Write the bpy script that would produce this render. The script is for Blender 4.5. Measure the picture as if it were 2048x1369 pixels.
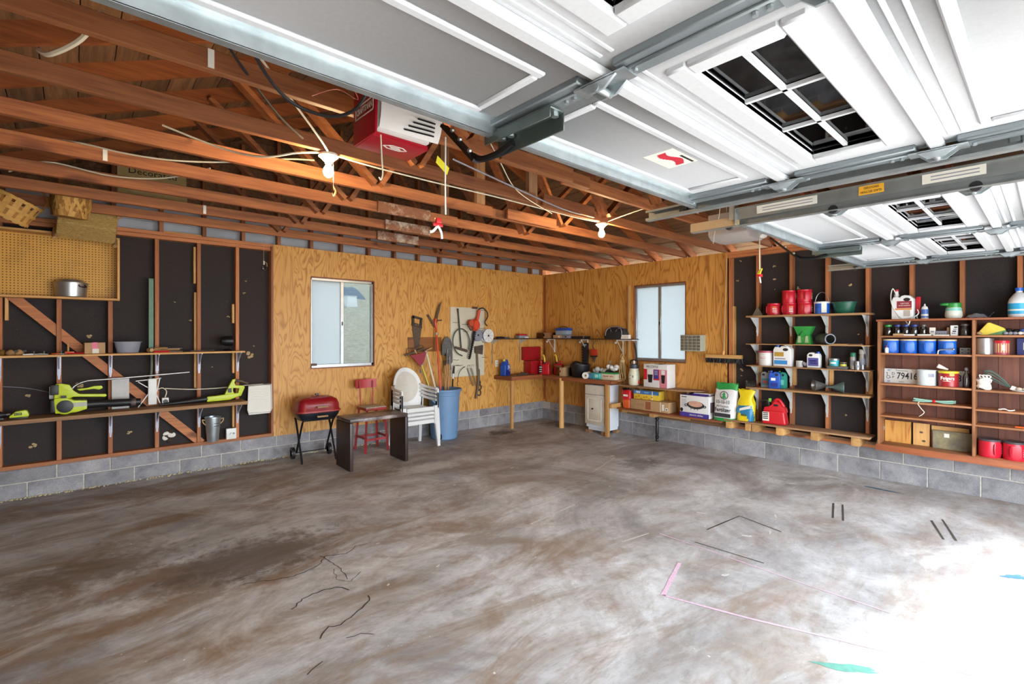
import bpy, bmesh, math, random
from mathutils import Vector, Matrix, Euler
random.seed(7)
for o in list(bpy.data.objects): bpy.data.objects.remove(o)
SC = bpy.context.scene
COL = SC.collection
PI = math.pi

# ------------------------------------------------------------------ camera, sky, exposure
cam_d = bpy.data.cameras.new('camera'); cam = bpy.data.objects.new('camera', cam_d); COL.objects.link(cam)
cam.location = (-6.71, -6.57, 1.623)
cam.rotation_euler = (PI/2, 0, math.radians(47.98-90))
cam_d.sensor_width = 36; cam_d.lens = 976/2048*36
cam_d.shift_y = -16.5/2048
cam_d.clip_start = .05; cam_d.clip_end = 300
SC.camera = cam
w = bpy.data.worlds.new('sky'); SC.world = w; w.use_nodes = True
bg = w.node_tree.nodes['Background']
bg.inputs[0].default_value = (.83, .92, 1, 1); bg.inputs[1].default_value = 5.2
sun_d = bpy.data.lights.new('sun', 'SUN'); sun = bpy.data.objects.new('sun', sun_d); COL.objects.link(sun)
sun_d.energy = 5; sun_d.angle = math.radians(20); sun_d.color = (1, .95, .88)
sun.rotation_euler = Euler((math.radians(32), 0, math.radians(20)))
vs = SC.view_settings
vs.view_transform = 'Standard'; vs.look = 'None'; vs.gamma = 1; vs.use_curve_mapping = False
vs.exposure = 1.5
for (x0, x1) in ((-6.99, -4.27), (-3.78, -1.08)):        # sampling portals in the two open doorways
    ld = bpy.data.lights.new('doorway_portal', 'AREA'); ld.shape = 'RECTANGLE'; ld.size = x1-x0; ld.size_y = 2.15
    ld.cycles.is_portal = True
    lo = bpy.data.objects.new('doorway_portal', ld); COL.objects.link(lo)
    lo.location = ((x0+x1)/2, -7.42, 1.07); lo.rotation_euler = (PI/2, 0, 0)

# ------------------------------------------------------------------ materials
def lin(h):
    h = h.lstrip('#')
    return tuple(((int(h[i:i+2], 16)/255)/12.92 if int(h[i:i+2], 16)/255 <= .04045 else ((int(h[i:i+2], 16)/255+.055)/1.055)**2.4) for i in (0, 2, 4)) + (1,)
MATS = {}
def base(name, rough=.6, metal=0.0):
    m = bpy.data.materials.new(name); m.use_nodes = True
    nt = m.node_tree; b = nt.nodes['Principled BSDF']
    b.inputs['Roughness'].default_value = rough; b.inputs['Metallic'].default_value = metal
    return m, nt, b
def nd(nt, t, **kw):
    n = nt.nodes.new(t)
    for k, v in kw.items():
        if k.startswith('i_'):
            n.inputs[k[2:]].default_value = v
        else: setattr(n, k, v)
    return n
def ramp(nt, fac, stops):
    r = nt.nodes.new('ShaderNodeValToRGB'); el = r.color_ramp.elements
    while len(el) < len(stops): el.new(.5)
    for e, (p, c) in zip(el, stops): e.position = p; e.color = lin(c) if isinstance(c, str) else (c, c, c, 1)
    nt.links.new(fac, r.inputs[0]); return r.outputs[0]
def mixc(nt, fac, a, b, mode='MIX'):
    n = nt.nodes.new('ShaderNodeMix'); n.data_type = 'RGBA'; n.blend_type = mode
    for s, v in ((n.inputs['Factor'], fac), (n.inputs[6], a), (n.inputs[7], b)):
        if hasattr(v, 'is_linked'): nt.links.new(v, s)
        elif isinstance(v, str): s.default_value = lin(v)
        else: s.default_value = v
    return n.outputs[2]
def coords(nt, scale=(1, 1, 1), rnd=True, loc=(0, 0, 0), kind='Object'):
    tc = nt.nodes.new('ShaderNodeTexCoord'); mp = nt.nodes.new('ShaderNodeMapping')
    mp.inputs['Scale'].default_value = scale; mp.inputs['Location'].default_value = loc
    src = tc.outputs[kind]
    if rnd:
        oi = nt.nodes.new('ShaderNodeObjectInfo'); ad = nt.nodes.new('ShaderNodeVectorMath'); ad.operation = 'MULTIPLY_ADD'
        cb = nt.nodes.new('ShaderNodeCombineXYZ')
        for i in range(3): nt.links.new(oi.outputs['Random'], cb.inputs[i])
        nt.links.new(cb.outputs[0], ad.inputs[0]); ad.inputs[1].default_value = (7, 11, 5)
        nt.links.new(src, ad.inputs[2]); src = ad.outputs[0]
    nt.links.new(src, mp.inputs[0]); return mp.outputs[0]
def noise(nt, vec, scale, detail=3, rough=.55, dist=0.0):
    n = nd(nt, 'ShaderNodeTexNoise'); n.inputs['Scale'].default_value = scale; n.inputs['Detail'].default_value = detail
    n.inputs['Roughness'].default_value = rough; n.inputs['Distortion'].default_value = dist
    nt.links.new(vec, n.inputs['Vector']); return n.outputs[0]
def bump(nt, b, h, strength=.3, dist=.005):
    n = nd(nt, 'ShaderNodeBump'); n.inputs['Strength'].default_value = strength; n.inputs['Distance'].default_value = dist
    nt.links.new(h, n.inputs['Height']); nt.links.new(n.outputs[0], b.inputs['Normal'])
def plain(name, col, rough=.5, metal=0.0, var=.12, scale=18, spec=None, dirt=None):
    if name in MATS: return MATS[name]
    m, nt, b = base(name, rough, metal)
    n = noise(nt, coords(nt), scale)
    r = ramp(nt, n, ((.3, 1-var), (.7, 1.0)))
    c = mixc(nt, 1.0, col, r, 'MULTIPLY')
    if dirt:
        f = ramp(nt, noise(nt, coords(nt), scale*.35, 5, .7), ((.48, 0.0), (.68, .8)))
        c = mixc(nt, f, c, dirt)
    nt.links.new(c, b.inputs['Base Color'])
    if spec is not None: b.inputs['Specular IOR Level'].default_value = spec
    MATS[name] = m; return m
def wood(name, light, dark, axis, rough=.65, ringscale=9, knots='#5a2c18', stretch=.06):
    key = name+axis
    if key in MATS: return MATS[key]
    m, nt, b = base(key, rough)
    sc = [1, 1, 1]; sc['xyz'.index(axis)] = stretch
    v = coords(nt, tuple(sc))
    n1 = noise(nt, v, ringscale*3, 5, .6, .3)
    n2 = noise(nt, v, ringscale*14, 3, .6)
    c = ramp(nt, n1, ((.3, dark), (.66, light)))
    c = mixc(nt, .35, c, ramp(nt, n2, ((.3, dark), (.7, light))))
    oi = nt.nodes.new('ShaderNodeObjectInfo')
    hs = nt.nodes.new('ShaderNodeHueSaturation'); nt.links.new(c, hs.inputs['Color'])
    mr = nd(nt, 'ShaderNodeMapRange'); nt.links.new(oi.outputs['Random'], mr.inputs[0]); mr.inputs[3].default_value = .72; mr.inputs[4].default_value = 1.22
    nt.links.new(mr.outputs[0], hs.inputs['Value']); c = hs.outputs[0]
    k = noise(nt, coords(nt, tuple(s if s == 1 else .35 for s in sc)), 5, 1)
    c = mixc(nt, ramp(nt, k, ((.70, 0.0), (.76, .8))), c, knots)
    nt.links.new(c, b.inputs['Base Color']); bump(nt, b, n2, .15, .003)
    MATS[key] = m; return m
def plywood(name, light, mid, dark, axis_stretch, scale=1.0, freq=9):
    if name in MATS: return MATS[name]
    m, nt, b = base(name, .5)
    v = coords(nt, axis_stretch)
    n1 = noise(nt, v, 3.2*scale, 2, .45, .5)
    mu = nd(nt, 'ShaderNodeMath', operation='MULTIPLY'); nt.links.new(n1, mu.inputs[0]); mu.inputs[1].default_value = freq
    pp = nd(nt, 'ShaderNodeMath', operation='PINGPONG'); nt.links.new(mu.outputs[0], pp.inputs[0]); pp.inputs[1].default_value = .5
    c = ramp(nt, pp.outputs[0], ((.03, dark), (.13, mid), (.30, light), (.5, light)))
    fine = noise(nt, coords(nt, tuple(a*(10 if a > .5 else 1.5) for a in axis_stretch)), 11, 3)
    c = mixc(nt, .25, c, ramp(nt, fine, ((.3, mid), (.7, light))))
    big = noise(nt, coords(nt), 1.3, 2)
    c = mixc(nt, ramp(nt, big, ((.35, .4), (.65, 0.0))), c, mid)
    nt.links.new(c, b.inputs['Base Color']); bump(nt, b, fine, .08, .002)
    MATS[name] = m; return m

M_STUD = {a: wood('stud_wood', '#c88352', '#965534', a) for a in 'xyz'}
M_JOIST = {a: wood('joist_wood', '#aa6b3e', '#6e3a22', a) for a in 'xyz'}
M_ROOF = wood('roof_board_wood', '#8a6544', '#4c3222', 'y', .8)
M_RAFT = wood('rafter_wood', '#a8612f', '#6e3418', 'x', .75)
M_PALE = {a: wood('pale_lumber', '#d9ab6c', '#b57f45', a, .65) for a in 'xyz'}
M_SHELF = {a: wood('shelf_board_wood', '#b58a5c', '#87603c', a, .6) for a in 'xyz'}
M_OLD = {a: wood('old_board_wood', '#a8805a', '#7b5a40', a, .75) for a in 'xyz'}
M_CASE = {a: wood('bookcase_wood', '#b47a50', '#83502f', a, .6) for a in 'xyz'}
M_CASEB = {a: wood('bookcase_back_wood', '#7a4a38', '#5a3226', a, .6) for a in 'z'}
M_RED = {a: wood('bench_edge_wood', '#a4603a', '#743820', a, .5) for a in 'xyz'}
M_PLYL = plywood('plywood_left', '#dba65a', '#c98d40', '#a0662a', (1.7, 1.7, .34), 1.25, 11)
M_PLYR = plywood('plywood_right', '#d29a4e', '#bb8038', '#8c541f', (1.7, 1.7, .26), 1.0, 12)
M_PEGY = None

def sheathing():
    m, nt, b = base('black_fibre_sheathing', .9)
    v = coords(nt, rnd=False)
    f = noise(nt, v, 160, 3, .7); g = noise(nt, v, 1.1, 3)
    c = ramp(nt, f, ((.3, '#211d1f'), (.7, '#3b3433')))
    c = mixc(nt, ramp(nt, g, ((.4, 0.0), (.7, .55))), c, '#3a2f2b')
    s = noise(nt, v, 34, 2); c = mixc(nt, ramp(nt, s, ((.77, 0.0), (.80, .5))), c, '#8d8070')
    nt.links.new(c, b.inputs['Base Color']); bump(nt, b, f, .3, .003)
    return m
M_SHEATH = sheathing()
def block_mat():
    m, nt, b = base('concrete_block', .92)
    v = coords(nt)
    f = noise(nt, v, 120, 3, .7); g = noise(nt, v, 5, 5, .65)
    c = ramp(nt, g, ((.25, '#6c6a6d'), (.5, '#98969a'), (.75, '#b3afae')))
    c = mixc(nt, ramp(nt, f, ((.3, .45), (.6, 0.0))), c, '#5f5d60')
    oi = nt.nodes.new('ShaderNodeObjectInfo'); hs = nt.nodes.new('ShaderNodeHueSaturation'); nt.links.new(c, hs.inputs['Color'])
    mr = nd(nt, 'ShaderNodeMapRange'); nt.links.new(oi.outputs['Random'], mr.inputs[0]); mr.inputs[3].default_value = .8; mr.inputs[4].default_value = 1.15
    nt.links.new(mr.outputs[0], hs.inputs['Value'])
    nt.links.new(hs.outputs[0], b.inputs['Base Color']); bump(nt, b, f, .5, .004); return m
M_BLOCK = block_mat()
M_MORTAR = plain('mortar', '#cbc6bb', .95, var=.3, scale=40)
def floor_mat():
    m, nt, b = base('stained_concrete', .55)
    v = coords(nt, rnd=False)
    vs_ = coords(nt, (.55, 1.5, 1), rnd=False)
    n1 = noise(nt, v, .7, 8, .7, 1.0); n2 = noise(nt, vs_, 1.5, 7, .68, 1.0); n3 = noise(nt, v, 9, 6, .72); n4 = noise(nt, v, 60, 4, .7)
    c = ramp(nt, n1, ((.30, '#78757a'), (.46, '#a8a6a7'), (.66, '#d6d6d8')))
    br = ramp(nt, n2, ((.45, 0.0), (.60, .8)))
    # brown tyre-and-rust staining fades towards the right-hand doorway, where the slab is cleaner
    sx = nd(nt, 'ShaderNodeSeparateXYZ'); nt.links.new(v, sx.inputs[0])
    mr = nd(nt, 'ShaderNodeMapRange'); nt.links.new(sx.outputs[0], mr.inputs[0])
    mr.inputs[1].default_value = -5.2; mr.inputs[2].default_value = -2.2; mr.inputs[3].default_value = 1; mr.inputs[4].default_value = .4
    mu = nd(nt, 'ShaderNodeMath', operation='MULTIPLY'); nt.links.new(br, mu.inputs[0]); nt.links.new(mr.outputs[0], mu.inputs[1])
    c = mixc(nt, mu.outputs[0], c, mixc(nt, ramp(nt, n3, ((.35, 0.0), (.65, 1.0))), '#9c8770', '#76665a'))
    oc = noise(nt, coords(nt, (.8, 1.3, 1), False, (4, 1, 0)), 1.0, 9, .66, 1.2)
    mo = nd(nt, 'ShaderNodeMath', operation='MULTIPLY'); nt.links.new(ramp(nt, oc, ((.50, 0.0), (.64, .75))), mo.inputs[0]); nt.links.new(mr.outputs[0], mo.inputs[1])
    c = mixc(nt, mo.outputs[0], c, '#86684a')
    dk = noise(nt, vs_, .8, 4, .6, .6)
    c = mixc(nt, ramp(nt, dk, ((.54, 0.0), (.72, .5))), c, '#6c6660')
    wt = noise(nt, coords(nt, (.8, 1.2, 1), False, (3, 5, 0)), 1.1, 9, .68, .8)
    c = mixc(nt, ramp(nt, wt, ((.53, 0.0), (.70, .7))), c, '#dcdcdc')
    c = mixc(nt, ramp(nt, n3, ((.3, .4), (.5, 0.0))), c, '#786c60')
    rs = noise(nt, coords(nt, (.5, 1.6, 1), False, (9, 2, 0)), 1.7, 5, .65)
    mu2 = nd(nt, 'ShaderNodeMath', operation='MULTIPLY'); nt.links.new(ramp(nt, rs, ((.58, 0.0), (.72, .5))), mu2.inputs[0]); nt.links.new(mr.outputs[0], mu2.inputs[1])
    c = mixc(nt, mu2.outputs[0], c, '#8a5a3c')
    sp = noise(nt, v, 26, 2); c = mixc(nt, ramp(nt, sp, ((.74, 0.0), (.76, .8))), c, '#e4e2de')
    # dark oil patch by the bench leg
    def spot(cx, cy, rx, ry, col, c, a=.85):
        mp = nd(nt, 'ShaderNodeVectorMath', operation='MULTIPLY_ADD'); nt.links.new(v, mp.inputs[0])
        mp.inputs[1].default_value = (1/rx, 1/ry, 0); mp.inputs[2].default_value = (-cx/rx, -cy/ry, 0)
        ln = nd(nt, 'ShaderNodeVectorMath', operation='LENGTH'); nt.links.new(mp.outputs[0], ln.inputs[0])
        ad = nd(nt, 'ShaderNodeMath', operation='ADD'); nt.links.new(ln.outputs['Value'], ad.inputs[0]); nt.links.new(n3, ad.inputs[1])
        return mixc(nt, ramp(nt, ad.outputs[0], ((.72, a), (.98, 0.0))), c, col)
    c = spot(-1.55, -.55, .62, .42, '#3c352e', c)
    c = spot(-.2, -.6, 1.0, .8, '#5d4c38', c, .6)
    c = spot(-1.4, -3.1, .75, .5, '#5c5a5c', c, .6)
    c = spot(-3.55, -1.55, 1.1, .45, '#cfccc6', c, .75)
    c = spot(-5.75, -2.7, 1.5, .9, '#5f534c', c, .8)
    c = spot(-6.6, -2.2, 1.2, .6, '#6b5a4a', c, .7)
    c = spot(-2.6, -3.4, 1.2, .7, '#7b746d', c, .5)
    fs = noise(nt, coords(nt, (1, 3.2, 1), False), 12, 6, .75, .4); c = mixc(nt, ramp(nt, fs, ((.33, .3), (.46, 0.0))), c, '#6d6259'); c = mixc(nt, ramp(nt, fs, ((.64, 0.0), (.78, .35))), c, '#dedbd6')
    nt.links.new(c, b.inputs['Base Color'])
    rg = ramp(nt, n2, ((.3, .42), (.7, .7))); nt.links.new(rg, b.inputs['Roughness'])
    b.inputs['Specular IOR Level'].default_value = .35
    mh = nd(nt, 'ShaderNodeMath', operation='ADD'); nt.links.new(n3, mh.inputs[0]); nt.links.new(n4, mh.inputs[1])
    bump(nt, b, mh.outputs[0], .12, .004); return m
def nd_noise_col(nt, v, s):
    n = nd(nt, 'ShaderNodeTexNoise'); n.inputs['Scale'].default_value = s; n.inputs['Detail'].default_value = 5; nt.links.new(v, n.inputs['Vector']); return n.outputs['Color']
def spot_mask(nt, v, cx, cy, rx, ry):
    mp = nd(nt, 'ShaderNodeVectorMath', operation='MULTIPLY_ADD'); nt.links.new(v, mp.inputs[0])
    mp.inputs[1].default_value = (1/rx, 1/ry, 0); mp.inputs[2].default_value = (-cx/rx, -cy/ry, 0)
    ln = nd(nt, 'ShaderNodeVectorMath', operation='LENGTH'); nt.links.new(mp.outputs[0], ln.inputs[0])
    return ramp(nt, ln.outputs['Value'], ((.6, 1.0), (1.0, 0.0)))
M_FLOOR = floor_mat()
def pegboard_mat(name, col, hole, plane, pitch=.0254, r=.16, dirt='#8a5a28'):
    m, nt, b = base(name, .55)
    v = coords(nt, (1/pitch,)*3, rnd=False)
    fr = nd(nt, 'ShaderNodeVectorMath', operation='FRACTION'); nt.links.new(v, fr.inputs[0])
    sb = nd(nt, 'ShaderNodeVectorMath', operation='SUBTRACT'); nt.links.new(fr.outputs[0], sb.inputs[0]); sb.inputs[1].default_value = (.5, .5, .5)
    ms = nd(nt, 'ShaderNodeVectorMath', operation='MULTIPLY'); nt.links.new(sb.outputs[0], ms.inputs[0]); ms.inputs[1].default_value = plane
    ln = nd(nt, 'ShaderNodeVectorMath', operation='LENGTH'); nt.links.new(ms.outputs[0], ln.inputs[0])
    g = noise(nt, coords(nt, rnd=False), 3.5, 5, .65)
    c = mixc(nt, ramp(nt, g, ((.5, 0.0), (.75, .5))), col, dirt)
    c = mixc(nt, ramp(nt, ln.outputs['Value'], ((r, 1.0), (r+.05, 0.0))), c, hole)
    nt.links.new(c, b.inputs['Base Color']); return m
M_PEGY = pegboard_mat('golden_pegboard', '#cf9a3c', '#4a2d10', (1, 0, 1), r=.17)
M_PEGW = pegboard_mat('cream_pegboard', '#d9d3bd', '#5a503e', (1, 0, 1), r=.14, dirt='#b9ae90')

def glass(name, tint, rough=.02, alpha=.35):
    m = bpy.data.materials.new(name); m.use_nodes = True; nt = m.node_tree; nt.nodes.clear()
    o = nd(nt, 'ShaderNodeOutputMaterial'); t = nd(nt, 'ShaderNodeBsdfTransparent'); g = nd(nt, 'ShaderNodeBsdfGlossy'); x = nd(nt, 'ShaderNodeMixShader')
    t.inputs[0].default_value = lin(tint); g.inputs['Roughness'].default_value = rough
    f = nd(nt, 'ShaderNodeFresnel'); f.inputs[0].default_value = 1.5
    mx = nd(nt, 'ShaderNodeMath', operation='MAXIMUM'); nt.links.new(f.outputs[0], mx.inputs[0]); mx.inputs[1].default_value = alpha
    nt.links.new(mx.outputs[0], x.inputs[0]); nt.links.new(t.outputs[0], x.inputs[1]); nt.links.new(g.outputs[0], x.inputs[2]); nt.links.new(x.outputs[0], o.inputs[0])
    MATS[name] = m; return m
def frosted(name, col):
    m = bpy.data.materials.new(name); m.use_nodes = True; nt = m.node_tree; nt.nodes.clear()
    o = nd(nt, 'ShaderNodeOutputMaterial'); t = nd(nt, 'ShaderNodeBsdfTranslucent'); g = nd(nt, 'ShaderNodeBsdfDiffuse'); x = nd(nt, 'ShaderNodeMixShader')
    v = coords(nt, (1, 1, 1), False); n = noise(nt, v, 2.0, 2)
    wv = nd(nt, 'ShaderNodeTexWave'); wv.bands_direction = 'Z'; wv.inputs['Scale'].default_value = 22; wv.inputs['Distortion'].default_value = .6; nt.links.new(v, wv.inputs[0])
    c = mixc(nt, 1.0, col, ramp(nt, wv.outputs[1], ((0, .94), (1, 1.0))), 'MULTIPLY')
    nt.links.new(c, t.inputs[0]); nt.links.new(c, g.inputs[0]); x.inputs[0].default_value = .35
    nt.links.new(t.outputs[0], x.inputs[1]); nt.links.new(g.outputs[0], x.inputs[2]); nt.links.new(x.outputs[0], o.inputs[0])
    MATS[name] = m; return m
M_GLASS = glass('window_glass', '#8f9598', .03, .04)
M_DGLASS = glass('door_glass', '#a8acae', .03, .12)
M_JAR = glass('jar_glass', '#d5dde0', .05, .12)
M_FROST = frosted('frosted_pane', '#abb0b3')
def emit(name, col, s):
    m = bpy.data.materials.new(name); m.use_nodes = True; nt = m.node_tree; b = nt.nodes['Principled BSDF']
    b.inputs['Emission Color'].default_value = lin(col); b.inputs['Emission Strength'].default_value = s; MATS[name] = m; return m
def mp_(name, col, rough=.45, metal=0.0, **k): return plain(name, col, rough, metal, **k)
M_GALV = plain('galvanised_steel', '#c3ccd0', .38, .85, .25, 14)
M_TRACK = plain('track_steel', '#a9aeae', .45, .8, .25, 9)
M_STILE = plain('grey_steel_stile', '#8b9499', .45, .5, .1, 9)
M_DOORW = plain('white_door_steel', '#c6c9ce', .55, 0, .06, 90)
M_WHITE = plain('white_plastic', '#e4e4e0', .4, 0, .06)
M_WPAINT = plain('white_bracket_paint', '#d8dad8', .45, .1, .15, 20)
M_BLACK = plain('black_plastic', '#1c1c1f', .45, 0, .2)
M_BLKMET = plain('black_metal', '#202022', .4, .4, .2)
M_ALU = plain('aluminium', '#b9babb', .35, .85, .15, 20)
M_DULL = plain('dull_steel', '#7d7b78', .5, .7, .35, 25)
M_RUST = plain('rusty_steel', '#6d5a4c', .65, .5, .4, 25)
M_CARD = plain('cardboard', '#b8946a', .8, 0, .12, 12)
M_LIME = plain('lime_plastic', '#c3d423', .4, 0, .06)
M_REDP = plain('red_plastic', '#c8202a', .35, 0, .08)
M_REDCAN = plain('red_coffee_plastic', '#c41d33', .32, 0, .08)
M_BLUEP = plain('blue_plastic', '#1c63c8', .35, 0, .08)
M_GREY = plain('grey_plastic', '#8d8f9b', .5, 0, .08)
M_PAPER = plain('paper', '#e6e2d8', .7, 0, .05)
M_INK = plain('black_ink', '#1b1b1d', .6, 0, .0)
M_ROPE = plain('rope_fibre', '#c9ab78', .85, 0, .3, 60)
M_TOOLW = {a: wood('tool_handle_wood', '#c39a66', '#8d6138', a, .55, 14) for a in 'xyz'}
M_CABLE = plain('white_cable', '#d9d2bd', .55, 0, .1)
M_GREEN = plain('green_plastic', '#2f8a4c', .4, 0, .1)

# ------------------------------------------------------------------ mesh helpers
class MB:
    def __init__(s): s.v = []; s.f = []; s.m = []
    def add(s, vs, fs, m=0):
        k = len(s.v); s.v += [tuple(p) for p in vs]; s.f += [[i+k for i in f] for f in fs]; s.m += [m]*len(fs); return s
    def box(s, x0, x1, y0, y1, z0, z1, m=0):
        return s.add([(x0,y0,z0),(x1,y0,z0),(x1,y1,z0),(x0,y1,z0),(x0,y0,z1),(x1,y0,z1),(x1,y1,z1),(x0,y1,z1)],
              [[3,2,1,0],[4,5,6,7],[0,1,5,4],[1,2,6,5],[2,3,7,6],[3,0,4,7]], m)
    def taper(s, a, b, z0, z1, m=0, c0=(0,0), c1=(0,0)):
        "box of half sizes a (bottom) and b (top)"
        v = [(c0[0]+i*a[0], c0[1]+j*a[1], z0) for i, j in ((-1,-1),(1,-1),(1,1),(-1,1))] + [(c1[0]+i*b[0], c1[1]+j*b[1], z1) for i, j in ((-1,-1),(1,-1),(1,1),(-1,1))]
        return s.add(v, [[3,2,1,0],[4,5,6,7],[0,1,5,4],[1,2,6,5],[2,3,7,6],[3,0,4,7]], m)
    def bar(s, p0, p1, w, h, up=(0,0,1), m=0, w1=None, h1=None):
        p0 = Vector(p0); p1 = Vector(p1); d = (p1-p0).normalized(); u = Vector(up); r = d.cross(u)
        if r.length < 1e-4: r = d.cross(Vector((0,1,0)))
        r.normalize(); u = r.cross(d)
        w1 = w if w1 is None else w1; h1 = h if h1 is None else h1
        v = [p+r*i*a/2+u*j*b/2 for p, a, b in ((p0,w,h),(p1,w1,h1)) for i, j in ((-1,-1),(1,-1),(1,1),(-1,1))]
        return s.add(v, [[3,2,1,0],[4,5,6,7],[0,1,5,4],[1,2,6,5],[2,3,7,6],[3,0,4,7]], m)
    def tube(s, pts, r, n=8, m=0, caps=True, closed=False):
        P = [Vector(p) for p in pts]; N = len(P); R = r if isinstance(r, (list, tuple)) else [r]*N
        up = None; rings = []
        for i, p in enumerate(P):
            a = P[i-1] if (i > 0 or closed) else P[i]; b = P[(i+1) % N] if (i < N-1 or closed) else P[i]
            t = (b-a).normalized() if (b-a).length > 1e-9 else Vector((0,0,1))
            if up is None: up = Vector((0,0,1)) if abs(t.z) < .9 else Vector((1,0,0))
            x = up.cross(t)
            if x.length < 1e-5: x = Vector((1,0,0)).cross(t)
            x.normalize(); up = t.cross(x).normalized()
            rings.append([p+(x*math.cos(k*2*PI/n)+up*math.sin(k*2*PI/n))*R[i] for k in range(n)])
        v = [q for g in rings for q in g]; f = []
        for i in range(N if closed else N-1):
            j = (i+1) % N
            for k in range(n): f.append([i*n+k, i*n+(k+1)%n, j*n+(k+1)%n, j*n+k])
        if caps and not closed: f.append(list(range(n))[::-1]); f.append([(N-1)*n+k for k in range(n)])
        return s.add(v, f, m)
    def cyl(s, p0, p1, r0, r1=None, n=20, m=0): return s.tube([p0, p1], [r0, r0 if r1 is None else r1], n, m)
    def lathe(s, prof, n=24, c=(0,0,0), m=0, sx=1.0, sy=1.0, axis='z', caps=True, sq=None):
        v = []; f = []
        for (r, z) in prof:
            for k in range(n):
                a = 2*PI*(k+.5)/n; ca, sa = math.cos(a), math.sin(a)
                if sq:
                    e = 2/sq; ca = math.copysign(abs(ca)**e, ca); sa = math.copysign(abs(sa)**e, sa)
                x, y = r*ca*sx, r*sa*sy
                q = {'z': (x, y, z), 'y': (x, z, y), 'x': (z, x, y)}[axis]
                v.append((c[0]+q[0], c[1]+q[1], c[2]+q[2]))
        for i in range(len(prof)-1):
            for k in range(n): f.append([i*n+k, i*n+(k+1)%n, (i+1)*n+(k+1)%n, (i+1)*n+k])
        if caps:
            if prof[0][0] > 1e-5: f.append(list(range(n))[::-1])
            if prof[-1][0] > 1e-5: f.append([(len(prof)-1)*n+k for k in range(n)])
        return s.add(v, f, m)
    def ball(s, c, rx, ry=None, rz=None, n=14, m=0, rings=8):
        ry = rx if ry is None else ry; rz = rx if rz is None else rz
        return s.lathe([(math.sin(PI*i/rings)*rx+1e-6, -math.cos(PI*i/rings)*rz) for i in range(rings+1)], n, c, m, 1, ry/rx)
    def prism(s, poly, d0, d1, plane='xz', m=0):
        "extrude a 2-D outline along the third axis from d0 to d1"
        def q(a, b, d): return {'xz': (a, d, b), 'xy': (a, b, d), 'yz': (d, a, b)}[plane]
        n = len(poly); v = [q(a, b, d0) for a, b in poly] + [q(a, b, d1) for a, b in poly]
        f = [list(range(n)), [n+i for i in range(n)][::-1]] + [[i, n+i, n+(i+1)%n, (i+1)%n] for i in range(n)]
        return s.add(v, f, m)
    def grid(s, fn, nu, nv, m=0):
        v = [fn(i/nu, j/nv) for j in range(nv+1) for i in range(nu+1)]
        f = [[j*(nu+1)+i, j*(nu+1)+i+1, (j+1)*(nu+1)+i+1, (j+1)*(nu+1)+i] for j in range(nv) for i in range(nu)]
        return s.add(v, f, m)
    def xf(s, M):
        s.v = [tuple(M @ Vector(p)) for p in s.v]; return s
    def join(s, o, m=None):
        k = len(s.v); s.v += o.v; s.f += [[i+k for i in f] for f in o.f]; s.m += (o.m if m is None else [m]*len(o.f)); return s
    def mesh(s, name, mats, bevel=0, smooth=40, seg=2, solid=0):
        me = bpy.data.meshes.new(name); bm = bmesh.new()
        vs = [bm.verts.new(p) for p in s.v]
        for f, mi in zip(s.f, s.m):
            try:
                fc = bm.faces.new([vs[i] for i in f]); fc.material_index = mi
            except ValueError: pass
        if not bevel: bmesh.ops.remove_doubles(bm, verts=bm.verts, dist=1e-6)
        bmesh.ops.recalc_face_normals(bm, faces=bm.faces)
        if bevel:
            es = [e for e in bm.edges if len(e.link_faces) == 2 and e.calc_face_angle(0) > math.radians(35)]
            bmesh.ops.bevel(bm, geom=es, offset=bevel, segments=seg, affect='EDGES', profile=.6, clamp_overlap=True)
        if smooth:
            lim = math.radians(smooth)
            for fc in bm.faces: fc.smooth = True
            for e in bm.edges:
                if len(e.link_faces) == 2 and e.calc_face_angle(0) > lim: e.smooth = False
        bm.to_mesh(me); bm.free()
        for mt in (mats if isinstance(mats, (list, tuple)) else [mats]): me.materials.append(mt)
        return me
    def build(s, name, mats, parent=None, **k):
        o = bpy.data.objects.new(name, s.mesh(name, mats, **k)); COL.objects.link(o)
        if parent is not None: o.parent = parent
        return o
def inst(name, me, parent=None, loc=(0,0,0), rot=(0,0,0), scale=None):
    o = bpy.data.objects.new(name, me); COL.objects.link(o); o.location = loc; o.rotation_euler = rot
    if scale: o.scale = scale
    if parent is not None: o.parent = parent
    return o
def tag(o, label, cat=None, group=None, kind=None):
    o['label'] = label
    if cat: o['category'] = cat
    if group: o['group'] = group
    if kind: o['kind'] = kind
    return o
def thing(name, label, cat, loc=(0,0,0), rotz=0.0, group=None, kind=None):
    o = bpy.data.objects.new(name, None); COL.objects.link(o); o.empty_display_size = .05
    o.location = loc; o.rotation_euler = (0, 0, rotz); return tag(o, label, cat, group, kind)
def LT(name, label, cat, x, d, z, rot=0, group=None): return thing(name, label, cat, (x, -d, z), rot, group)
def RT(name, label, cat, s, d, z, rot=0, group=None): return thing(name, label, cat, (-d, -s, z), -PI/2+rot, group)
def spline(pts, n=8):
    P = [Vector(p) for p in pts]; out = []
    for i in range(len(P)-1):
        a = P[max(i-1, 0)]; b = P[i]; c = P[i+1]; d = P[min(i+2, len(P)-1)]
        for k in range(n):
            t = k/n; out.append(.5*((2*b)+(-a+c)*t+(2*a-5*b+4*c-d)*t*t+(-a+3*b-3*c+d)*t**3))
    out.append(P[-1]); return out
def copy_tree(o, parent=None):
    c = o.copy(); COL.objects.link(c)
    if parent is not None: c.parent = parent
    for ch in list(o.children): copy_tree(ch, c)
    return c
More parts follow.
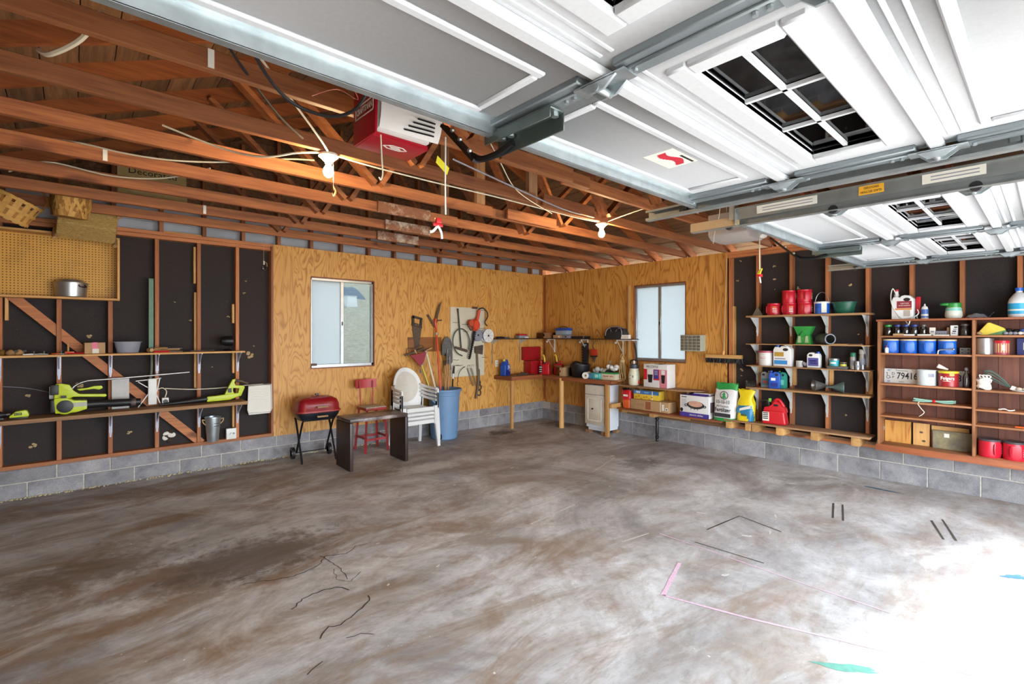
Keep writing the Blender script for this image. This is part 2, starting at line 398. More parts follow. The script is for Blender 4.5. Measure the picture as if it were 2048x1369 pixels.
def lettering(txt, size, parent, x, z, y, mat, align='CENTER', name='lettering', sx=1.0, rot=(PI/2,0,0), thick=.0004, bold=0.0):
    cu = bpy.data.curves.new('t', 'FONT'); cu.body = txt; cu.size = size; cu.align_x = align; cu.align_y = 'CENTER'; cu.extrude = thick; cu.resolution_u = 2; cu.offset = bold
    ob = bpy.data.objects.new('t', cu); me = bpy.data.meshes.new_from_object(ob)
    bpy.data.objects.remove(ob); me.name = name
    me.materials.clear(); me.materials.append(mat)
    o = bpy.data.objects.new(name, me); COL.objects.link(o); o.parent = parent; o.location = (x, y, z); o.rotation_euler = rot; o.scale = (sx, 1, 1); return o
def rect_minus(x0, x1, z0, z1, h):
    "rectangles that fill x0..x1 by z0..z1 less the hole h"
    a0, a1, b0, b1 = max(h[0], x0), min(h[1], x1), max(h[2], z0), min(h[3], z1)
    if a0 >= a1 or b0 >= b1: return [(x0, x1, z0, z1)]
    out = []
    if a0 > x0: out.append((x0, a0, z0, z1))
    if a1 < x1: out.append((a1, x1, z0, z1))
    if b0 > z0: out.append((a0, a1, z0, b0))
    if b1 < z1: out.append((a0, a1, b1, z1))
    return out
def fz(x, y): return .055*min(1, max(0, -x/4.5))*max(0, min(1, 1+y/3.0))
# ------------------------------------------------------------------ the setting
def struct(o, label, cat): return tag(o, label, cat, kind='structure')
fl = MB().grid(lambda u, v: (-7.75+8.05*u, -7.6+7.8*v, fz(-7.75+8.05*u, -7.6+7.8*v)), 46, 46).build('floor', M_FLOOR)
struct(fl, 'stained and cracked concrete garage floor slab', 'floor')
# painted and chalk marks lying on the slab
M_PINK = plain('pink_chalk', '#e9c3da', .8, 0, .25, 70); M_CHALK = plain('white_chalk', '#dcdad6', .8, 0, .35, 60); M_TYRE = plain('tyre_mark', '#4a433d', .8, 0, .35, 60); M_TEALP = plain('teal_paint_smear', '#6fae9f', .7, 0, .3, 30); M_NAVYP = plain('blue_paint_smear', '#3f6f86', .7, 0, .3, 30)
def strip(name, pts, w, m):
    b = MB(); P = [Vector((x, y, 0)) for x, y in pts]; q = []
    fine = []
    for a, c in zip(P[:-1], P[1:]):
        k = max(1, int((c-a).length/.12))
        fine += [a.lerp(c, i/k) for i in range(k)]
    fine.append(P[-1])
    for i, p in enumerate(fine):
        t = (fine[min(i+1, len(fine)-1)]-fine[max(i-1, 0)]).normalized(); r = Vector((-t.y, t.x, 0))
        ww = w*(.75+.5*random.random())/2
        for s in (-1, 1): x, y = p.x+r.x*s*ww, p.y+r.y*s*ww; q.append((x, y, fz(x, y)+.0018))
    f = [[2*i, 2*i+1, 2*i+3, 2*i+2] for i in range(len(fine)-1)]
    return b.add(q, f).build(name, m, fl, smooth=0)
def blob(name, cx, cy, rx, ry, m, rot=0, n=22):
    v = [(cx, cy, fz(cx, cy)+.0016)]
    for k in range(n):
        a = 2*PI*k/n; r = .6+.5*random.random(); x = rx*r*math.cos(a); y = ry*r*math.sin(a)
        v.append((cx+x*math.cos(rot)-y*math.sin(rot), cy+x*math.sin(rot)+y*math.cos(rot), fz(cx, cy)+.0016))
    return MB().add(v, [[0, 1+k, 1+(k+1) % n] for k in range(n)]).build(name, m, fl, smooth=0)
strip('chalk_line', [(-3.52,-4.8),(-3.99,-4.95)], .03, M_PINK)
strip('chalk_line', [(-3.99,-4.95),(-3.85,-5.4),(-3.63,-5.98),(-3.52,-6.36)], .018, M_PINK)
strip('chalk_line', [(-3.17,-4.43),(-3.17,-4.85),(-3.19,-5.53),(-3.18,-5.94)], .009, M_PINK)
strip('chalk_line', [(-2.33,-2.48),(-2.2,-2.96),(-1.44,-2.73),(-1.59,-2.39)], .012, M_CHALK)
strip('chalk_line', [(-3.81,-3.59),(-3.17,-3.53)], .022, M_CHALK); strip('chalk_line', [(-3.53,-4.32),(-3.23,-4.37)], .012, M_CHALK); strip('chalk_line', [(-4.35,-2.25),(-3.85,-2.4)], .014, M_CHALK)
for (p, q) in (((-1.3,-5.16),(-1.74,-5.27)), ((-1.28,-5.23),(-1.75,-5.35)), ((-1.17,-5.86),(-1.61,-5.99)), ((-1.07,-5.92),(-1.57,-6.06))): strip('tyre_mark', [p, q], .014, M_TYRE)
strip('tyre_mark', [(-2.81,-4.65),(-2.3,-4.7),(-2.4,-5.08)], .014, M_TYRE); strip('tyre_mark', [(-3.11,-4.7),(-3.08,-5.2)], .010, M_TYRE)
blob('paint_smear', -3.92, -5.9, .16, .035, M_TEALP, -.95); blob('paint_smear', -.46, -5.37, .19, .03, M_NAVYP, -1.6); blob('paint_smear', -2.04, -6.4, .09, .04, M_NAVYP, -.8); blob('paint_smear', -.33, -4.85, .14, .05, M_CHALK, -1.3)
M_CRACK = plain('crack_shadow', '#3b3531', .9)
for i in range(26):
    x = -.8-random.random()*3.0; y = -2.0-random.random()*3.2
    blob('paint_spot', x, y, .012+.05*random.random()**2, .01+.03*random.random()**2, M_CHALK, random.random()*3, 11)
for i in range(12):
    x = -3.2-random.random()*2.2; y = -1.3-random.random()*2.4
    blob('paint_spot', x, y, .01+.02*random.random(), .008+.012*random.random(), M_CHALK, random.random()*3, 9)
def crack(pts, w=.009):
    P = []
    for a, b in zip(pts[:-1], pts[1:]):
        n = max(2, int(math.hypot(b[0]-a[0], b[1]-a[1])/.03))
        for k in range(n):
            t = k/n; P.append((a[0]+(b[0]-a[0])*t+random.uniform(-.008, .008), a[1]+(b[1]-a[1])*t+random.uniform(-.008, .008)))
    P.append(pts[-1]); strip('crack', P, w, M_CRACK)
crack([(-5.75,-3.57),(-5.66,-3.49),(-5.54,-3.48),(-5.45,-3.5),(-5.41,-3.59)], .007); crack([(-5.73,-3.96),(-5.66,-3.88),(-5.6,-3.91),(-5.47,-3.85),(-5.37,-3.79),(-5.35,-3.73)], .008)
crack([(-5.89,-3.06),(-5.72,-3.13),(-5.62,-3.17),(-5.51,-3.15),(-5.42,-3.12),(-5.34,-3.01),(-5.2,-3.08)], .006); crack([(-5.92,-2.95),(-5.82,-2.95),(-5.71,-2.98)], .005); crack([(-5.37,-2.98),(-5.34,-3.19),(-5.33,-3.25),(-5.36,-3.45)], .004)
crack([(-5.88,-4.19),(-5.79,-4.15)], .006); crack([(-5.63,-4.05),(-5.55,-4.06),(-5.5,-4.12)], .004); crack([(-5.38,-3.25),(-5.41,-3.41),(-5.36,-3.49),(-5.25,-3.41)], .003); crack([(-5.2,-3.08),(-5.1,-3.0),(-4.98,-3.02)], .004)

# ---- left wall (gable wall, y = 0)
WL1 = (-4.375, -3.470, 1.165, 2.372)        # window hole x0 x1 z0 z1
WR1 = (2.060, 2.955, 1.195, 2.385)          # on the right wall, s0 s1 z0 z1
b = MB()
for r in rect_minus(-7.75, .1, .2, 2.75, WL1): b.box(r[0], r[1], .09, .112, r[2], r[3])
wall_left = struct(b.build('wall_left', M_SHEATH), 'stud-framed rear wall with black sheathing and golden plywood', 'wall')
def blocks(parent, along, z0, z1, off, a, bnd, flip):
    q = off
    me = None
    while q < bnd:
        e = min(q+.395, bnd); s0 = max(q, a)
        if e-s0 > .03:
            bb = MB()
            if flip == 'L': bb.box(-e, -s0, random.uniform(-.006, 0), .19, z0, z1)
            else: bb.box(random.uniform(-.005, 0), .19, -e, -s0, z0, z1)
            bb.build('block', M_BLOCK, parent, bevel=.003, seg=1)
        q += .4064
blocks(wall_left, 0, -.05, .198, -.28, 0, 7.75, 'L'); blocks(wall_left, 0, .209, .333, -.08, 0, 7.75, 'L')
MB().box(-7.75, 0, .0035, .18, -.04, .334).build('mortar', M_MORTAR, wall_left)
MB().box(-7.75, .1, 0, .09, .335, .374).build('bottom_plate', M_STUD['x'], wall_left, bevel=.002, seg=1)
MB().box(-7.75, .1, .002, .09, 2.665, 2.705).build('top_plate', M_STUD['x'], wall_left, bevel=.002, seg=1)
MB().box(-7.75, .1, 0, .09, 2.707, 2.746).build('top_plate', M_STUD['x'], wall_left, bevel=.002, seg=1)
stud = MB().box(-.019, .019, 0, .088, .375, 2.664).mesh('stud', M_STUD['z'], bevel=.0025, seg=1)
for x in (-7.215, -6.807, -6.415, -6.021, -5.629, -5.234, -4.845, -4.39, -3.45, -3.04, -2.63, -2.22, -1.81, -1.4, -.99, -.6, -.2): inst('stud', stud, wall_left, (x, 0, 0))
M_FURR = M_PALE['z']
for (x, z0, z1) in ((-7.17, 1.75, 1.98), (-5.665, 2.2, 2.62), (-5.66, 1.0, 2.1), (-5.272, 1.75, 1.98), (-5.27, 1.15, 1.4), (-5.27, .5, .77)):
    MB().box(x-.012, x+.012, .03, .088, z0, z1).build('furring_strip', M_FURR, wall_left, bevel=.002, seg=1)
br = MB().bar((-7.19, .03, 2.04), (-5.60, .03, .36), .02, .085, up=(0,1,0)); 
bb = MB().bar((-7.19, .028, 2.04), (-5.60, .028, .36), .085, .02, up=(0,1,0)); bb.build('diagonal_brace', M_STUD['x'], wall_left, bevel=.002, seg=1)
MB().bar((-6.0, .05, 2.755), (-5.55, .05, 2.755), .03, .02).build('loose_lath', M_PALE['x'], wall_left)
def blobs(parent, spots, m, sgn):
    for (u, z, r) in spots:
        me = MB()
        for k in range(5):
            a, c = random.uniform(-r, r)*.8, random.uniform(-r, r)*.6
            rr = r*random.uniform(.35, .6)
            me.ball((u+a, .088, z+c) if sgn == 'L' else (.088, -u+a, z+c), rr, rr if sgn == 'R' else .006, rr*.8, 8, 0, 5)
        if sgn == 'R': me.v = [(.088+(p[0]-.088)*.25, p[1], p[2]) for p in me.v]
        me.build('mud_patch', m, parent)
M_MUD = plain('dried_mud', '#c5ab7e', .9, 0, .4, 60)
blobs(wall_left, [(-6.57, 1.6, .025), (-6.65, 1.1, .03), (-7.03, 1.02, .022), (-7.0, .53, .03), (-6.25, .56, .02), (-5.12, 2.27, .014), (-5.14, 2.12, .015), (-5.08, 1.36, .05), (-5.03, 1.47, .012), (-5.31, 1.83, .016), (-5.7, 1.78, .013), (-5.85, 1.98, .01), (-5.25, .62, .03), (-5.27, .48, .03), (-6.3, .78, .03), (-5.96, .76, .03), (-5.48, 1.23, .01)], M_MUD, 'L')
nest = MB()
for k in range(9): nest.ball((-5.88+random.uniform(-.06, .06), .075, .47+random.uniform(-.05, .05)), random.uniform(.02, .045), .015, random.uniform(.02, .04), 8, k % 2, 5)
nest.build('mud_patch', [M_PAPER, plain('nest_dark', '#3d3026', .9)], wall_left)
cr_ = MB()
for k in range(420):
    x = -7.6+random.random()*4.6; y = -.008-abs(random.gauss(0, .016)); r = random.uniform(.004, .013)
    cr_.ball((x, y, fz(x, y)+r*.4), r, r*random.uniform(.6, 1.2), r*.8, 6, 0, 4)
c_ = cr_.build('foam_crumbs', plain('foam_crumb', '#cbbf98', .9, 0, .3, 50), wall_left); c_['kind'] = 'stuff'
# plywood sheets, four feet wide, split round the window
xs = [-4.835, -3.614, -2.394, -1.174, -.004]
for i in range(4):
    bb = MB()
    for r in rect_minus(xs[i]+.0012, xs[i+1]-.0012, .333, 2.744, WL1): bb.box(r[0], r[1], -.012, 0, r[2], r[3])
    bb.build('plywood_sheet', M_PLYL, wall_left)
MB().box(-4.862, -4.836, -.02, .02, .375, 2.72).build('corner_trim', M_RED['z'], wall_left, bevel=.002, seg=1)
# gable: siding seen between short studs above the plate
M_WSID = plain('pale_siding', '#b9bcc4', .8, 0, .2, 4)
zr = lambda x: 2.87+(3.85-abs(x+3.85))*.42
g = MB()
for i in range(16):
    z0 = 2.75+i*.115; xx = [x for x in (-7.75, .1)]
    half = max(0, 3.85-(z0+.112-3.0)/.42); half = min(half, 3.9)
    if half > .1:
        MB().prism([(-3.85-half, z0), (-3.85+half, z0), (-3.85+half, z0+.112), (-3.85-half, z0+.112)], .095, .11).build('gable_board', M_WSID if i < 3 else M_ROOF, wall_left)
MB().prism([(-7.9, 2.74), (.2, 2.74), (.2, 2.95), (-3.85, 4.66), (-7.9, 2.95)], .112, .125).build('gable_sheathing', M_ROOF, wall_left)
MB().box(.0, .2, .0, .2, -.05, 2.9).build('corner_post', M_STUD['z'], wall_left)
for x in [-7.2+.4064*k for k in range(18)]:
    MB().box(x-.019, x+.019, .0, .088, 2.748, zr(x)-.02).build('gable_stud', M_JOIST['z'], wall_left)

# ---- right wall (x = 0)
b = MB()
for r in rect_minus(-.1, 7.5, .2, 2.75, WR1): b.box(.09, .112, -r[1], -r[0], r[2], r[3])
wall_right = struct(b.build('wall_right', M_SHEATH), 'stud-framed side wall with plywood, window and black sheathing', 'wall')
blocks(wall_right, 0, -.05, .198, -.005, 0, 7.5, 'R'); blocks(wall_right, 0, .209, .333, .2, 0, 7.5, 'R'); 
MB().box(.0035, .18, -7.5, 0, -.04, .334).build('mortar', M_MORTAR, wall_right)
MB().box(0, .09, -7.5, .0, .335, .374).build('bottom_plate', M_STUD['y'], wall_right, bevel=.002, seg=1)
MB().box(.002, .09, -7.5, .0, 2.665, 2.705).build('top_plate', M_STUD['y'], wall_right, bevel=.002, seg=1)
MB().box(0, .09, -7.5, .0, 2.707, 2.746).build('top_plate', M_STUD['y'], wall_right, bevel=.002, seg=1)
studr = MB().box(0, .088, -.019, .019, .375, 2.664).mesh('stud', M_STUD['z'], bevel=.0025, seg=1)
for s in (.2, .6, 1.0, 1.4, 1.8, 2.04, 2.975, 3.4, 3.595, 3.957, 4.361, 4.755, 5.155, 5.546, 5.948, 6.356, 6.76, 7.16): inst('stud', studr, wall_right, (0, -s, 0))
ss = [.004, 1.222, 2.442, 3.562]
for i in range(3):
    bb = MB()
    for r in rect_minus(ss[i]+.0012, ss[i+1]-.0012, .333, 2.744, WR1): bb.box(-.012, 0, -r[1], -r[0], r[2], r[3])
    bb.build('plywood_sheet', M_PLYR, wall_right)
MB().box(-.03, .0, -.10, -.062, .38, 2.70).build('corner_trim', M_RED['z'], wall_right)
for (s, z0, z1) in ((5.185, .9, 1.2), (4.40, .98, 1.2), (4.80, .98, 1.2), (3.99, .98, 1.2)): MB().box(-.006, .03, -s-.02, -s+.02, z0, z1).build('cleat', M_PALE['z'], wall_right)
for (s0, z0, z1) in ((3.63, .9, 2.0),): MB().box(.03, .088, -s0-.012, -s0+.012, z0, z1).build('furring_strip', M_FURR, wall_right)
blobs(wall_right, [(4.13, 2.5, .02), (4.13, 2.33, .02), (4.33, 2.42, .018), (3.66, 2.35, .015), (3.72, 1.13, .025), (4.97, 2.2, .02), (4.14, 2.2, .008), (4.42, 2.2, .02), (5.05, 1.62, .012), (4.3, 1.18, .02), (4.93, .66, .012), (5.02, 1.18, .015), (4.93, 2.53, .03), (4.98, 2.5, .02), (3.7, 2.62, .014), (5.85, 1.9, .008), (3.71, 1.05, .01), (3.72, 1.24, .01)], M_MUD, 'R')

# ---- front wall with the two doorways, and the side wall behind the camera
M_EXT = plain('plain_board_wall', '#8e7a66', .85, 0, .2, 6)
wf = MB()
for (x0, x1) in ((-7.8, -7.02), (-4.24, -3.81), (-1.05, .15)): wf.box(x0, x1, -7.60, -7.48, 0, 2.16)
wf.box(-7.8, .15, -7.60, -7.48, 2.16, 2.9)
wf.prism([(-7.8, 2.9), (.15, 2.9), (-3.85, 4.6)], -7.60, -7.50)
struct(wf.build('wall_front', M_EXT), 'front wall with two wide garage door openings', 'wall')
ws = MB().box(-7.95, -7.735, -7.6, .2, -.3, 2.9); struct(ws.build('wall_side', M_EXT), 'plain side wall behind the camera', 'wall')
M_DRIVE = plain('driveway_concrete', '#b9b5ad', .85, 0, .15, 2)
dr = MB().box(-16, 10, -30, -7.6, -.25, -.03); struct(dr.build('driveway', M_DRIVE), 'pale concrete driveway outside the open doors', 'ground')
def grass_mat():
    m, nt, b = base('dry_grass', .95); v = coords(nt, rnd=False)
    f = noise(nt, v, 14, 6, .75); g = noise(nt, v, .7, 4)
    c = ramp(nt, f, ((.3, '#6f6a5c'), (.5, '#a49c88'), (.7, '#cfc9ba')))
    c = mixc(nt, ramp(nt, g, ((.45, 0.0), (.7, .5))), c, '#a89a80'); nt.links.new(c, b.inputs['Base Color']); return m
M_GRASS = grass_mat()
gr = MB().grid(lambda u, v: (-40+80*u, .3+30*v, -.15+.33*30*v), 40, 30); struct(gr.build('yard', M_GRASS), 'dry winter grass bank outside the window', 'ground')
gs = MB().box(.2, 30, -30, .3, -.3, -.05); struct(gs.build('side_yard', M_GRASS), 'grass strip outside the side wall', 'ground')

# ---- windows
def slider_window(name, label, hole, frame, clear_right):
    "aluminium two-light sliding window in local wall coordinates (x along the wall, -y into the room)"
    o = thing(name, label, 'window', kind='structure')
    x0, x1, z0, z1 = hole
    f = MB()
    for (a, b_, c, d) in ((x0, x1, z0, z0+.045), (x0, x1, z1-.035, z1), (x0, x0+.028, z0, z1), (x1-.035, x1, z0, z1)): f.box(a, b_, .02, .085, c, d)
    f.build('window_frame', M_ALU, o, bevel=.003, seg=1)
    xm = x0+(x1-x0)*.49
    MB().box(xm-.025, xm+.02, .025, .055, z0+.04, z1-.03).build('meeting_stile', M_ALU, o, bevel=.003, seg=1)
    MB().box(xm-.006, xm+.004, .012, .026, (z0+z1)/2-.03, (z0+z1)/2+.02).build('latch', M_BLKMET, o)
    MB().box(x0+.025, xm-.02, .045, .050, z0+.04, z1-.03).build('pane', M_FROST, o)
    MB().box(xm+.015, x1-.03, .060, .065, z0+.04, z1-.03).build('pane', M_GLASS if clear_right else M_FROST, o)
    j = MB()
    for (a, b_, c, d) in ((x0-.004, x0+.004, z0, z1), (x1-.012, x1+.002, z0, z1), (x0, x1, z1-.004, z1+.012), (x0, x1, z0-.010, z0+.004)): j.box(a, b_, -.014, .09, c, d)
    j.build('jamb', M_RED['z'], o)
    return o
slider_window('window_1', 'aluminium sliding window with one clear pane beside the grill', WL1, None, True)
w2 = slider_window('window_2', 'aluminium sliding window with two frosted panes above the red-and-white box', (WR1[0], WR1[1], WR1[2], WR1[3]), None, False)
w2.rotation_euler = (0, 0, -PI/2)
MB().box(WL1[0]+.005, WL1[0]+.085, -.004, .02, WL1[2]+.03, WL1[2]+.062).build('paper_tag', M_RUST, bpy.data.objects['window_1'])
MB().bar((-.035, -1.985, 1.2), (-.035, -1.985, 2.4), .05, .03).build('side_casing', M_PALE['z'], wall_right, bevel=.003, seg=1)
# things outside, seen through the clear pane
bx = thing('white_crate', 'white box standing on the grass outside the clear window pane', 'crate', (-.18, 8.36, 2.50), .2)
MB().taper((.2, .15), (.17, .12), -.05, .3).build('body', M_WHITE, bx, bevel=.01); MB().box(-.18, .18, -.13, .13, .3, .32).build('lid', M_WHITE, bx)
tp = thing('tarpaulin', 'grey tarpaulin heap on the grass behind the white box', 'tarpaulin', (.35, 9.6, 2.9), .1)
MB().grid(lambda u, v: (-.5+1.0*u, -.4+.8*v, -.13+.27*v+.30*math.sin(PI*u)**.6*math.sin(PI*v)**.7+.05*math.sin(17*u+5*v)), 14, 8).build('sheet', plain('tarp', '#6f7a86', .6), tp)

# ---- ceiling: joists, trusses and roof boards
ceil = thing('ceiling', 'open roof framing of brown joists, trusses and plank roof boards', 'ceiling', kind='structure')
JY = [-.585, -1.175, -1.762, -2.387, -2.957, -3.548, -4.143, -4.74, -5.335, -5.93, -6.52, -7.11]
jl = MB().box(-7.72, -3.72, -.019, .019, 2.75, 2.84).mesh('joist', M_JOIST['x'], bevel=.003, seg=1)
jr = MB().box(-3.98, .06, -.019, .019, 2.75, 2.84).mesh('joist', M_JOIST['x'], bevel=.003, seg=1)
raftL = MB().bar((-7.9, 0, zr(-7.9)), (-3.85, 0, zr(-3.85)), .038, .13).mesh('rafter', M_RAFT)
raftR = MB().bar((.25, 0, zr(.25)), (-3.85, 0, zr(-3.85)), .038, .13).mesh('rafter', M_RAFT)
w1 = MB().bar((-5.85, 0, zr(-5.85)-.04), (-4.95, 0, 2.80), .038, .09, up=(0,1,0)).mesh('truss_web', M_JOIST['x'])
w1b = MB().bar((-4.9, 0, 2.80), (-3.9, 0, zr(-3.9)-.08), .038, .09, up=(0,1,0)).mesh('truss_web', M_JOIST['x'])
w2m = MB().bar((-1.85, 0, zr(-1.85)-.04), (-2.75, 0, 2.80), .038, .09, up=(0,1,0)).mesh('truss_web', M_JOIST['x'])
w2b = MB().bar((-2.8, 0, 2.80), (-3.8, 0, zr(-3.8)-.08), .038, .09, up=(0,1,0)).mesh('truss_web', M_JOIST['x'])
for i, y in enumerate(JY):
    k = inst('joist', jl, ceil, (0, y, 0)); inst('joist', jr, ceil, (0, y+.039, 0))
    inst('rafter', raftL, ceil, (0, y, .0)); inst('rafter', raftR, ceil, (0, y, .0))
    for wm in (w1, w1b, w2m, w2b): inst('truss_web', wm, ceil, (0, y-.036, 0))
M_PEEL = plain('peeling_paint_wood', '#8a5a40', .7, 0, .2, 20, dirt='#d8cdbd')
for y, x in ((-2.387, -4.35), (-1.762, -3.95), (-1.175, -3.75)): MB().box(x-.28, x+.28, y-.046, y-.02, 2.742, 2.845).build('splice_board', M_PEEL, ceil, bevel=.003, seg=1)
for y, x in ((-4.143, -4.3), (-3.548, -3.3), (-2.957, -3.2)): MB().box(x-.35, x+.35, y-.046, y-.02, 2.748, 2.85).build('splice_board', M_JOIST['x'], ceil, bevel=.003, seg=1)
for y, x in ((-2.9, -3.85), (-3.5, -3.75), (-2.3, -3.85)): MB().box(x-.05, x+.05, y-.06, y-.02, 2.76, zr(x)-.1).build('king_post', M_OLD['z'], ceil)
sl = math.atan(.42)
brd = MB().box(-.0925, .0925, -7.55, .10, 0, .02).mesh('roof_board', M_ROOF)
for i in range(24):
    d = .10+i*.1915
    for sgn in (-1, 1):
        x = -3.85+sgn*d*math.cos(sl); z = zr(-3.85)+.055-d*math.sin(sl)
        inst('roof_board', brd, ceil, (x, 0, z), (0, sgn*sl, 0))
MB().box(-4.0, -3.7, -7.6, .15, zr(-3.85)+.075, zr(-3.85)+.09).build('ridge_cap', M_ROOF, ceil)
MB().prism([(-8.0, zr(-8.0)+.085), (-3.85, zr(-3.85)+.095), (.3, zr(.3)+.085), (.3, zr(.3)+.11), (-3.85, zr(-3.85)+.13), (-8.0, zr(-8.0)+.11)], -7.62, .2).build('roof_deck', M_ROOF, ceil)
# pale drips of paint and old tape on the joists
for (x, y) in ((-6.55, -2.387), (-6.27, -4.143), (-5.78, -1.175)): MB().box(x-.012, x+.012, y-.0225, y-.0195, 2.758, 2.838).build('paint_drip', M_PAPER, ceil)
# ------------------------------------------------------------------ overhead doors (open, lying flat under the joists)
M_ROLL = plain('roller_nylon', '#2a2a2c', .5)
M_LBL = plain('label_white', '#dedbd2', .6, 0, .05); M_LBLY = plain('label_yellow', '#e2a72b', .6, 0, .05); M_LOGOR = plain('logo_red', '#c9283a', .6, 0, .05)
M_TAN = plain('wood_reflection_tan', '#c4a680', .5, .3, .1)  # steel coloured tan to stand for the wood reflected in it
def overhead_door(name, label, x0, x1, yt, zd, zr_, arm, labels):
    D = thing(name, label, 'garage door', kind='structure')
    H = .533; xc = (x0+x1)/2; T = .045
    wx = [(x0+.125, xc-.085), (xc+.085, x1-.125)]
    for i in range(4):
        ya, yb = yt-i*H, yt-(i+1)*H+.006
        holes = [(a+.09, b-.115, yb+.125, ya-.175) for a, b in wx] if i == 1 else []
        rects = [(x0, xc, yb, ya), (xc, x1, yb, ya)]
        if holes: rects = rect_minus(x0, xc, yb, ya, holes[0])+rect_minus(xc, x1, yb, ya, holes[1])
        s = MB()
        for r in rects: s.box(r[0], r[1], r[2], r[3], zd, zd+T)
        sec = s.build('door_section', M_DOORW, D)
        for k, (a, b_) in enumerate(wx):
            if i == 1:
                h = holes[k]
                W = MB()
                for (p, q, r0, r1) in ((h[0]-.06, h[1]+.06, h[2]-.06, h[2]), (h[0]-.06, h[1]+.06, h[3], h[3]+.06), (h[0]-.06, h[0], h[2], h[3]), (h[1], h[1]+.06, h[2], h[3])): W.box(p, q, r0, r1, zd-.018, zd+.020)
                wo = W.build('window_frame', M_DOORW, D, bevel=.006, seg=1)
                ym = (h[2]+h[3])/2; cw = (h[1]-h[0])/3
                MB().box(h[0], h[1], ym-.007, ym+.007, zd+.004, zd+.016).build('muntin', M_DOORW, wo)
                for t in (1, 2): MB().box(h[0]+cw*t-.007, h[0]+cw*t+.007, h[2], h[3], zd+.004, zd+.016).build('muntin', M_DOORW, wo)
                for t in range(3):
                    for (u0, u1) in ((h[2], ym), (ym, h[3])): MB().box(h[0]+cw*t, h[0]+cw*(t+1), u0, u1, zd+.018, zd+.022).build('pane', M_DGLASS, wo)
            else:
                fr = MB(); p, q, r0, r1 = a+.03, b_-.03, yb+.10, ya-.12; wd = .03
                for (c0, c1, d0, d1) in ((p, q, r0, r0+wd), (p, q, r1-wd, r1), (p, p+wd, r0+wd, r1-wd), (q-wd, q, r0+wd, r1-wd)): fr.box(c0, c1, d0, d1, zd-.011, zd+.002)
                fr.build('raised_panel_moulding', M_DOORW, sec, bevel=.006, seg=1)
            for t in (0.035, .07): MB().box(a-.02, b_+.02, ya-t-.012, ya-t, zd-.004, zd+.001).build('pressed_rib', M_DOORW, sec, bevel=.002, seg=1)
        if i: MB().box(x0+.01, x1-.01, ya-.02, ya+.024, zd-.026, zd+.001).build('section_rail', M_DOORW, D, bevel=.006, seg=1)
        for xs_ in (x0+.035, xc, x1-.035):
            st = MB().box(xs_-.042, xs_+.042, yb+.055, ya-.055, zd-.022, zd+.001)
            st.box(xs_-.012, xs_+.03, yb+.06, ya-.06, zd-.032, zd-.02); st.build('stile', M_STILE, D, bevel=.004, seg=1)
            sc = MB()
            for yy in (yb+.10, ya-.10, yb+.13): sc.cyl((xs_, yy, zd-.033), (xs_, yy, zd-.041), .007, n=6)
            sc.build('screw', M_GALV, D)
            if i:
                hg = MB().prism([(ya-.06, zd-.034), (ya+.06, zd-.034), (ya+.03, zd-.062), (ya-.02, zd-.062)], xs_-.03, xs_-.022, 'yz')
                hg.prism([(ya-.06, zd-.034), (ya+.06, zd-.034), (ya+.03, zd-.062), (ya-.02, zd-.062)], xs_+.022, xs_+.03, 'yz')
                hg.box(xs_-.03, xs_+.03, ya-.085, ya+.085, zd-.036, zd-.030); hg.cyl((xs_-.034, ya+.005, zd-.052), (xs_+.034, ya+.005, zd-.052), .011, n=10)
                h = hg.build('hinge', M_GALV, D)
        for sg, xe in ((-1, x0), (1, x1)):
            ro = MB().cyl((xe, ya-.01, zd-.045), (xe+sg*.03, ya-.01, zd-.045), .005, n=6); ro.cyl((xe+sg*.018, ya-.01, zd-.045), (xe+sg*.036, ya-.01, zd-.045), .022, n=12); ro.build('roller', M_ROLL, D)
    # galvanised strut along the top edge
    st = MB().box(x0, x1, yt-.095, yt-.091, zd-.05, zd+.01).box(x0, x1, yt-.12, yt-.091, zd-.004, zd).box(x0, x1, yt-.095, yt-.07, zd-.052, zd-.048)
    st.build('strut', M_GALV, D)
    for sg, xe in ((-1, x0-.03), (1, x1+.03)):
        tr = MB(); y0, y1 = -7.35, yt+.22
        z0 = zr_
        tr.box(xe-.002 if sg < 0 else xe+.020, xe+.002 if sg < 0 else xe+.024, y0, y1, z0, z0+.055)
        a, c = (xe-.022, xe+.012) if sg < 0 else (xe-.012, xe+.024)
        tr.box(a, c, y0, y1, z0-.002, z0+.002).box(a, c, y0, y1, z0+.052, z0+.055)
        lip = xe+.012 if sg < 0 else xe-.014
        tr.box(lip-.001, lip+.003, y0, y1, z0-.002, z0+.012).box(lip-.001, lip+.003, y0, y1, z0+.044, z0+.055)
        t = tr.build('track', M_TRACK, D)
        xa = xe+sg*.03
        MB().box(xa-.002, xa+.002, y0+.05, y1-.28, z0+.03, z0+.095).box(xa-.016, xa+.016, y0+.05, y1-.28, z0+.092, z0+.096).build('reinforcing_angle', M_TRACK, D)
        MB().box(xe+sg*.026-.003, xe+sg*.026+.003, y1-.30, y1, z0+.003, z0+.052).build('track_end', M_TAN, D)  # strip at the track's end carrying the painted wood reflection
        for yh in (y1-.28, y1-1.5):
            hm = MB().box(xa-.018, xa+.018, yh-.002, yh+.002, z0+.03, 2.83).box(xa-.018, xa-.014, yh, yh+.03, z0+.03, 2.83); hm.build('track_hanger', M_GALV, D)
            MB().prism([(xa-.02, z0+.0), (xa+.02, z0+.0), (xa+.025, z0+.07), (xa-.02, z0+.07)], yh-.008, yh-.003).build('hanger_bolt_plate', M_GALV, D)
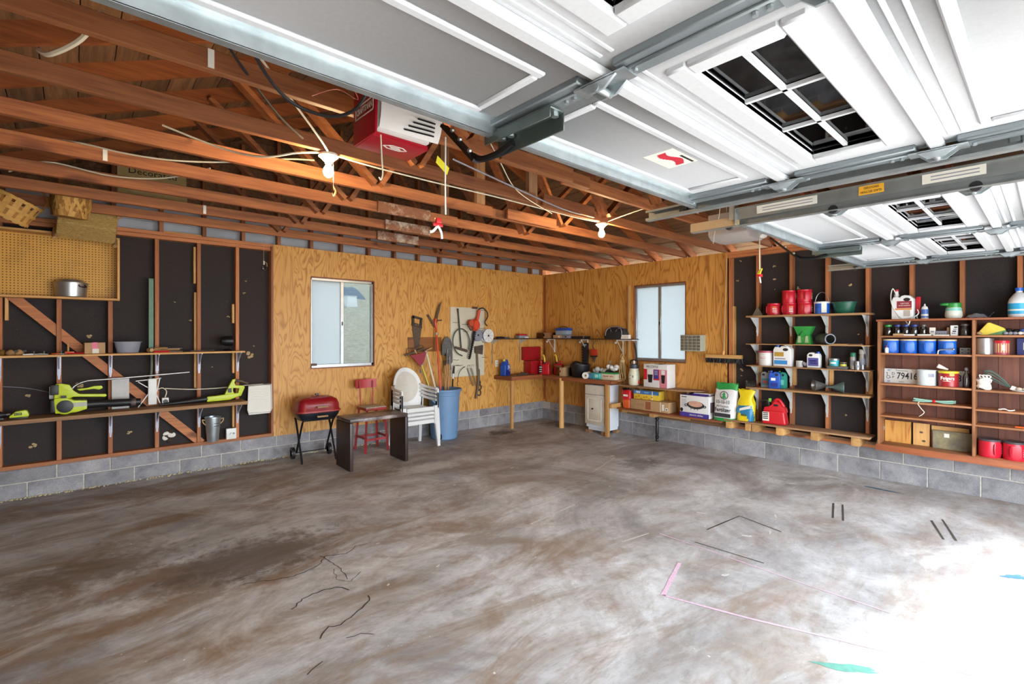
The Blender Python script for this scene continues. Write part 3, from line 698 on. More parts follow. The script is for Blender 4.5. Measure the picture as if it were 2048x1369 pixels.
        if labels and sg < 0:
            f = xe-.024-.0
            for (ya_, yb_, mt, nm) in ((-5.45, -5.75, M_LBL, 'warning_label'), (-5.93, -6.03, M_LBLY, 'warning_label'), (-6.17, -6.38, M_LBL, 'warning_label')):
                lb = MB().box(xa-.0042, xa-.0024, yb_, ya_, z0+.045, z0+.088).build(nm, mt, D)
                if mt is M_LBLY:
                    for k, tx in enumerate(('ENCLOSED', 'GLASS SECTION')): lettering(tx, .015, D, xa-.0047, z0+.075-.019*k if 0 else z0+.058+.019*(1-k), (ya_+yb_)/2, M_INK, rot=(PI/2, PI, -PI/2), sx=.8)
                else:
                    for k in range(2): MB().box(xa-.0046, xa-.0040, yb_+.02, ya_-.03, z0+.056+.015*k, z0+.061+.015*k).build('print_line', M_GREY, lb)
    # opener bracket and curved arm on the centre stile
    br_ = MB().box(xc-.03, xc+.03, yt-.36, yt-.05, zd-.046, zd-.040).box(xc-.032, xc-.028, yt-.36, yt-.05, zd-.075, zd-.04).box(xc+.028, xc+.032, yt-.36, yt-.05, zd-.10, zd-.04)
    br_.build('opener_bracket', plain('dark_galvanised', '#77827f', .4, .8, .15), D, bevel=.003, seg=1)
    for yy in (yt-.10, yt-.14, yt-.34): MB().cyl((xc+.01, yy, zd-.046), (xc+.01, yy, zd-.058), .012, n=6).build('bolt', M_GALV, D)
    ar = MB().tube(spline([(xc+.02, yt-.14, zd-.075), (xc+.02, yt-.06, zd-.09), (xc+.02, yt+.03, zd-.085), (xc+.02, yt+.08, zd-.06)], 5), .012, 8)
    ar.bar((xc+.02, yt+.06, zd-.085), (xc+.02, yt+.27, zd+.11), .012, .035, up=(1,0,0)); 
    for yy in (.09, .15, .2): ar.cyl((xc+.005, yt+yy, zd-.06+(yy-.07)), (xc+.014, yt+yy, zd-.06+(yy-.07)), .008, n=8, m=1)
    ar.build('opener_arm', [M_BLKMET, M_GALV], D)
    return D
d1 = overhead_door('door_1', 'white panelled overhead door, open, nearest the camera', -6.99, -4.27, -5.215, 2.34, 2.275, True, False)
d2 = overhead_door('door_2', 'white panelled overhead door, open, beside the right wall', -3.78, -1.08, -5.27, 2.306, 2.255, True, True)
# maker's sticker on the near door
stk = MB().box(-4.99, -4.79, -5.585, -5.455, 2.3385, 2.3398).build('maker_sticker', M_PAPER, d1)
w_ = MB()
for k in range(12):
    x = -4.97+.0135*k; w_.prism([(x, -5.545+.012*math.sin(k*.6)), (x+.012, -5.545+.012*math.sin(k*.6+.6)), (x+.014, -5.510+.010*math.sin(k*.6+.6)), (x+.002, -5.505+.012*math.sin(k*.6))], 2.3375, 2.3384, 'xy')
w_.build('sticker_print', M_LOGOR, stk); MB().box(-4.90, -4.80, -5.575, -5.565, 2.3376, 2.3384).build('sticker_print', M_INK, stk)

# ------------------------------------------------------------------ openers
op = thing('garage_door_opener', 'red and white garage door opener hanging above the near door', 'door opener', (-5.53, -4.40, 2.55)); op.scale = (.95, .75, 1.05)
M_OPW = plain('opener_lens_white', '#dcd9d6', .35, 0, .04); M_OPR = plain('opener_red', '#a81426', .35, 0, .1)
hb = MB().box(-.15, .15, -.13, .16, .012, .24); hb.build('housing', M_OPW, op, bevel=.02)
rc = MB().prism([(-.168, -.01), (-.156, -.01), (-.148, .24), (-.165, .24)], -.145, .165); rc.box(-.16, .15, -.10, .165, -.012, .012); rc.build('red_cover', M_OPR, op, bevel=.008)
ln_ = MB().grid(lambda u, v: (-.145+.33*u, -.13-.075*math.sin(PI*min(1, v*.95+.05))**.7*(.55+.45*u), .018+.225*v), 14, 10)
ln_.grid(lambda u, v: (.15+.04*math.sin(PI*v)**.7, -.13+.28*u, .018+.225*v), 8, 10); ln_.build('light_lens', M_OPW, op)
vt = MB()
for k in range(4): vt.bar((-.02+.02*k, -.165-.012*k, .035+.018*k), (.14, -.19-.006*k, .035+.018*k), .006, .006)
vt.build('vent_slot', M_BLACK, op)
tx = lettering('CRAFTSMAN', .04, op, -.1695, .125, -.0, M_PAPER, rot=(PI/2, 0, -PI/2), sx=.95, bold=.001)
fr = MB()
for (a, b_, c, d) in ((-.125, .125, .095, .1), (-.125, .125, .15, .155), (-.125, -.12, .095, .155), (.12, .125, .095, .155)): fr.box(-.1705, -.1675, a, b_, c, d)
fr.build('badge_frame', M_PAPER, op)
hx = MB(); 
for k in range(6):
    a0, a1 = k*PI/3, (k+1)*PI/3
    hx.bar((.0+.065*math.cos(a0), .0+.035*math.sin(a0), -.0135), (.0+.065*math.cos(a1), .0+.035*math.sin(a1), -.0135), .008, .002)
for k in (-1, 0, 1): hx.box(-.03+.01*k, .03+.01*k, -.003+.013*k, .003+.013*k, -.0142, -.0128)
hx.build('badge_emblem', M_PAPER, op)
MB().box(-.02, .02, -2.75, -.13, .17, .2).build('drive_rail', M_BLKMET, op)
for xx in (-.13, .13): MB().box(xx-.015, xx+.015, .0, .004, .23, .36).build('hanger_strap', M_GALV, op)
cd = MB().tube([(.18, -.25, .03), (.178, -.25, -.2), (.18, -.25, -.33)], .004, 6); cd.build('pull_cord', M_WHITE, op)
MB().box(.165, .195, -.175, -.145, -.36, -.335).box(.15, .21, -.166, -.154, -.375, -.36).build('pull_handle', M_REDP, op, bevel=.004)
kn = MB().tube(spline([(.18, -.16, -.37), (.15, -.16, -.40), (.13, -.16, -.405)], 4), .007, 6); kn.tube(spline([(.18, -.16, -.37), (.2, -.16, -.40), (.205, -.16, -.43)], 4), .007, 6); kn.build('cord_knot', M_WHITE, op)
MB().add([(.175, -.165, -.04), (.25, -.165, -.085), (.235, -.165, -.12), (.165, -.165, -.075)], [[0,1,2,3]]).add([(.175, -.164, -.04), (.25, -.164, -.085), (.235, -.164, -.12), (.165, -.164, -.075)], [[0,1,2,3]]).build('warning_tag', plain('tag_yellow', '#e8d92e', .6), op)
MB().tube(spline([(-.12, -.1, .0), (-.115, -.1, -.1), (-.11, -.1, -.17), (-.12, -.1, -.2), (-.13, -.1, -.19)], 4), .004, 6).build('antenna_wire', M_CABLE, op)
MB().box(-.19, -.15, -.11, -.02, .215, .24).cyl((-.2, -.1, .225), (-.14, -.1, .225), .012, n=8).build('corner_bracket', M_BLKMET, op)
o2 = thing('garage_door_opener', 'pale grey garage door opener hanging above the far door', 'door opener', (-2.43, -4.72, 2.45))
M_OPG = plain('opener_grey', '#a79f9c', .45, 0, .08)
MB().prism([(-.18, .02), (-.12, -.02), (.14, -.02), (.18, .02), (.18, .2), (-.18, .2)], -.17, .16).build('housing', M_OPG, o2, bevel=.012)
MB().lathe([(.001, -.06), (.055, -.055), (.065, 0), (.06, .05), (.001, .06)], 16, (.12, -.16, .07), axis='x', sx=1.0, sy=1.2).build('light_lens', M_OPW, o2)
MB().box(.06, .17, -.205, -.195, .02, .045).build('lens_slot', M_BLACK, o2)
MB().box(-.02, .02, -2.65, -.17, .14, .17).build('drive_rail', M_BLKMET, o2)
MB().box(-.15, -.05, -.18, -.17, .09, .17).build('terminal_cover', M_GALV, o2)
for xx in (-.15, .15): MB().box(xx-.015, xx+.015, .0, .004, .2, .36).build('hanger_strap', M_GALV, o2)
MB().tube([(.0, -.20, .13), (.0, -.20, -.2), (.005, -.20, -.32)], .005, 6).build('pull_cord', M_CABLE, o2)
MB().box(-.03, .03, -.215, -.185, -.35, -.325).build('pull_handle', M_REDP, o2, bevel=.004)
MB().bar((-.03, -.205, -.33), (.02, -.205, -.28), .02, .012).build('warning_tag', plain('tag_yellow', '#e8d92e', .6), o2)
MB().tube([(.0, -.20, -.35), (.01, -.205, -.4)], .006, 6).build('cord_end', M_WHITE, o2)

# ------------------------------------------------------------------ bare bulbs
M_BULB = emit('lit_bulb', '#ffd9a0', 300); M_CER = plain('porcelain', '#e2ddd0', .3, 0, .05)
def bulb(x, y, z, label, cord):
    o = thing('bare_bulb', label, 'light bulb', (x, y, z))
    MB().lathe([(.001, 0), (.055, -.002), (.06, -.018), (.045, -.03), (.025, -.05), (.02, -.06), (.001, -.06)], 20).build('porcelain_holder', M_CER, o)
    MB().lathe([(.014, -.055), (.016, -.07), (.03, -.098), (.032, -.115), (.026, -.135), (.012, -.146), (.001, -.148)], 16).build('bulb', M_BULB, o)
    if cord:
        MB().tube(spline([(.03, 0, -.04), (.032, 0, -.14), (.03, 0, -.22)], 3), .0016, 5).build('pull_chain', M_ALU, o)
        MB().tube(spline([(.03, 0, -.2), (.045, .0, -.23), (.03, .0, -.26), (.02, 0, -.24)], 4), .006, 5).build('string_knot', M_ROPE, o)
    return o
bulb(-5.52, -3.535, 2.748, 'lit bare bulb with a pull string, nearest the red opener', True)
bulb(-2.72, -3.50, 2.748, 'lit bare bulb on the joist near the right wall', False)
hb_ = thing('hanging_bulb', 'small unlit clear bulb hanging on a string before the black wall', 'light bulb', (-5.1, -.585, 2.345))
MB().tube([(0, 0, .405), (0, 0, .1)], .0018, 5).build('string', M_ROPE, hb_); MB().cyl((0,0,.1), (0,0,.06), .013, n=10).build('socket', M_ALU, hb_)
MB().lathe([(.011, .065), (.014, .05), (.026, .025), (.026, .008), (.012, -.008), (.001, -.01)], 14).build('glass', M_JAR, hb_); MB().tube(spline([(0,0,.1), (.03, 0, .08), (.035, 0, .04)], 4), .003, 5).build('wire', M_ROPE, hb_)

# ------------------------------------------------------------------ cables on the joists
def cable(label, pts, r, m, name='electrical_cable', group=None):
    return tag(MB().tube(spline(pts, 6), r, 6).build(name, m), label, 'cable', group)
M_BCAB = plain('black_cord', '#28282b', .5)
cable('black power cord drooping from the near door to the red opener', [(-6.40, -4.95, 2.83), (-6.22, -4.55, 2.72), (-6.02, -4.32, 2.66), (-5.86, -4.34, 2.62), (-5.76, -4.42, 2.64), (-5.72, -4.50, 2.72), (-5.70, -4.50, 2.80)], .008, M_BCAB)
cable('thin dark cord running above the near joists', [(-6.45, -4.6, 2.86), (-6.2, -4.25, 2.80), (-5.95, -3.95, 2.74), (-5.75, -3.75, 2.72)], .006, M_BCAB)
cable('white cable pair feeding the bulb near the red opener', [(-6.1, -4.2, 2.87), (-5.85, -3.95, 2.80), (-5.65, -3.75, 2.74), (-5.52, -3.54, 2.752)], .006, M_CABLE)
cable('white cable looping left of the bulb near the red opener', [(-6.3, -2.92, 2.90), (-6.02, -3.1, 2.78), (-5.85, -3.35, 2.70), (-5.7, -3.5, 2.72), (-5.57, -3.535, 2.745)], .006, M_CABLE)
cable('white cable from the first bulb along the joists to the second bulb', [(-5.5, -3.53, 2.752), (-5.2, -3.52, 2.742), (-4.7, -3.50, 2.745), (-4.2, -3.52, 2.742), (-3.6, -3.50, 2.744), (-3.1, -3.49, 2.743), (-2.76, -3.5, 2.75)], .0055, M_CABLE)
cable('white cable rising from the second bulb to the roof', [(-2.68, -3.5, 2.752), (-2.6, -3.6, 2.80), (-2.5, -3.8, 2.86), (-2.42, -3.95, 2.90)], .006, M_CABLE)
cable('grey cable strung over the middle joists', [(-4.9, -4.0, 2.74), (-4.3, -3.85, 2.735), (-3.6, -3.7, 2.72), (-3.2, -3.62, 2.735)], .006, M_GREY)
cable('thin white wire slanting across from the near door bracket', [(-5.1, -4.45, 2.88), (-4.6, -4.1, 2.78), (-4.1, -3.75, 2.74), (-3.4, -3.45, 2.74)], .0035, M_CABLE)
cable('white cable pair draped between the left joists', [(-7.0, -2.1, 2.90), (-6.7, -2.38, 2.85), (-6.45, -2.55, 2.79), (-6.2, -2.68, 2.77), (-5.9, -2.8, 2.80), (-5.6, -2.957, 2.85), (-5.45, -3.1, 2.84)], .0055, M_CABLE)
cable('white cable lying low between the left joists', [(-7.05, -1.5, 2.80), (-6.85, -1.762, 2.85), (-6.5, -1.95, 2.78), (-6.2, -2.15, 2.78), (-5.95, -2.387, 2.85)], .0055, M_CABLE)
cable('short white cable stub hanging over the leftmost joist', [(-6.62, -3.95, 2.95), (-6.68, -3.80, 2.88), (-6.78, -3.65, 2.84), (-6.82, -3.56, 2.88)], .011, M_CABLE)
cable('tangle of thin red and white wires beside the red opener', [(-5.86, -4.7, 2.78), (-5.84, -4.5, 2.72), (-5.8, -4.6, 2.70), (-5.88, -4.66, 2.66), (-5.79, -4.55, 2.64), (-5.86, -4.5, 2.68), (-5.95, -4.45, 2.64)], .0022, plain('red_wire', '#b0564a', .5))
cable('thin wire hanging beneath the far opener', [(-2.75, -4.74, 2.752), (-2.70, -4.70, 2.6), (-2.68, -4.66, 2.5), (-2.72, -4.66, 2.38)], .003, M_CABLE)
# ------------------------------------------------------------------ things on the left wall
def bracket_mesh(h, dep):
    "pressed steel shelf bracket: plate on the stud, arm under the shelf, tapered gusset; local front is -y, top at z = 0"
    b = MB()
    b.prism([(-.014, 0), (.014, 0), (.012, -h*.75), (.006, -h), (-.006, -h), (-.012, -h*.75)], -.004, 0)
    b.prism([(-.013, 0), (.013, 0), (.006, -dep), (-.006, -dep)], -.004, 0, 'xy')
    b.prism([(-.004, -.004), (-dep*.92, -.004), (-dep*.85, -.014), (-.02, -h*.55), (-.008, -h*.96), (-.004, -h*.96)], -.0045, .0045, 'yz')
    b.box(-.0125, -.009, -.012, 0, -h*.8, 0).box(.009, .0125, -.012, 0, -h*.8, 0)
    return b.mesh('bracket', M_BRK, smooth=30)
M_BRK = plain('pressed_steel_bracket', '#b9bfd0', .4, .35, .12, 20); M_BRKW = M_WPAINT
BR_L = bracket_mesh(.23, .19)
sh = thing('wall_shelf', 'upper long plank shelf on steel brackets across the black wall', 'shelf', (0, 0, 0))
MB().box(-7.6, -5.20, -.215, .0, 1.402, 1.422).build('shelf_board', M_PALE['x'], sh, bevel=.002, seg=1)
for x in (-7.215, -6.807, -6.415, -6.021, -5.629, -5.234): inst('bracket', BR_L, sh, (x, 0, 1.401))
sh = thing('wall_shelf', 'lower long plank shelf holding the lime green blowers', 'shelf', (0, 0, 0))
MB().box(-7.6, -5.19, -.29, .0, .80, .838).build('shelf_board', M_OLD['x'], sh, bevel=.003, seg=1)
BR_L2 = bracket_mesh(.25, .24)
for x in (-7.215, -6.415, -6.021, -5.629, -5.234): inst('bracket', BR_L2, sh, (x, 0, .799))

# pegboard box
pc = LT('pegboard_cabinet', 'shallow open wooden box lined with golden pegboard, holding the pot', 'cabinet', -6.85, 0, 1.962)
MB().box(-.52, .50, -.012, -.006, 0, .64).build('pegboard_back', M_PEGY, pc)
MB().box(-.52, .502, -.165, -.004, 0, .02).build('bottom_board', M_PALE['x'], pc, bevel=.002, seg=1); MB().box(-.52, .502, -.165, -.004, .62, .64).build('top_board', M_PALE['x'], pc, bevel=.002, seg=1)
for x in (-.52, .482): MB().box(x, x+.02, -.165, -.004, .02, .62).build('side_board', M_PALE['z'], pc, bevel=.002, seg=1)
pot = LT('stock_pot', 'dented aluminium pot with lid in the pegboard box', 'pot', -6.72, .09, 1.982)
MB().lathe([(.001, 0), (.108, 0), (.115, .006), (.128, .10), (.13, .135), (.126, .135), (.122, .1), (.1, .01), (.001, .01)], 32).build('pot_body', M_ALU, pot)
MB().lathe([(.132, .136), (.132, .142), (.105, .15), (.095, .17), (.05, .176), (.001, .176)], 32).build('lid', M_ALU, pot)
for a in (-.9, 2.2): MB().tube(spline([(.125*math.cos(a-.2), .125*math.sin(a-.2), .12), (.15*math.cos(a-.2), .15*math.sin(a-.2), .1), (.15*math.cos(a+.2), .15*math.sin(a+.2), .1), (.125*math.cos(a+.2), .125*math.sin(a+.2), .12)], 4), .005, 6).build('handle', M_BLKMET, pot)

# on the upper shelf
cb = LT('cardboard_box', 'small cardboard box closed with pink tape on the upper plank shelf', 'box', -6.545, .10, 1.423, .06)
MB().box(-.08, .08, -.06, .06, 0, .112).build('carton', M_CARD, cb, bevel=.003, seg=1)
MB().box(-.022, .022, -.0612, .061, .02, .1135).build('tape', plain('pink_tape', '#d84a6b', .4), cb); MB().box(-.02, .03, -.0618, -.0605, .005, .05).build('paper_label', M_PAPER, cb)
tub = LT('wash_tub', 'oval grey plastic tub on the upper plank shelf', 'tub', -6.28, .105, 1.423)
MB().lathe([(.001, 0), (.085, 0), (.09, .005), (.112, .11), (.12, .112), (.12, .118), (.108, .118), (.086, .01), (.001, .008)], 30, sy=.62).build('tub_body', M_GREY, tub)
def stick_tool(name, label, cat, x, d, z, rot, parts, group=None):
    o = LT(name, label, cat, x, d, z, rot, group)
    for nm, mb, mt in parts: mb.build(nm, mt, o)
    return o
stick_tool('hammer', 'wooden-handled mallet lying on the upper shelf above the green bar', 'hammer', -6.02, .12, 1.43, .25, [
    ('handle', MB().tube([(-.05, 0, .015), (.1, 0, .02), (.2, 0, .022)], [.016, .013, .013], 8), M_TOOLW['x']), ('head', MB().cyl((-.08, -.045, .02), (-.08, .045, .02), .019, n=12).box(-.1, -.06, -.01, .01, .003, .035), M_TOOLW['y'])])
stick_tool('chisel', 'wood-handled chisel crossed over the mallet on the upper shelf', 'chisel', -5.97, .14, 1.462, -.12, [
    ('handle', MB().tube([(-.09, 0, .0), (0, 0, .004), (.03, 0, .004)], [.014, .015, .01], 8), M_TOOLW['x']), ('blade', MB().box(.03, .16, -.008, .008, -.001, .003), M_DULL)])
stick_tool('screwdriver', 'long red-handled screwdriver lying on the upper shelf', 'screwdriver', -5.93, .185, 1.432, .03, [
    ('handle', MB().tube([(-.14, 0, 0), (-.13, 0, 0), (-.02, 0, 0), (0, 0, 0)], [.006, .011, .011, .007], 8), M_REDP), ('shaft', MB().cyl((0, 0, 0), (.12, 0, 0), .004, n=8), M_ALU)])
stick_tool('file', 'thin steel rod tool lying on the upper shelf right of the screwdriver', 'rod', -5.62, .13, 1.431, 0, [('rod', MB().cyl((-.12, 0, 0), (.12, 0, .004), .005, n=8), M_DULL), ('handle', MB().cyl((-.2, 0, 0), (-.11, 0, 0), .007, n=8), M_BLACK)])
sp = LT('spotlight', 'black metal spotlight on a post at the end of the upper shelf', 'lamp', -5.36, .11, 1.423)
MB().lathe([(.001, -.075), (.04, -.07), (.056, -.03), (.06, .045), (.052, .045), (.001, .0)], 20, (0, 0, .115), axis='x').build('lamp_shade', M_BLKMET, sp)
MB().cyl((.02, 0, .02), (.02, 0, .09), .007, n=8).build('stem', M_BLKMET, sp); MB().lathe([(.001, 0), (.045, 0), (.05, .012), (.015, .025), (.001, .025)], 16, (.0, 0, 0)).build('base', M_BLKMET, sp)
M_BRASS = plain('brass', '#b8934a', .4, .7, .2)
for (x, d, lb, cat, col) in ((-7.19, .1, 'brass tap fitting at the far left of the upper shelf', 'fitting', M_BRASS), (-7.135, .13, 'round wooden knob on the upper shelf', 'knob', M_TOOLW['x']), (-7.08, .09, 'tan leather pouch lump on the upper shelf', 'pouch', M_TOOLW['y'])):
    o = LT('small_fitting', lb, cat, x, d, 1.423)
    MB().lathe([(.001, 0), (.02, .0), (.03, .015), (.024, .035), (.012, .05), (.001, .055)], 12, sx=1.2).build('body', col, o); MB().cyl((-.01, 0, .03), (.05, 0, .04), .012, n=8).build('spout', M_DULL, o)
for (x, l, lb) in ((-7.0, .11, 'thin white bracket piece'), (-6.93, .1, 'bent steel strip'), (-6.8, .06, 'short steel peg')):
    o = LT('hardware_piece', lb+' lying on the upper shelf', 'hardware', x, .14, 1.423, .2)
    MB().prism([(-l/2, 0), (l/2, 0), (l/2, .008), (.0, .014), (-l/2, .01)], -.01, .01).build('body', M_DULL if 'steel' in lb else M_PAPER, o); MB().cyl((l*.2, 0, .0), (l*.2, 0, .035), .006, n=8).build('pin', M_DULL, o)
M_ORG = plain('orange_plastic', '#e0601f', .4)
o = LT('scissors', 'orange-handled scissors on the upper shelf by the second stud', 'scissors', -6.83, .16, 1.424, .1)
for k, y in enumerate((-.02, .02)): MB().tube([(.0+.025*math.cos(a), y+.016*math.sin(a), .008) for a in [i*PI/5 for i in range(10)]], .005, 6, closed=True).build('handle_loop', M_ORG, o); MB().bar((.02, y*.6, .008), (.14, -y*.2, .008), .01, .003).build('blade', M_DULL, o)
o = LT('chalk_line_reel', 'orange and wood square block on the upper shelf by the second stud', 'block', -6.73, .13, 1.424)
MB().box(-.035, .035, -.02, .02, 0, .026).build('body', M_ORG, o, bevel=.006); MB().cyl((-.01, .025, 0), (-.01, .025, .11), .008, n=8).build('wood_peg', M_PALE['z'], o)
o = LT('pliers', 'red-handled pliers lying open on the upper shelf beside the cardboard box', 'pliers', -6.65, .15, 1.424, .1)
for s in (-1, 1): MB().tube(spline([(.06, 0, .008), (.0, s*.012, .008), (-.04, s*.022, .008), (-.1, s*.02, .008)], 4), .006, 6).build('handle', M_REDP, o)
MB().prism([(.04, -.014), (.085, -.005), (.085, .005), (.04, .014)], .003, .014, 'xy').build('jaw', M_DULL, o)

# green angle bar, outlets, wires
gb = tag(MB().box(-.022, .022, -.005, 0, 0, .80).box(-.022, -.017, -.03, 0, 0, .80).build('green_bar', plain('green_metal', '#5a7a66', .5, .2, .2)), 'tall green metal angle bar standing on the upper shelf beside a stud', 'metal bar'); gb.location = (-6.075, -.008, 1.423)
gs_ = tag(MB().tube(spline([(0, 0, .0), (0, 0, -.15), (-.01, 0, -.25), (-.03, 0, -.3)], 5), .012, 8).build('hose_end', plain('grey_green_hose', '#6d7364', .6)), 'short grey-green hose end hanging under the shelf below the green bar', 'hose'); gs_.location = (-6.07, -.012, 1.398)
def outlet(lbl, loc, rotz, w=.07, h=.115, box=.0, mat=None):
    o = thing('wall_outlet', lbl, 'outlet', loc, rotz)
    MB().box(-w/2, w/2, -.006-box, 0, -h/2, h/2).build('cover_plate', mat or M_CER, o, bevel=.002, seg=1)
    for z in (-.022, .022):
        MB().lathe([(.016, -.0015), (.016, 0)], 14, (0, -.0066-box, z), axis='y').build('socket', plain('socket_beige', '#cfc6b0', .5), o)
        for x in (-.005, .005): MB().box(x-.0012, x+.0012, -.009-box, -.0075-box, z-.005, z+.005).build('slot', M_BLACK, o)
    return o
outlet('double outlet on the black wall behind the lime blower', (-6.835, -.0, 1.045), 0, .085, .12, .03)
outlet('double outlet above the left end of the workbench', (-1.165, -.012, 1.10), 0)
outlet('brown double outlet above the food box on the workbench', (-.012, -1.60, 1.12), -PI/2, mat=plain('outlet_tan', '#b89a6a', .5))
ob = LT('junction_box', 'square white junction box on the bottom plate beside the galvanised bucket', 'junction box', -5.31, .0, .376)
MB().box(-.052, .052, -.055, 0, 0, .125).build('body', M_WHITE, ob, bevel=.004); MB().bar((-.02, -.056, .055), (.0, -.056, .08), .004, .003, up=(0,1,0)).build('pencil_mark', M_INK, ob); MB().box(.012, .035, -.0565, -.055, .055, .075).build('printed_mark', M_GREY, ob)
cable('white cable stapled along the black wall above the second blower', [(-5.95, -.02, 1.02), (-5.7, -.004, .99), (-5.45, -.004, .985), (-5.2, -.004, .995), (-4.95, -.004, 1.0)], .006, M_CABLE)
cable('thin grey wire crossing the black wall to the outlet', [(-7.2, -.004, 1.13), (-7.05, .07, 1.10), (-6.92, .06, 1.06), (-6.87, -.02, 1.05)], .003, M_GREY)

# on the lower shelf
bt = LT('drill', 'black and grey power tool end at the far left of the lower shelf', 'drill', -7.22, .17, .839)
MB().lathe([(.001, -.06), (.03, -.055), (.035, 0), (.03, .03), (.016, .05), (.014, .065), (.001, .066)], 14, (0, 0, .045), axis='x').build('motor', M_BLACK, bt); MB().box(-.05, .05, -.035, .035, 0, .02).build('battery', M_BLACK, bt, bevel=.005); MB().cyl((.05, 0, .045), (.09, 0, .045), .012, n=10).build('chuck', M_DULL, bt)
ch = LT('battery_charger', 'flat lime green battery charger on the lower shelf', 'charger', -7.075, .17, .839)
MB().box(-.062, .062, -.045, .045, 0, .016).build('base', M_BLACK, ch, bevel=.004)
MB().prism([(-.062, .016), (.062, .016), (.068, .03), (.055, .07), (.04, .078), (-.02, .07), (-.062, .03)], -.045, .045).build('shell', M_LIME, ch, bevel=.006)
MB().box(-.03, .02, -.047, -.044, .036, .058).build('badge', M_BLACK, ch); lettering('RYOBI', .014, ch, -.005, .047, -.0475, M_LIME)
def blower(o):
    MB().lathe([(.03, -.045), (.075, -.045), (.08, -.03), (.08, .045), (.06, .06), (.03, .06)], 20, (-.06, 0, .085), axis='y').build('fan_housing', M_LIME, o, bevel=.004)
    MB().lathe([(.03, -.065), (.06, -.06), (.062, -.04), (.03, -.04)], 18, (-.06, 0, .085), axis='y').build('intake_grille', M_BLACK, o)
    MB().prism([(-.13, .02), (.02, .02), (.1, .045), (.1, .13), (.0, .14), (-.06, .17), (-.14, .165)], -.05, .05).build('body_shell', M_LIME, o, bevel=.01)
    MB().box(-.165, -.12, -.045, .045, .03, .15).build('rear_guard', M_BLACK, o, bevel=.01)
    MB().prism([(-.14, .15), (-.05, .15), (.0, .17), (.06, .165), (.24, .15), (.25, .165), (.24, .18), (.04, .195), (.0, .23), (-.03, .29), (-.09, .305), (-.13, .30)], -.025, .025).build('handle_shell', M_LIME, o, bevel=.008)
    MB().prism([(-.17, .20), (-.105, .2), (-.105, .295), (-.165, .295)], -.04, .04).build('battery', M_BLACK, o, bevel=.008)
    MB().prism([(.02, .245), (.1, .25), (.15, .265), (.21, .265), (.22, .24), (.19, .225), (.15, .235), (.04, .225)], -.018, .018).build('grip', [M_LIME], o, bevel=.008)
    MB().box(.0, .1, -.056, -.05, .075, .115).build('badge_panel', plain('badge_grey', '#b8b9a8', .5), o)
    MB().box(-.09, -.05, -.053, -.049, .165, .19).build('logo_plate', M_BLACK, o)
    MB().tube([(.09, 0, .085), (.2, 0, .085), (.28, 0, .08), (.3, 0, .08), (.52, 0, .075)], [.04, .038, .036, .04, .036], 16).build('air_tube', M_BLACK, o); MB().lathe([(.0375, -.02), (.0375, .02)], 16, (.46, 0, .076), axis='x').build('tube_band', plain('band_brown', '#6d5b55', .5), o)
    lettering('RYOBI', .028, o, .05, .142, -.051, M_INK)
bl = LT('leaf_blower', 'lime green leaf blower with a thick black tube on the lower shelf', 'leaf blower', -6.70, .17, .839, -.03)
blower(bl)
b2 = LT('leaf_blower', 'slim lime green blower with a long tapering black tube near the paint tray', 'leaf blower', -5.40, .13, .839, .0)
MB().tube([(-.62, .02, .015), (-.45, .01, .025), (-.22, 0, .04), (-.17, 0, .045)], [.012, .02, .032, .036], 14).build('air_tube', M_BLACK, b2)
MB().prism([(-.18, .01), (.05, .015), (.15, .05), (.16, .09), (.04, .085), (-.06, .075), (-.18, .07)], -.035, .035).build('body_shell', M_LIME, b2, bevel=.012)
MB().prism([(.0, .08), (.04, .17), (.08, .25), (.115, .255), (.10, .21), (.115, .18), (.20, .17), (.21, .15), (.17, .05), (.13, .05), (.15, .14), (.09, .15), (.085, .12), (.10, .085)], -.026, .026).build('handle_shell', M_LIME, b2, bevel=.006)
MB().tube([(.1, 0, .235), (.17, 0, .225), (.25, 0, .19)], [.018, .02, .018], 10).build('battery_end', M_RUST, b2); MB().box(.03, .07, -.03, -.025, .1, .15).build('label_panel', M_BLACK, b2)
cdx = tag(MB().tube(spline([(0, 0, 0), (.03, 0, .05), (.12, 0, .092), (.3, 0, .10), (.6, 0, .115), (.98, 0, .135)], 6), .010, 10).build('conduit_pipe', M_ALU), 'bent aluminium conduit pipe lying above the lime blower', 'pipe'); cdx.location = (-6.72, -.12, 1.06)
pl = LT('access_panel', 'plain grey panel standing behind the thick black blower tube', 'panel', -6.335, .03, .945)
MB().box(-.072, .072, -.006, .006, -.106, .215).build('sheet', plain('grey_panel', '#c3c0bd', .5), pl, bevel=.002, seg=1); MB().box(-.072, .072, -.01, .01, .212, .222).build('rim', M_ALU, pl)
lf = LT('light_fixture', 'white folding lamp fixture with wire frame beside the grey panel', 'lamp', -6.05, .05, .839)
MB().box(-.055, .02, -.02, .03, .02, .30).build('housing', M_WHITE, lf, bevel=.006)
for (a, c) in (((-.16, 0, .28), (.06, 0, .30)), ((-.14, 0, .27), (-.05, 0, .2)), ((-.14, 0, .0), (-.05, 0, .14)), ((.02, 0, .15), (.05, 0, .3)), ((.02, 0, .12), (.06, 0, .0))): MB().bar(a, c, .012, .008).build('frame_bar', M_WHITE, lf)
so = LT('socket_adapter', 'white cube socket adapter beside the lamp fixture', 'socket', -5.955, .06, .839)
MB().box(-.03, .03, -.03, .03, .01, .085).build('body', M_WHITE, so, bevel=.005); MB().lathe([(.001, -.003), (.022, -.003), (.024, 0)], 14, (0, -.031, .045), axis='y').build('socket_face', M_BLACK, so); MB().tube(spline([(0, .02, .08), (.015, .02, .15), (-.02, .02, .19), (-.06, .02, .18)], 4), .006, 6).build('lead', M_CABLE, so)
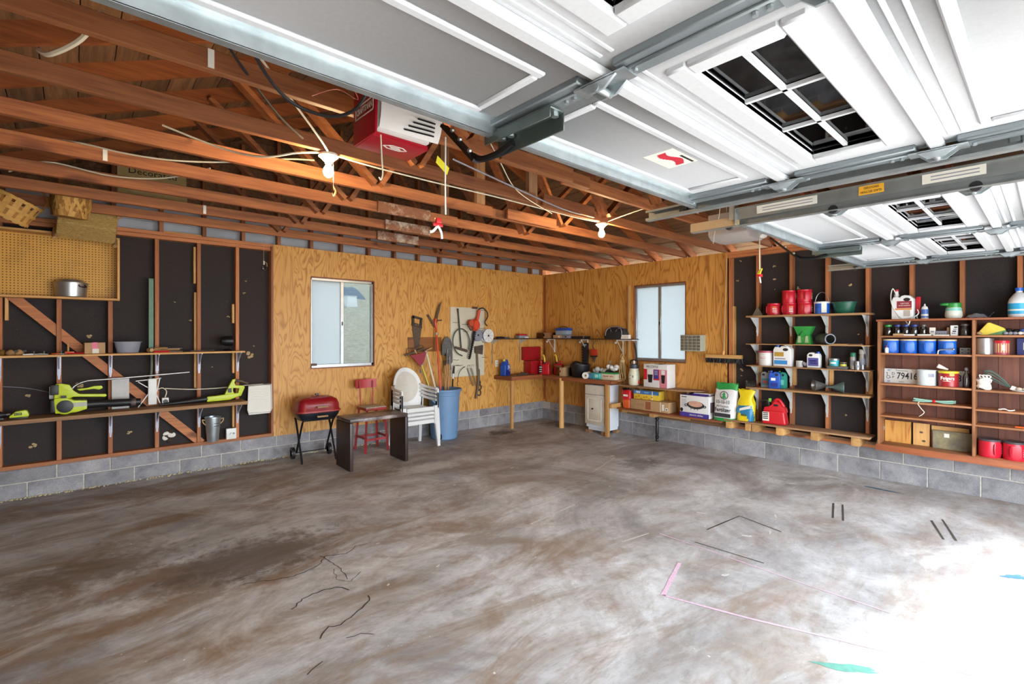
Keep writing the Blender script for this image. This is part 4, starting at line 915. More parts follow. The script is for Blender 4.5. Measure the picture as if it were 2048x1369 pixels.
tr = LT('paint_tray', 'used white paint roller tray hanging at the end of the lower shelf', 'paint tray', -5.005, .055, .64)
MB().prism([(-.12, .0), (.12, .0), (.132, .04), (.125, .35), (-.12, .35), (-.132, .04)], -.012, .0).build('tray_bed', M_PAPER, tr, bevel=.006)
rim = MB().tube([(-.12, -.015, .02), (-.135, -.02, .06), (-.125, -.02, .35), (.128, -.02, .36), (.135, -.02, .06), (.12, -.015, .02)], .007, 6, closed=True); rim.build('rim', M_WHITE, tr)
for k in range(5): MB().tube(spline([(-.1, -.014, .18+.03*k), (-.03, -.016, .19+.03*k), (.03, -.014, .178+.03*k), (.1, -.014, .19+.03*k)], 4), .003, 5).build('paint_ridge', M_PAPER, tr)
MB().cyl((-.14, .05, .355), (.17, .05, .365), .004, n=6).build('hanging_rod', M_ALU, tr)
bk = LT('galvanised_bucket', 'narrow galvanised bucket standing on the bottom plate', 'bucket', -5.50, .045, .376)
MB().lathe([(.001, 0), (.058, 0), (.06, .006), (.082, .275), (.086, .277), (.086, .285), (.08, .285), (.056, .01), (.001, .01)], 24).build('bucket_body', M_GALV, bk)
for s in (-1, 1): MB().tube(spline([(s*.08, 0, .25), (s*.105, -.01, .26), (s*.1, -.02, .23), (s*.076, -.01, .2)], 4), .006, 6).build('rope_handle', M_ROPE, bk)
for k in range(2): MB().box(-.002, .05, -.0795+.004*k, -.076+.004*k, .21-.03*k, .216-.03*k).build('stamped_mark', M_INK, bk)

# baskets and stool resting on the joists
M_SPL = plain('ash_splint', '#cfa055', .7, 0, .25, 30); M_SPL2 = plain('dark_splint', '#a97838', .75, 0, .3, 30)
def basket(name, label, loc, rot, r, h, tiltx):
    o = thing(name, label, 'basket', loc); o.rotation_euler = (tiltx, 0, rot)
    MB().lathe([(.001, .003), (r*.86, .003), (r*.97, h*.5), (r*.97, h)], 20, sq=3.2).build('inner_wall', M_SPL2, o)
    for k in range(28):
        a = 2*PI*k/28
        for sgn in (-1, 1):
            P = []
            for t in range(5):
                f = t/4; aa = a+sgn*f*.5; e = 2/3.2; ca, sa = math.cos(aa), math.sin(aa)
                rr = r*(.88+.13*min(1, f*2))+(.002 if (t+k+(sgn > 0)) % 2 else .005)
                P.append(Vector((math.copysign(abs(ca)**e, ca)*rr, math.copysign(abs(sa)**e, sa)*rr, h*f)))
            b = MB(); q = []
            for t, p in enumerate(P):
                tn = Vector((-p.y, p.x, 0)).normalized()*r*.11
                q += [p-tn, p+tn]
            b.add(q, [[2*t, 2*t+1, 2*t+3, 2*t+2] for t in range(4)]); b.build('splint', M_SPL if k % 3 else M_SPL2, o)
    MB().lathe([(r*1.0, h-.022), (r*1.035, h-.02), (r*1.035, h+.004), (r*.98, h+.004), (r*.98, h-.02)], 28, sq=3.2, caps=False).build('rim', M_SPL, o)
    MB().lathe([(.001, -.002), (r*.87, -.002), (r*.9, .006)], 20, sq=3.2).build('base', M_SPL2, o)
    return o
basket('woven_basket', 'square-bottomed woven splint basket perched on the left joists above the pot', (-6.725, -.93, 2.62), .5, .115, .215, .1)
bs = thing('splint_basket', 'slatted bushel basket with a bent handle at the left edge of the joists', 'basket', (-7.14, -.72, 2.59)); bs.rotation_euler = (.25, .42, .3)
MB().lathe([(.001, 0), (.14, 0), (.15, .005), (.165, .15)], 16).build('inner_wall', M_SPL2, bs)
for k in range(16):
    a = 2*PI*k/16; ca, sa = math.cos(a), math.sin(a)
    MB().add([((.148+.022*(t/3))*math.cos(a+s*.13), (.148+.022*(t/3))*math.sin(a+s*.13), .0+.2*t/3) for t in range(4) for s in (-1, 1)], [[2*t, 2*t+1, 2*t+3, 2*t+2] for t in range(3)]).build('slat', M_SPL, bs)
for z in (.02, .10, .185): MB().lathe([(.153+.1*z, z-.012), (.158+.1*z, z-.012), (.158+.1*z, z+.012), (.153+.1*z, z+.012)], 24, caps=False).build('hoop', M_SPL, bs)
MB().tube(spline([(-.17, 0, .17), (-.15, 0, .3), (0, 0, .36), (.15, 0, .3), (.17, 0, .17)], 5), .007, 6).build('handle', M_SPL2, bs)
rs = thing('rush_stool', 'rush-woven stool seat tucked on the joists behind the woven basket', 'stool', (-6.60, -.36, 2.66)); rs.rotation_euler = (-.95, .05, .05)
MB().box(-.22, .22, -.16, .16, .0, .05).build('woven_seat', plain('rush_weave', '#c9ab6d', .85, 0, .45, 70, dirt='#8a6b38'), rs, bevel=.02)
for k in range(-9, 10):  # rows of rush
    if k: MB().box(-.215, .215, k*.0165-.007, k*.0165+.007, -.005, .056).build('rush_strand', plain('rush_strand', '#b8985a', .85, 0, .4, 60), rs, bevel=.003, seg=1)
for (x, y) in ((-.22, -.16), (.22, -.16), (-.22, .16), (.22, .16)): MB().tube([(x, y, -.035), (x, y, .02), (x, y, .16)], [.018, .024, .018], 10).build('leg', M_TOOLW['z'], rs)
sg = thing('lettered_sign', 'tan sign board lettered in dark script lying behind the left joists', 'sign', (-6.15, -1.0, 2.88), .0); sg.rotation_euler = (-.25, 0, 0)
MB().box(-.26, .26, -.008, .008, 0, .33).build('board', plain('sign_tan', '#b09a68', .7), sg); MB().box(-.22, .22, -.0095, -.008, .285, .288).build('rule_line', M_INK, sg); lettering('Decorated', .085, sg, 0, .235, -.0092, M_INK)
# ------------------------------------------------------------------ standing on the floor by the left wall
gx, gy = -4.43, -.36
gl = thing('charcoal_grill', 'red-lidded charcoal grill on black wheeled folding legs', 'grill', (gx, gy, fz(gx, gy)), -.06)
M_GRED = plain('grill_red_enamel', '#8e1620', .3, 0, .2, 8); M_GBLK = plain('grill_black_enamel', '#1d2028', .3, .1, .2)
MB().lathe([(.17, .50), (.21, .512), (.24, .56), (.255, .60), (.255, .615), (.001, .615)], 36, sx=1.02, sy=.72, sq=4.5).build('fire_bowl', M_GBLK, gl)
MB().lathe([(.262, .618), (.262, .628), (.252, .64), (.248, .70), (.225, .755), (.17, .785), (.08, .795), (.001, .797)], 36, sx=1.02, sy=.72, sq=4.5).build('lid', M_GRED, gl)
MB().lathe([(.265, .608), (.268, .612), (.268, .622), (.265, .626)], 36, sx=1.02, sy=.72, sq=4.5, caps=False).build('rim_band', plain('rim_red', '#a83a3a', .35), gl)
for z, nm in ((.68, 'lid_handle'), (.565, 'bowl_handle')):
    h = MB().box(-.055, .075, -.235, -.215, z-.011, z+.011); hh = h.build(nm, M_TOOLW['x'], gl, bevel=.005)
    for x in (-.045, .065): MB().cyl((x, -.225, z), (x, -.175, z), .006, n=8).build('handle_post', M_ALU, hh)
MB().box(-.012, .03, -.015, .015, .795, .825).build('vent_knob', M_BLACK, gl, bevel=.006); MB().lathe([(.045, .795), (.045, .801), (.001, .802)], 18, (-.02, 0, 0)).build('vent_plate', M_GRED, gl)
for x in (-.215, .19):
    MB().tube(spline([(x, -.165, .005), (x, -.14, .06), (x, .08, .46), (x, .13, .515), (x*.9, .13, .522)], 5), .0125, 8).build('leg', M_BLKMET, gl)
    MB().tube(spline([(x*.9, .165, .075), (x*.9, .13, .12), (x*.9, -.08, .45), (x*.9, -.14, .515)], 5), .0125, 8).build('leg', M_BLKMET, gl)
MB().tube(spline([(-.2, -.14, .515), (-.1, -.145, .522), (.1, -.145, .522), (.18, -.14, .515)], 4), .012, 8).build('cross_bar', M_BLKMET, gl); MB().cyl((-.2, .13, .52), (.18, .13, .52), .012, n=8).build('cross_bar', M_BLKMET, gl)
for x in (-.235, .215):
    wh = MB().lathe([(.062, -.018), (.074, -.016), (.074, .016), (.062, .018), (.05, .01), (.001, .012)], 22, (x, .17, .074), axis='x').lathe([(.001, -.014), (.05, -.012), (.062, -.018)], 22, (x, .17, .074), axis='x'); w = wh.build('wheel', M_BLACK, gl)
    MB().lathe([(.048, -.021), (.052, -.021), (.052, .021), (.048, .021)], 20, (x, .17, .074), axis='x', caps=False).build('wheel_rim', M_ALU, w)
MB().cyl((-.235, .17, .074), (.215, .17, .074), .006, n=8).build('axle', M_BLKMET, gl)

bx_, by_ = -3.965, -.965
be = thing('waterfall_bench', 'dark brown bench with slab legs and a scuffed pale top', 'bench', (bx_, by_, fz(bx_, by_)), -.01)
M_DBR = wood('espresso_wood', '#3c2a24', '#241814', 'z', .4); M_DBRX = plain('scuffed_bench_top', '#4a3a34', .35, 0, .3, 9, dirt='#b8aaa8')
for x in (-.375, .335): MB().box(x, x+.04, -.205, .205, 0, .555).build('leg', M_DBR, be, bevel=.006)
MB().box(-.375, .375, -.205, .205, .556, .60).build('seat', M_DBRX, be, bevel=.014)

sx_, sy_ = -3.675, -.34
st = thing('step_stool_chair', 'worn red metal stool with a small backrest behind the brown bench', 'chair', (sx_, sy_, fz(sx_, sy_)))
M_RST = plain('worn_red_paint', '#b5373a', .45, .1, .2, 14, dirt='#7d3b34'); M_RSEAT = plain('worn_seat_paint', '#cfc2b0', .5, 0, .3, 10, dirt='#7d8a72')
for (x, y) in ((-1, -1), (1, -1), (-1, 1), (1, 1)):
    MB().bar((x*.165, y*.155, 0), (x*.125, y*.12, .56), .026, .026, w1=.022, h1=.022).build('leg', M_RST, st)
for z, kx, ky in ((.17, .153, .144),):
    for s in (-1, 1): MB().bar((-kx, s*ky, z), (kx, s*ky, z), .01, .028).build('stretcher', M_RST, st); MB().bar((s*kx, -ky, z+.02), (s*kx, ky, z+.02), .01, .028).build('stretcher', M_RST, st)
MB().box(-.15, .15, -.145, .145, .555, .59).build('seat_pan', M_RST, st, bevel=.012); MB().box(-.145, .145, -.14, .14, .588, .60).build('seat_pad', M_RSEAT, st, bevel=.006)
for x in (-.09, .09): MB().tube([(x, .145, .555), (x, .155, .7), (x*1.1, .165, .93)], .009, 8).build('back_upright', M_RST, st)
MB().grid(lambda u, v: (-.155+.31*u, .165-.03*(1-(2*u-1)**2)*-1, .83+.12*v), 10, 2).grid(lambda u, v: (-.155+.31*u, .175+.03*(1-(2*u-1)**2), .83+.12*v), 10, 2).build('backrest', M_RST, st)

# stack of four resin armchairs
M_RESIN = plain('white_resin', '#dcdcda', .4, 0, .04)
M_RESB = plain('greyed_resin', '#c9c2b6', .45, 0, .08)
def resin_chair(label, zoff, k):
    o = thing('plastic_armchair', label, 'chair', (-3.13, -.49, fz(-3.13, -.49)+zoff), 0, 'stacked white plastic armchairs')
    # seat with rolled front, back shell, arms on flat panels, four angled legs
    MB().grid(lambda u, v: (-.215+.43*u, -.21+.40*v, .405-.03*math.sin(PI*v)*(.5+.5*math.sin(PI*u))-(.05 if v == 0 else 0)), 10, 8).grid(lambda u, v: (-.215+.43*u, -.205+.39*v, .393-.03*math.sin(PI*v)*(.5+.5*math.sin(PI*u))), 10, 8).build('seat', M_RESIN, o)
    MB().grid(lambda u, v: (-.215+.43*u, -.225+.004*math.sin(PI*u), .335+.075*v), 10, 2).build('front_skirt', M_RESIN, o)
    def back(u, v, t=0.0):
        a = 2*PI*u; rr = v; x = .225*rr*math.cos(a); z = .67+.275*rr*math.sin(a)
        return (x, .16+.12*(z-.4)-.06*abs(x/.225)**2*1.0+t, z)
    MB().grid(lambda u, v: back(u, .02+.78*v), 28, 5).build('back_panel', M_RESB, o)
    MB().grid(lambda u, v: back(u, .8+.2*v, -.004), 28, 2).grid(lambda u, v: back(u, .8+.2*v, .010), 28, 2).build('back_rim', M_RESIN, o)
    for s in (-1, 1):
        MB().tube(spline([(s*.20, .14, .70), (s*.262, .05, .665), (s*.285, -.08, .652), (s*.28, -.2, .648)], 5), [.012]+[.02]*13+[.026, .02], 8).build('armrest', M_RESIN, o)
        MB().prism([(-.225, .655), (-.165, .655), (-.165, .40), (-.185, .33), (-.225, .33)], s*.285-.012, s*.285+.012, 'yz').build('arm_panel', M_RESIN, o, bevel=.004)
        MB().prism([(.10, .69), (.16, .70), (.18, .40), (.12, .40)], s*.235-.01, s*.235+.01, 'yz').build('side_panel', M_RESIN, o)
        MB().bar((s*.262, -.205, .42), (s*.285, -.235, 0), .075, .035, w1=.04, h1=.03, up=(0,1,0)).build('leg', M_RESIN, o); MB().bar((s*.22, .16, .42), (s*.25, .22, 0), .06, .05, w1=.04, h1=.03, up=(0,1,0)).build('leg', M_RESIN, o)
        MB().bar((s*.262, -.2, .36), (s*.22, -.215, .36), .02, .07).build('skirt_corner', M_RESIN, o)
    return o
for k, wd in enumerate(('bottom chair, with feet on the floor', 'second chair from the floor', 'third chair from the floor', 'topmost chair')):
    resin_chair('white plastic garden armchair, '+wd+', in the stack of four', .052*k, k)

# blue trash can and its tools
tx_, ty_ = -2.475, -.315; tz = fz(tx_, ty_)
tc = thing('trash_can', 'blue wheeled plastic trash can full of long-handled garden tools', 'trash can', (tx_, ty_, tz))
M_TBLUE = plain('blue_bin_plastic', '#6c8fb5', .5, 0, .1, 6)
MB().lathe([(.001, .0), (.185, .0), (.2, .015), (.238, .66), (.246, .665), (.25, .72), (.268, .725), (.27, .755), (.258, .76), (.24, .73), (.19, .03), (.001, .03)], 40).build('bin_body', M_TBLUE, tc)
for a in (-2.8, .25): MB().tube(spline([(.25*math.cos(a-.12), .25*math.sin(a-.12), .72), (.31*math.cos(a-.1), .31*math.sin(a-.1), .66), (.31*math.cos(a+.1), .31*math.sin(a+.1), .6), (.25*math.cos(a+.12), .25*math.sin(a+.12), .56)], 4), .013, 8).build('handle', M_BLACK if a > 0 else M_TBLUE, tc)
for a in (-2.55, 1.9): MB().lathe([(.001, -.02), (.05, -.02), (.055, 0), (.05, .02), (.001, .02)], 18, (.2*math.cos(a), .2*math.sin(a), .056), axis='x').build('wheel', M_BLACK, tc)
def gtool(name, label, cat, parts):
    o = thing(name, label, cat, (tx_, ty_, tz+.04)); T = Matrix.Translation((-tx_, -ty_, -tz-.04))
    for nm, mb, mt in parts: mb.xf(T).build(nm, mt, o)
    return o
M_ORNG = plain('orange_fibreglass', '#dd4a26', .4, 0, .06)
gtool('pole_pruner', 'orange pole pruner with a curved saw blade standing in the blue can', 'pruner', [
    ('pole', MB().tube([(-2.49, -.33, .12), (-2.5, -.25, .8), (-2.476, -.12, 1.53), (-2.46, -.07, 1.72)], .014, 8), M_ORNG),
    ('collar', MB().cyl((-2.472, -.10, 1.60), (-2.468, -.095, 1.64), .02, n=10), M_ALU),
    ('saw_blade', MB().prism([(-2.48, 1.78), (-2.45, 1.95), (-2.40, 2.08), (-2.355, 2.14), (-2.372, 2.06), (-2.41, 1.93), (-2.435, 1.80)], -.065, -.060), M_RUST),
    ('cutter_jaw', MB().tube(spline([(-2.46, -.07, 1.72), (-2.47, -.06, 1.8), (-2.455, -.06, 1.86)], 4), .02, 8), M_ORNG),
    ('lever', MB().bar((-2.47, -.06, 1.73), (-2.60, -.05, 1.92), .012, .03).bar((-2.45, -.06, 1.83), (-2.34, -.05, 1.84), .01, .02), M_RUST),
    ('rope', MB().tube(spline([(-2.46, -.08, 1.6), (-2.49, -.1, 1.4), (-2.46, -.13, 1.3), (-2.51, -.17, 1.1), (-2.47, -.22, .9), (-2.5, -.28, .78)], 5), .004, 5), plain('pink_cord', '#e08a7a', .7))])
gtool('bow_rake', 'metal bow rake with a wooden handle standing in the blue can', 'rake', [
    ('handle', MB().tube([(-2.56, -.30, .12), (-2.7, -.22, .8), (-2.86, -.1, 1.38)], .013, 8), M_TOOLW['z']),
    ('rake_head', MB().bar((-3.03, -.1, 1.30), (-2.68, -.1, 1.40), .02, .025).tube(spline([(-3.0, -.1, 1.31), (-2.98, -.08, 1.40), (-2.87, -.09, 1.40), (-2.74, -.09, 1.45), (-2.70, -.1, 1.40)], 4), .006, 6), M_RUST)]
    + [('tine', MB().cyl((-3.02+.034*k, -.1, 1.30+.0095*k), (-3.03+.034*k, -.15, 1.265+.0095*k), .004, .002, n=6), M_RUST) for k in range(11)])
M_RFLAG = plain('faded_red_cloth', '#9c3a45', .8, 0, .2)
gtool('leaf_scoop', 'faded red fan-shaped scoop poking from the blue can', 'scoop', [
    ('blade', MB().prism([(-2.97, 1.30), (-2.70, 1.345), (-2.745, 1.20), (-2.80, 1.12)], -.175, -.168), M_RFLAG), ('handle', MB().tube([(-2.60, -.32, .12), (-2.70, -.26, .80), (-2.79, -.18, 1.15)], .011, 8), plain('yellow_handle', '#d8cf3a', .45))])
gtool('garden_hoe', 'white-handled hoe with its blade up in the blue can', 'hoe', [
    ('handle', MB().tube([(-2.53, -.36, .12), (-2.60, -.26, .8), (-2.665, -.11, 1.34)], .014, 8), plain('white_handle', '#e0d9c6', .5)),
    ('blade', MB().prism([(-2.80, 1.02), (-2.77, 1.02), (-2.66, 1.36), (-2.69, 1.365), (-2.74, 1.28)], -.13, -.124), M_ALU), ('crossbar', MB().bar((-2.70, -.1, 1.35), (-2.56, -.1, 1.405), .02, .02), M_TOOLW['x'])])
def shovel(lbl, x0, x1, y1, ztip, w, h, mt, pointed):
    pr = [(-w/2, 0), (-w/2, h*.55), (-w*.3, h*.85), (0, h), (w*.3, h*.85), (w/2, h*.55), (w/2, 0), (.02, -.02), (-.02, -.02)] if pointed else [(-w/2, 0), (-w/2, h), (w/2, h), (w/2, 0), (.02, -.03), (-.02, -.03)]
    gtool('shovel', lbl, 'shovel', [('handle', MB().tube([(x0, ty_+.04, .12), (x0, -.2, .8), (x1, y1-.03, ztip-h)], .015, 8), M_TOOLW['z']),
        ('blade', MB().prism([(x1+a, ztip-h+b) for a, b in pr], y1-.03, y1-.022), mt), ('socket', MB().cyl((x1, y1-.035, ztip-h-.12), (x1, y1-.03, ztip-h+.1), .02, n=10), mt)])
shovel('round-point steel shovel standing blade-up in the blue can against the pegboard edge', -2.38, -2.255, -.05, 1.585, .20, .30, M_DULL, True)
shovel('small square spade standing blade-up in the blue can before the round shovel', -2.32, -2.26, -.12, 1.31, .12, .14, M_DULL, False)
gtool('cultivator', 'short wooden-handled cultivator with dark prongs in the blue can', 'cultivator', [('handle', MB().tube([(-2.42, -.3, .12), (-2.36, -.2, .8), (-2.33, -.12, 1.12)], .012, 8), M_TOOLW['z'])]+[('prong', MB().tube(spline([(-2.33, -.12, 1.1), (-2.33+.03*k, -.12, 1.17), (-2.33+.04*k, -.16, 1.2)], 3), .005, 6), M_BLKMET) for k in (-1, 0, 1)])
gtool('black_grabber', 'black and white grabber handle rising from the right of the blue can', 'grabber', [('shaft', MB().tube([(-2.3, -.28, .12), (-2.24, -.2, .78), (-2.19, -.14, .9)], .012, 8), M_BLACK), ('band', MB().tube([(-2.19, -.14, .9), (-2.165, -.12, .98)], .016, 8), M_WHITE), ('grip', MB().tube([(-2.165, -.12, .98), (-2.13, -.09, 1.1)], [.018, .014], 8), M_BLACK)])
cable('dark cable arching from the blue can to the spring hook', [(-2.19, -.26, .80), (-2.13, -.2, .92), (-2.03, -.1, 1.0), (-1.93, -.06, 1.06), (-1.88, -.05, 1.075)], .005, M_BCAB, 'wire_loop')

# ------------------------------------------------------------------ tools hung on the plywood
bd = tag(MB().box(-.3, .3, -.012, 0, 0, .225).build('backing_board', wood('dark_ply_board', '#a86a2c', '#8a5220', 'x', .6), bevel=.002), 'brown backing board nailed to the plywood under the hand saw', 'board'); bd.location = (-2.63, -.0135, 1.345)
hs = LT('hand_saw', 'rusty hand saw hanging on the plywood above the brown board', 'saw', -2.785, .03, 1.36)
MB().prism([(-.03, 0), (.03, 0), (.088, .36), (-.085, .42)], -.003, 0).build('blade', M_RUST, hs)
hd = MB(); hd.prism([(-.09, .39), (.09, .345), (.085, .40), (-.08, .44)], -.014, .008).prism([(-.08, .43), (-.045, .43), (-.05, .54), (-.085, .53)], -.014, .008).prism([(.055, .40), (.09, .40), (.095, .505), (.06, .49)], -.014, .008).prism([(-.08, .505), (.09, .48), (.09, .505), (-.07, .545)], -.014, .008); hd.build('handle', plain('dark_saw_handle', '#3f2f28', .5), hs)
for x in (-.02, .02): MB().lathe([(.001, -.003), (.008, -.002), (.008, 0)], 10, (x, -.015, .40), axis='y').build('rivet', M_BRASS, hs)
pb = LT('pegboard', 'cream pegboard panel with hooks and hung tools', 'pegboard', -1.805, .0135, .915)
MB().box(-.352, .352, -.012, 0, 0, 1.145).build('panel', M_PEGW, pb, bevel=.002)
def peghook(x, z, l=.12, dx=.03): MB().tube(spline([(x, -.012, z), (x, -.03, z+.005), (x+dx, -.05-l*.3, z-.002), (x+dx*1.5, -.05-l*.5, z+.012)], 3), .0028, 5).build('peg_hook', M_BLKMET, pb)
for (x, z) in ((-.3, .89), (-.12, .86), (.1, .92), (-.1, .74), (.08, .76), (-.3, .28), (.3, .3), (.3, .56), (-.3, .19), (-.22, .19), (-.25, .19), (.22, .8), (.25, 1.1)): peghook(x, z)
hoe = LT('floor_scraper', 'black long-handled scraper hanging on the cream pegboard', 'scraper', -1.985, .06, 1.345)
MB().tube([(-.05, 0, .69), (-.04, 0, .62), (.02, 0, .04)], [.016, .011, .011], 8).build('shaft', M_BLKMET, hoe); MB().prism([(-.11, .04), (.13, -.03), (.15, -.005), (.12, .02), (-.10, .075)], -.012, .01).build('blade', M_RUST, hoe)
rg = LT('hose_loop', 'loop of dark hose hanging on the cream pegboard', 'hose', -1.975, .075, 1.48)
MB().tube(spline([(.02, 0, -.22), (-.09, 0, -.16), (-.165, 0, -.02), (-.14, 0, .14), (-.03, 0, .225), (.10, 0, .18), (.17, 0, .03), (.15, 0, -.12)], 5), .010, 8).build('hose', plain('dark_green_hose', '#4b5348', .5), rg)
ht = LT('hedge_trimmer', 'orange hedge trimmer with a long toothed black blade on the pegboard', 'hedge trimmer', -1.71, .09, 1.20)
MB().prism([(-.13, .0), (-.10, -.0), (.03, .50), (-.005, .515)], -.008, 0).build('blade', M_BLKMET, ht)
for k in range(16): MB().prism([(-.135+.0085*k, .01+.031*k), (-.155+.0085*k, .02+.031*k), (-.132+.0085*k, .025+.031*k)], -.010, -.002).build('tooth', M_BLKMET, ht)
for k in range(14): MB().prism([(-.095+.0085*k, .03+.031*k), (-.075+.0085*k, .035+.031*k), (-.09+.0085*k, .05+.031*k)], -.010, -.002).build('tooth', M_BLKMET, ht)
MB().lathe([(.001, -.06), (.06, -.055), (.085, -.01), (.08, .03), (.001, .04)], 18, (.01, -.0, .57), axis='y', sy=1.25).build('motor_housing', M_ORNG, ht); MB().lathe([(.001, -.05), (.05, -.04), (.06, 0), (.001, .01)], 16, (-.09, -.0, .60), axis='y').build('gear_housing', plain('dull_orange', '#c1502c', .5), ht)
MB().tube([(.04, 0, .62), (.07, -.01, .74), (.085, -.01, .82)], [.028, .024, .028], 10).build('rear_handle', M_ORNG, ht)
gd = MB().tube(spline([(-.13, -.02, .52), (-.17, -.03, .56), (-.13, -.03, .59), (-.08, -.03, .55), (-.05, -.02, .50), (-.1, -.02, .48), (-.13, -.02, .52)], 4), .009, 6); gd.build('front_guard', M_RUST, ht)
MB().tube(spline([(.085, 0, .83), (.17, 0, .86), (.26, 0, .80), (.28, 0, .72), (.22, 0, .63), (.24, 0, .58), (.27, 0, .56)], 5), .011, 6).build('power_cord', M_BCAB, ht); MB().box(-.03, .05, -.015, .015, .84, .875).build('plug', M_RUST, ht, bevel=.006)
def spool(lbl, x, d, z, r, mt, core):
    o = LT('wire_spool', lbl, 'spool', x, d, z)
    for y in (-.03, .03): MB().lathe([(.018, -.003), (r, -.003), (r, .003), (.018, .003)], 26, (0, y, 0), axis='y', caps=False).build('flange', mt, o)
    MB().lathe([(r*.8, -.028), (r*.8, .028)], 22, axis='y').build('wound_wire', core, o); MB().lathe([(.001, -.035), (.016, -.034), (.018, .03)], 12, axis='y').build('hub', M_BLACK, o)
    for k in range(8): MB().bar((.02*math.cos(k*PI/4), -.0335, .02*math.sin(k*PI/4)), (r*.9*math.cos(k*PI/4), -.0335, r*.9*math.sin(k*PI/4)), .004, .002, up=(0,1,0)).build('flange_rib', M_GREY, o)
spool('white wire spool with blue band hanging beyond the pegboard edge', -1.445, .10, 1.59, .115, M_WHITE, M_BLUEP)
spool('grey wire spool hanging on the pegboard left of the white spool', -1.64, .065, 1.60, .10, M_GREY, M_DULL)
ax = LT('axe', 'old axe with a rusty head hanging on the right of the pegboard', 'axe', -1.63, .06, .53)
MB().tube(spline([(-.03, 0, 0), (-.015, 0, .08), (.02, 0, .3), (.005, 0, .55), (-.01, 0, .86)], 5), .017, 8).build('handle', wood('grey_handle_wood', '#8c7a66', '#5f5044', 'z', .6), ax); MB().prism([(-.05, .77), (.10, .74), (.115, .90), (.02, .885), (-.05, .88)], -.018, .018).build('axe_head', M_RUST, ax, bevel=.004)
bs_ = LT('brace_drill', 'old carved hand saw grip hanging behind the axe handle', 'saw grip', -1.575, .035, .62)
for (x, z, r) in ((0, 0, .04), (.015, .09, .035), (.0, .17, .03)): MB().tube([(x+r*math.cos(a), 0, z+r*1.2*math.sin(a)) for a in [i*PI/5 for i in range(10)]], .011, 6, closed=True).build('grip_loop', M_RUST, bs_)
MB().bar((.0, 0, .18), (.0, 0, .40), .012, .03).build('blade', M_DULL, bs_)
for k, (x0, x1) in enumerate(((-1.83, -1.705), (-1.765, -1.655))):
    o = LT('coil_spring', ('left' if k == 0 else 'right')+' one of two steel extension springs hung low on the pegboard', 'spring', 0, .05+.02*k, 0)
    pts = []
    for i in range(120):
        t = i/119; a = t*2*PI*20; pts.append((x0+(x1-x0)*t+.014*math.cos(a), .014*math.sin(a), 1.05-.3*t+.004*math.cos(a)))
    MB().tube(pts, .0035, 5).build('coil', M_ALU, o); MB().tube(spline([(x0, 0, 1.05), (x0+.01, 0, 1.09), (x0+.04, 0, 1.10), (x0+.05, 0, 1.07)], 4), .004, 5).build('hook', M_ALU, o)

# ------------------------------------------------------------------ corner workbench
BZ, BZR = .895, .88
wb = thing('workbench', 'wooden bench slab against the left wall beside the corner', 'workbench', (0, 0, 0))
MB().box(-1.21, -.49, -.45, -.013, BZ-.02, BZ).build('top', M_SHELF['x'], wb); MB().box(-1.22, -.49, -.468, -.45, BZ-.065, BZ+.001).build('front_edge', M_RED['x'], wb, bevel=.003); MB().box(-1.23, -1.21, -.468, -.013, BZ-.065, BZ+.001).build('end_edge', M_RED['y'], wb, bevel=.003)
MB().box(-1.20, -1.155, -.445, -.40, fz(-1.18, -.42), BZ-.02).build('leg', M_PALE['z'], wb, bevel=.003)
wc = thing('workbench', 'long wooden bench slab along the right wall over the white cabinet', 'workbench', (0, 0, 0))
MB().box(-.47, -.013, -1.93, -.013, BZR-.02, BZR).build('top', M_SHELF['y'], wc); MB().box(-.488, -.47, -1.935, -.47, BZR-.06, BZR+.001).build('front_edge', M_RED['y'], wc, bevel=.003); MB().box(-.47, -.3, -1.95, -1.93, BZR-.05, BZR).build('end_edge', M_RED['x'], wc, bevel=.003)
MB().cyl((-.455, -.9, 0), (-.455, -.9, BZR-.02), .045, .042, n=14).build('leg', M_PALE['z'], wc); MB().box(-.485, -.43, -1.90, -1.845, 0, BZR-.06).build('leg', M_PALE['z'], wc, bevel=.003)
MB().box(-.46, -.02, -1.955, -1.915, .455, .525).build('support_rail', M_PALE['x'], wc)
cbn = RT('base_cabinet', 'white one-door base cabinet with a drawer under the bench', 'cabinet', 1.60, .24, 0)
M_CABW = plain('white_laminate', '#dfe3ea', .4, 0, .05); M_CABC = plain('cream_cabinet_paint', '#dcd4c6', .45, 0, .08, 6, dirt='#c0b097')
MB().box(-.185, .185, -.17, .2, .10, .79).box(-.17, .17, -.14, .2, .05, .10).build('carcass', M_CABW, cbn, bevel=.002, seg=1)
for (x, y) in ((-.16, -.13), (.16, -.13), (-.16, .17), (.16, .17)): MB().box(x-.04, x+.04, y-.05, y+.05, 0, .05).build('foot_block', M_OLD['x'], cbn)
MB().box(-.192, .192, -.20, -.172, .64, .785).build('drawer', M_CABC, cbn, bevel=.004); MB().box(-.004, .02, -.204, -.2, .715, .72).build('scratch', M_GREY, cbn)
dr_ = MB().box(-.192, .192, -.20, -.172, .155, .632).build('door', M_CABC, cbn, bevel=.004)
f = MB()
for (a, b_, c, d) in ((-.14, .14, .21, .228), (-.14, .14, .565, .583), (-.14, -.122, .21, .583), (.122, .14, .21, .583)): f.box(a, b_, -.208, -.198, c, d)
f.build('panel_moulding', M_PAPER, dr_, bevel=.004); MB().box(-.115, .115, -.206, -.199, .235, .56).build('raised_panel', M_CABC, dr_, bevel=.004)
MB().lathe([(.001, -.03), (.012, -.028), (.014, -.02), (.006, -.012), (.006, 0)], 12, (-.02, -.205, .41), axis='y').build('knob', plain('dark_bronze', '#4d4338', .4, .6), dr_)

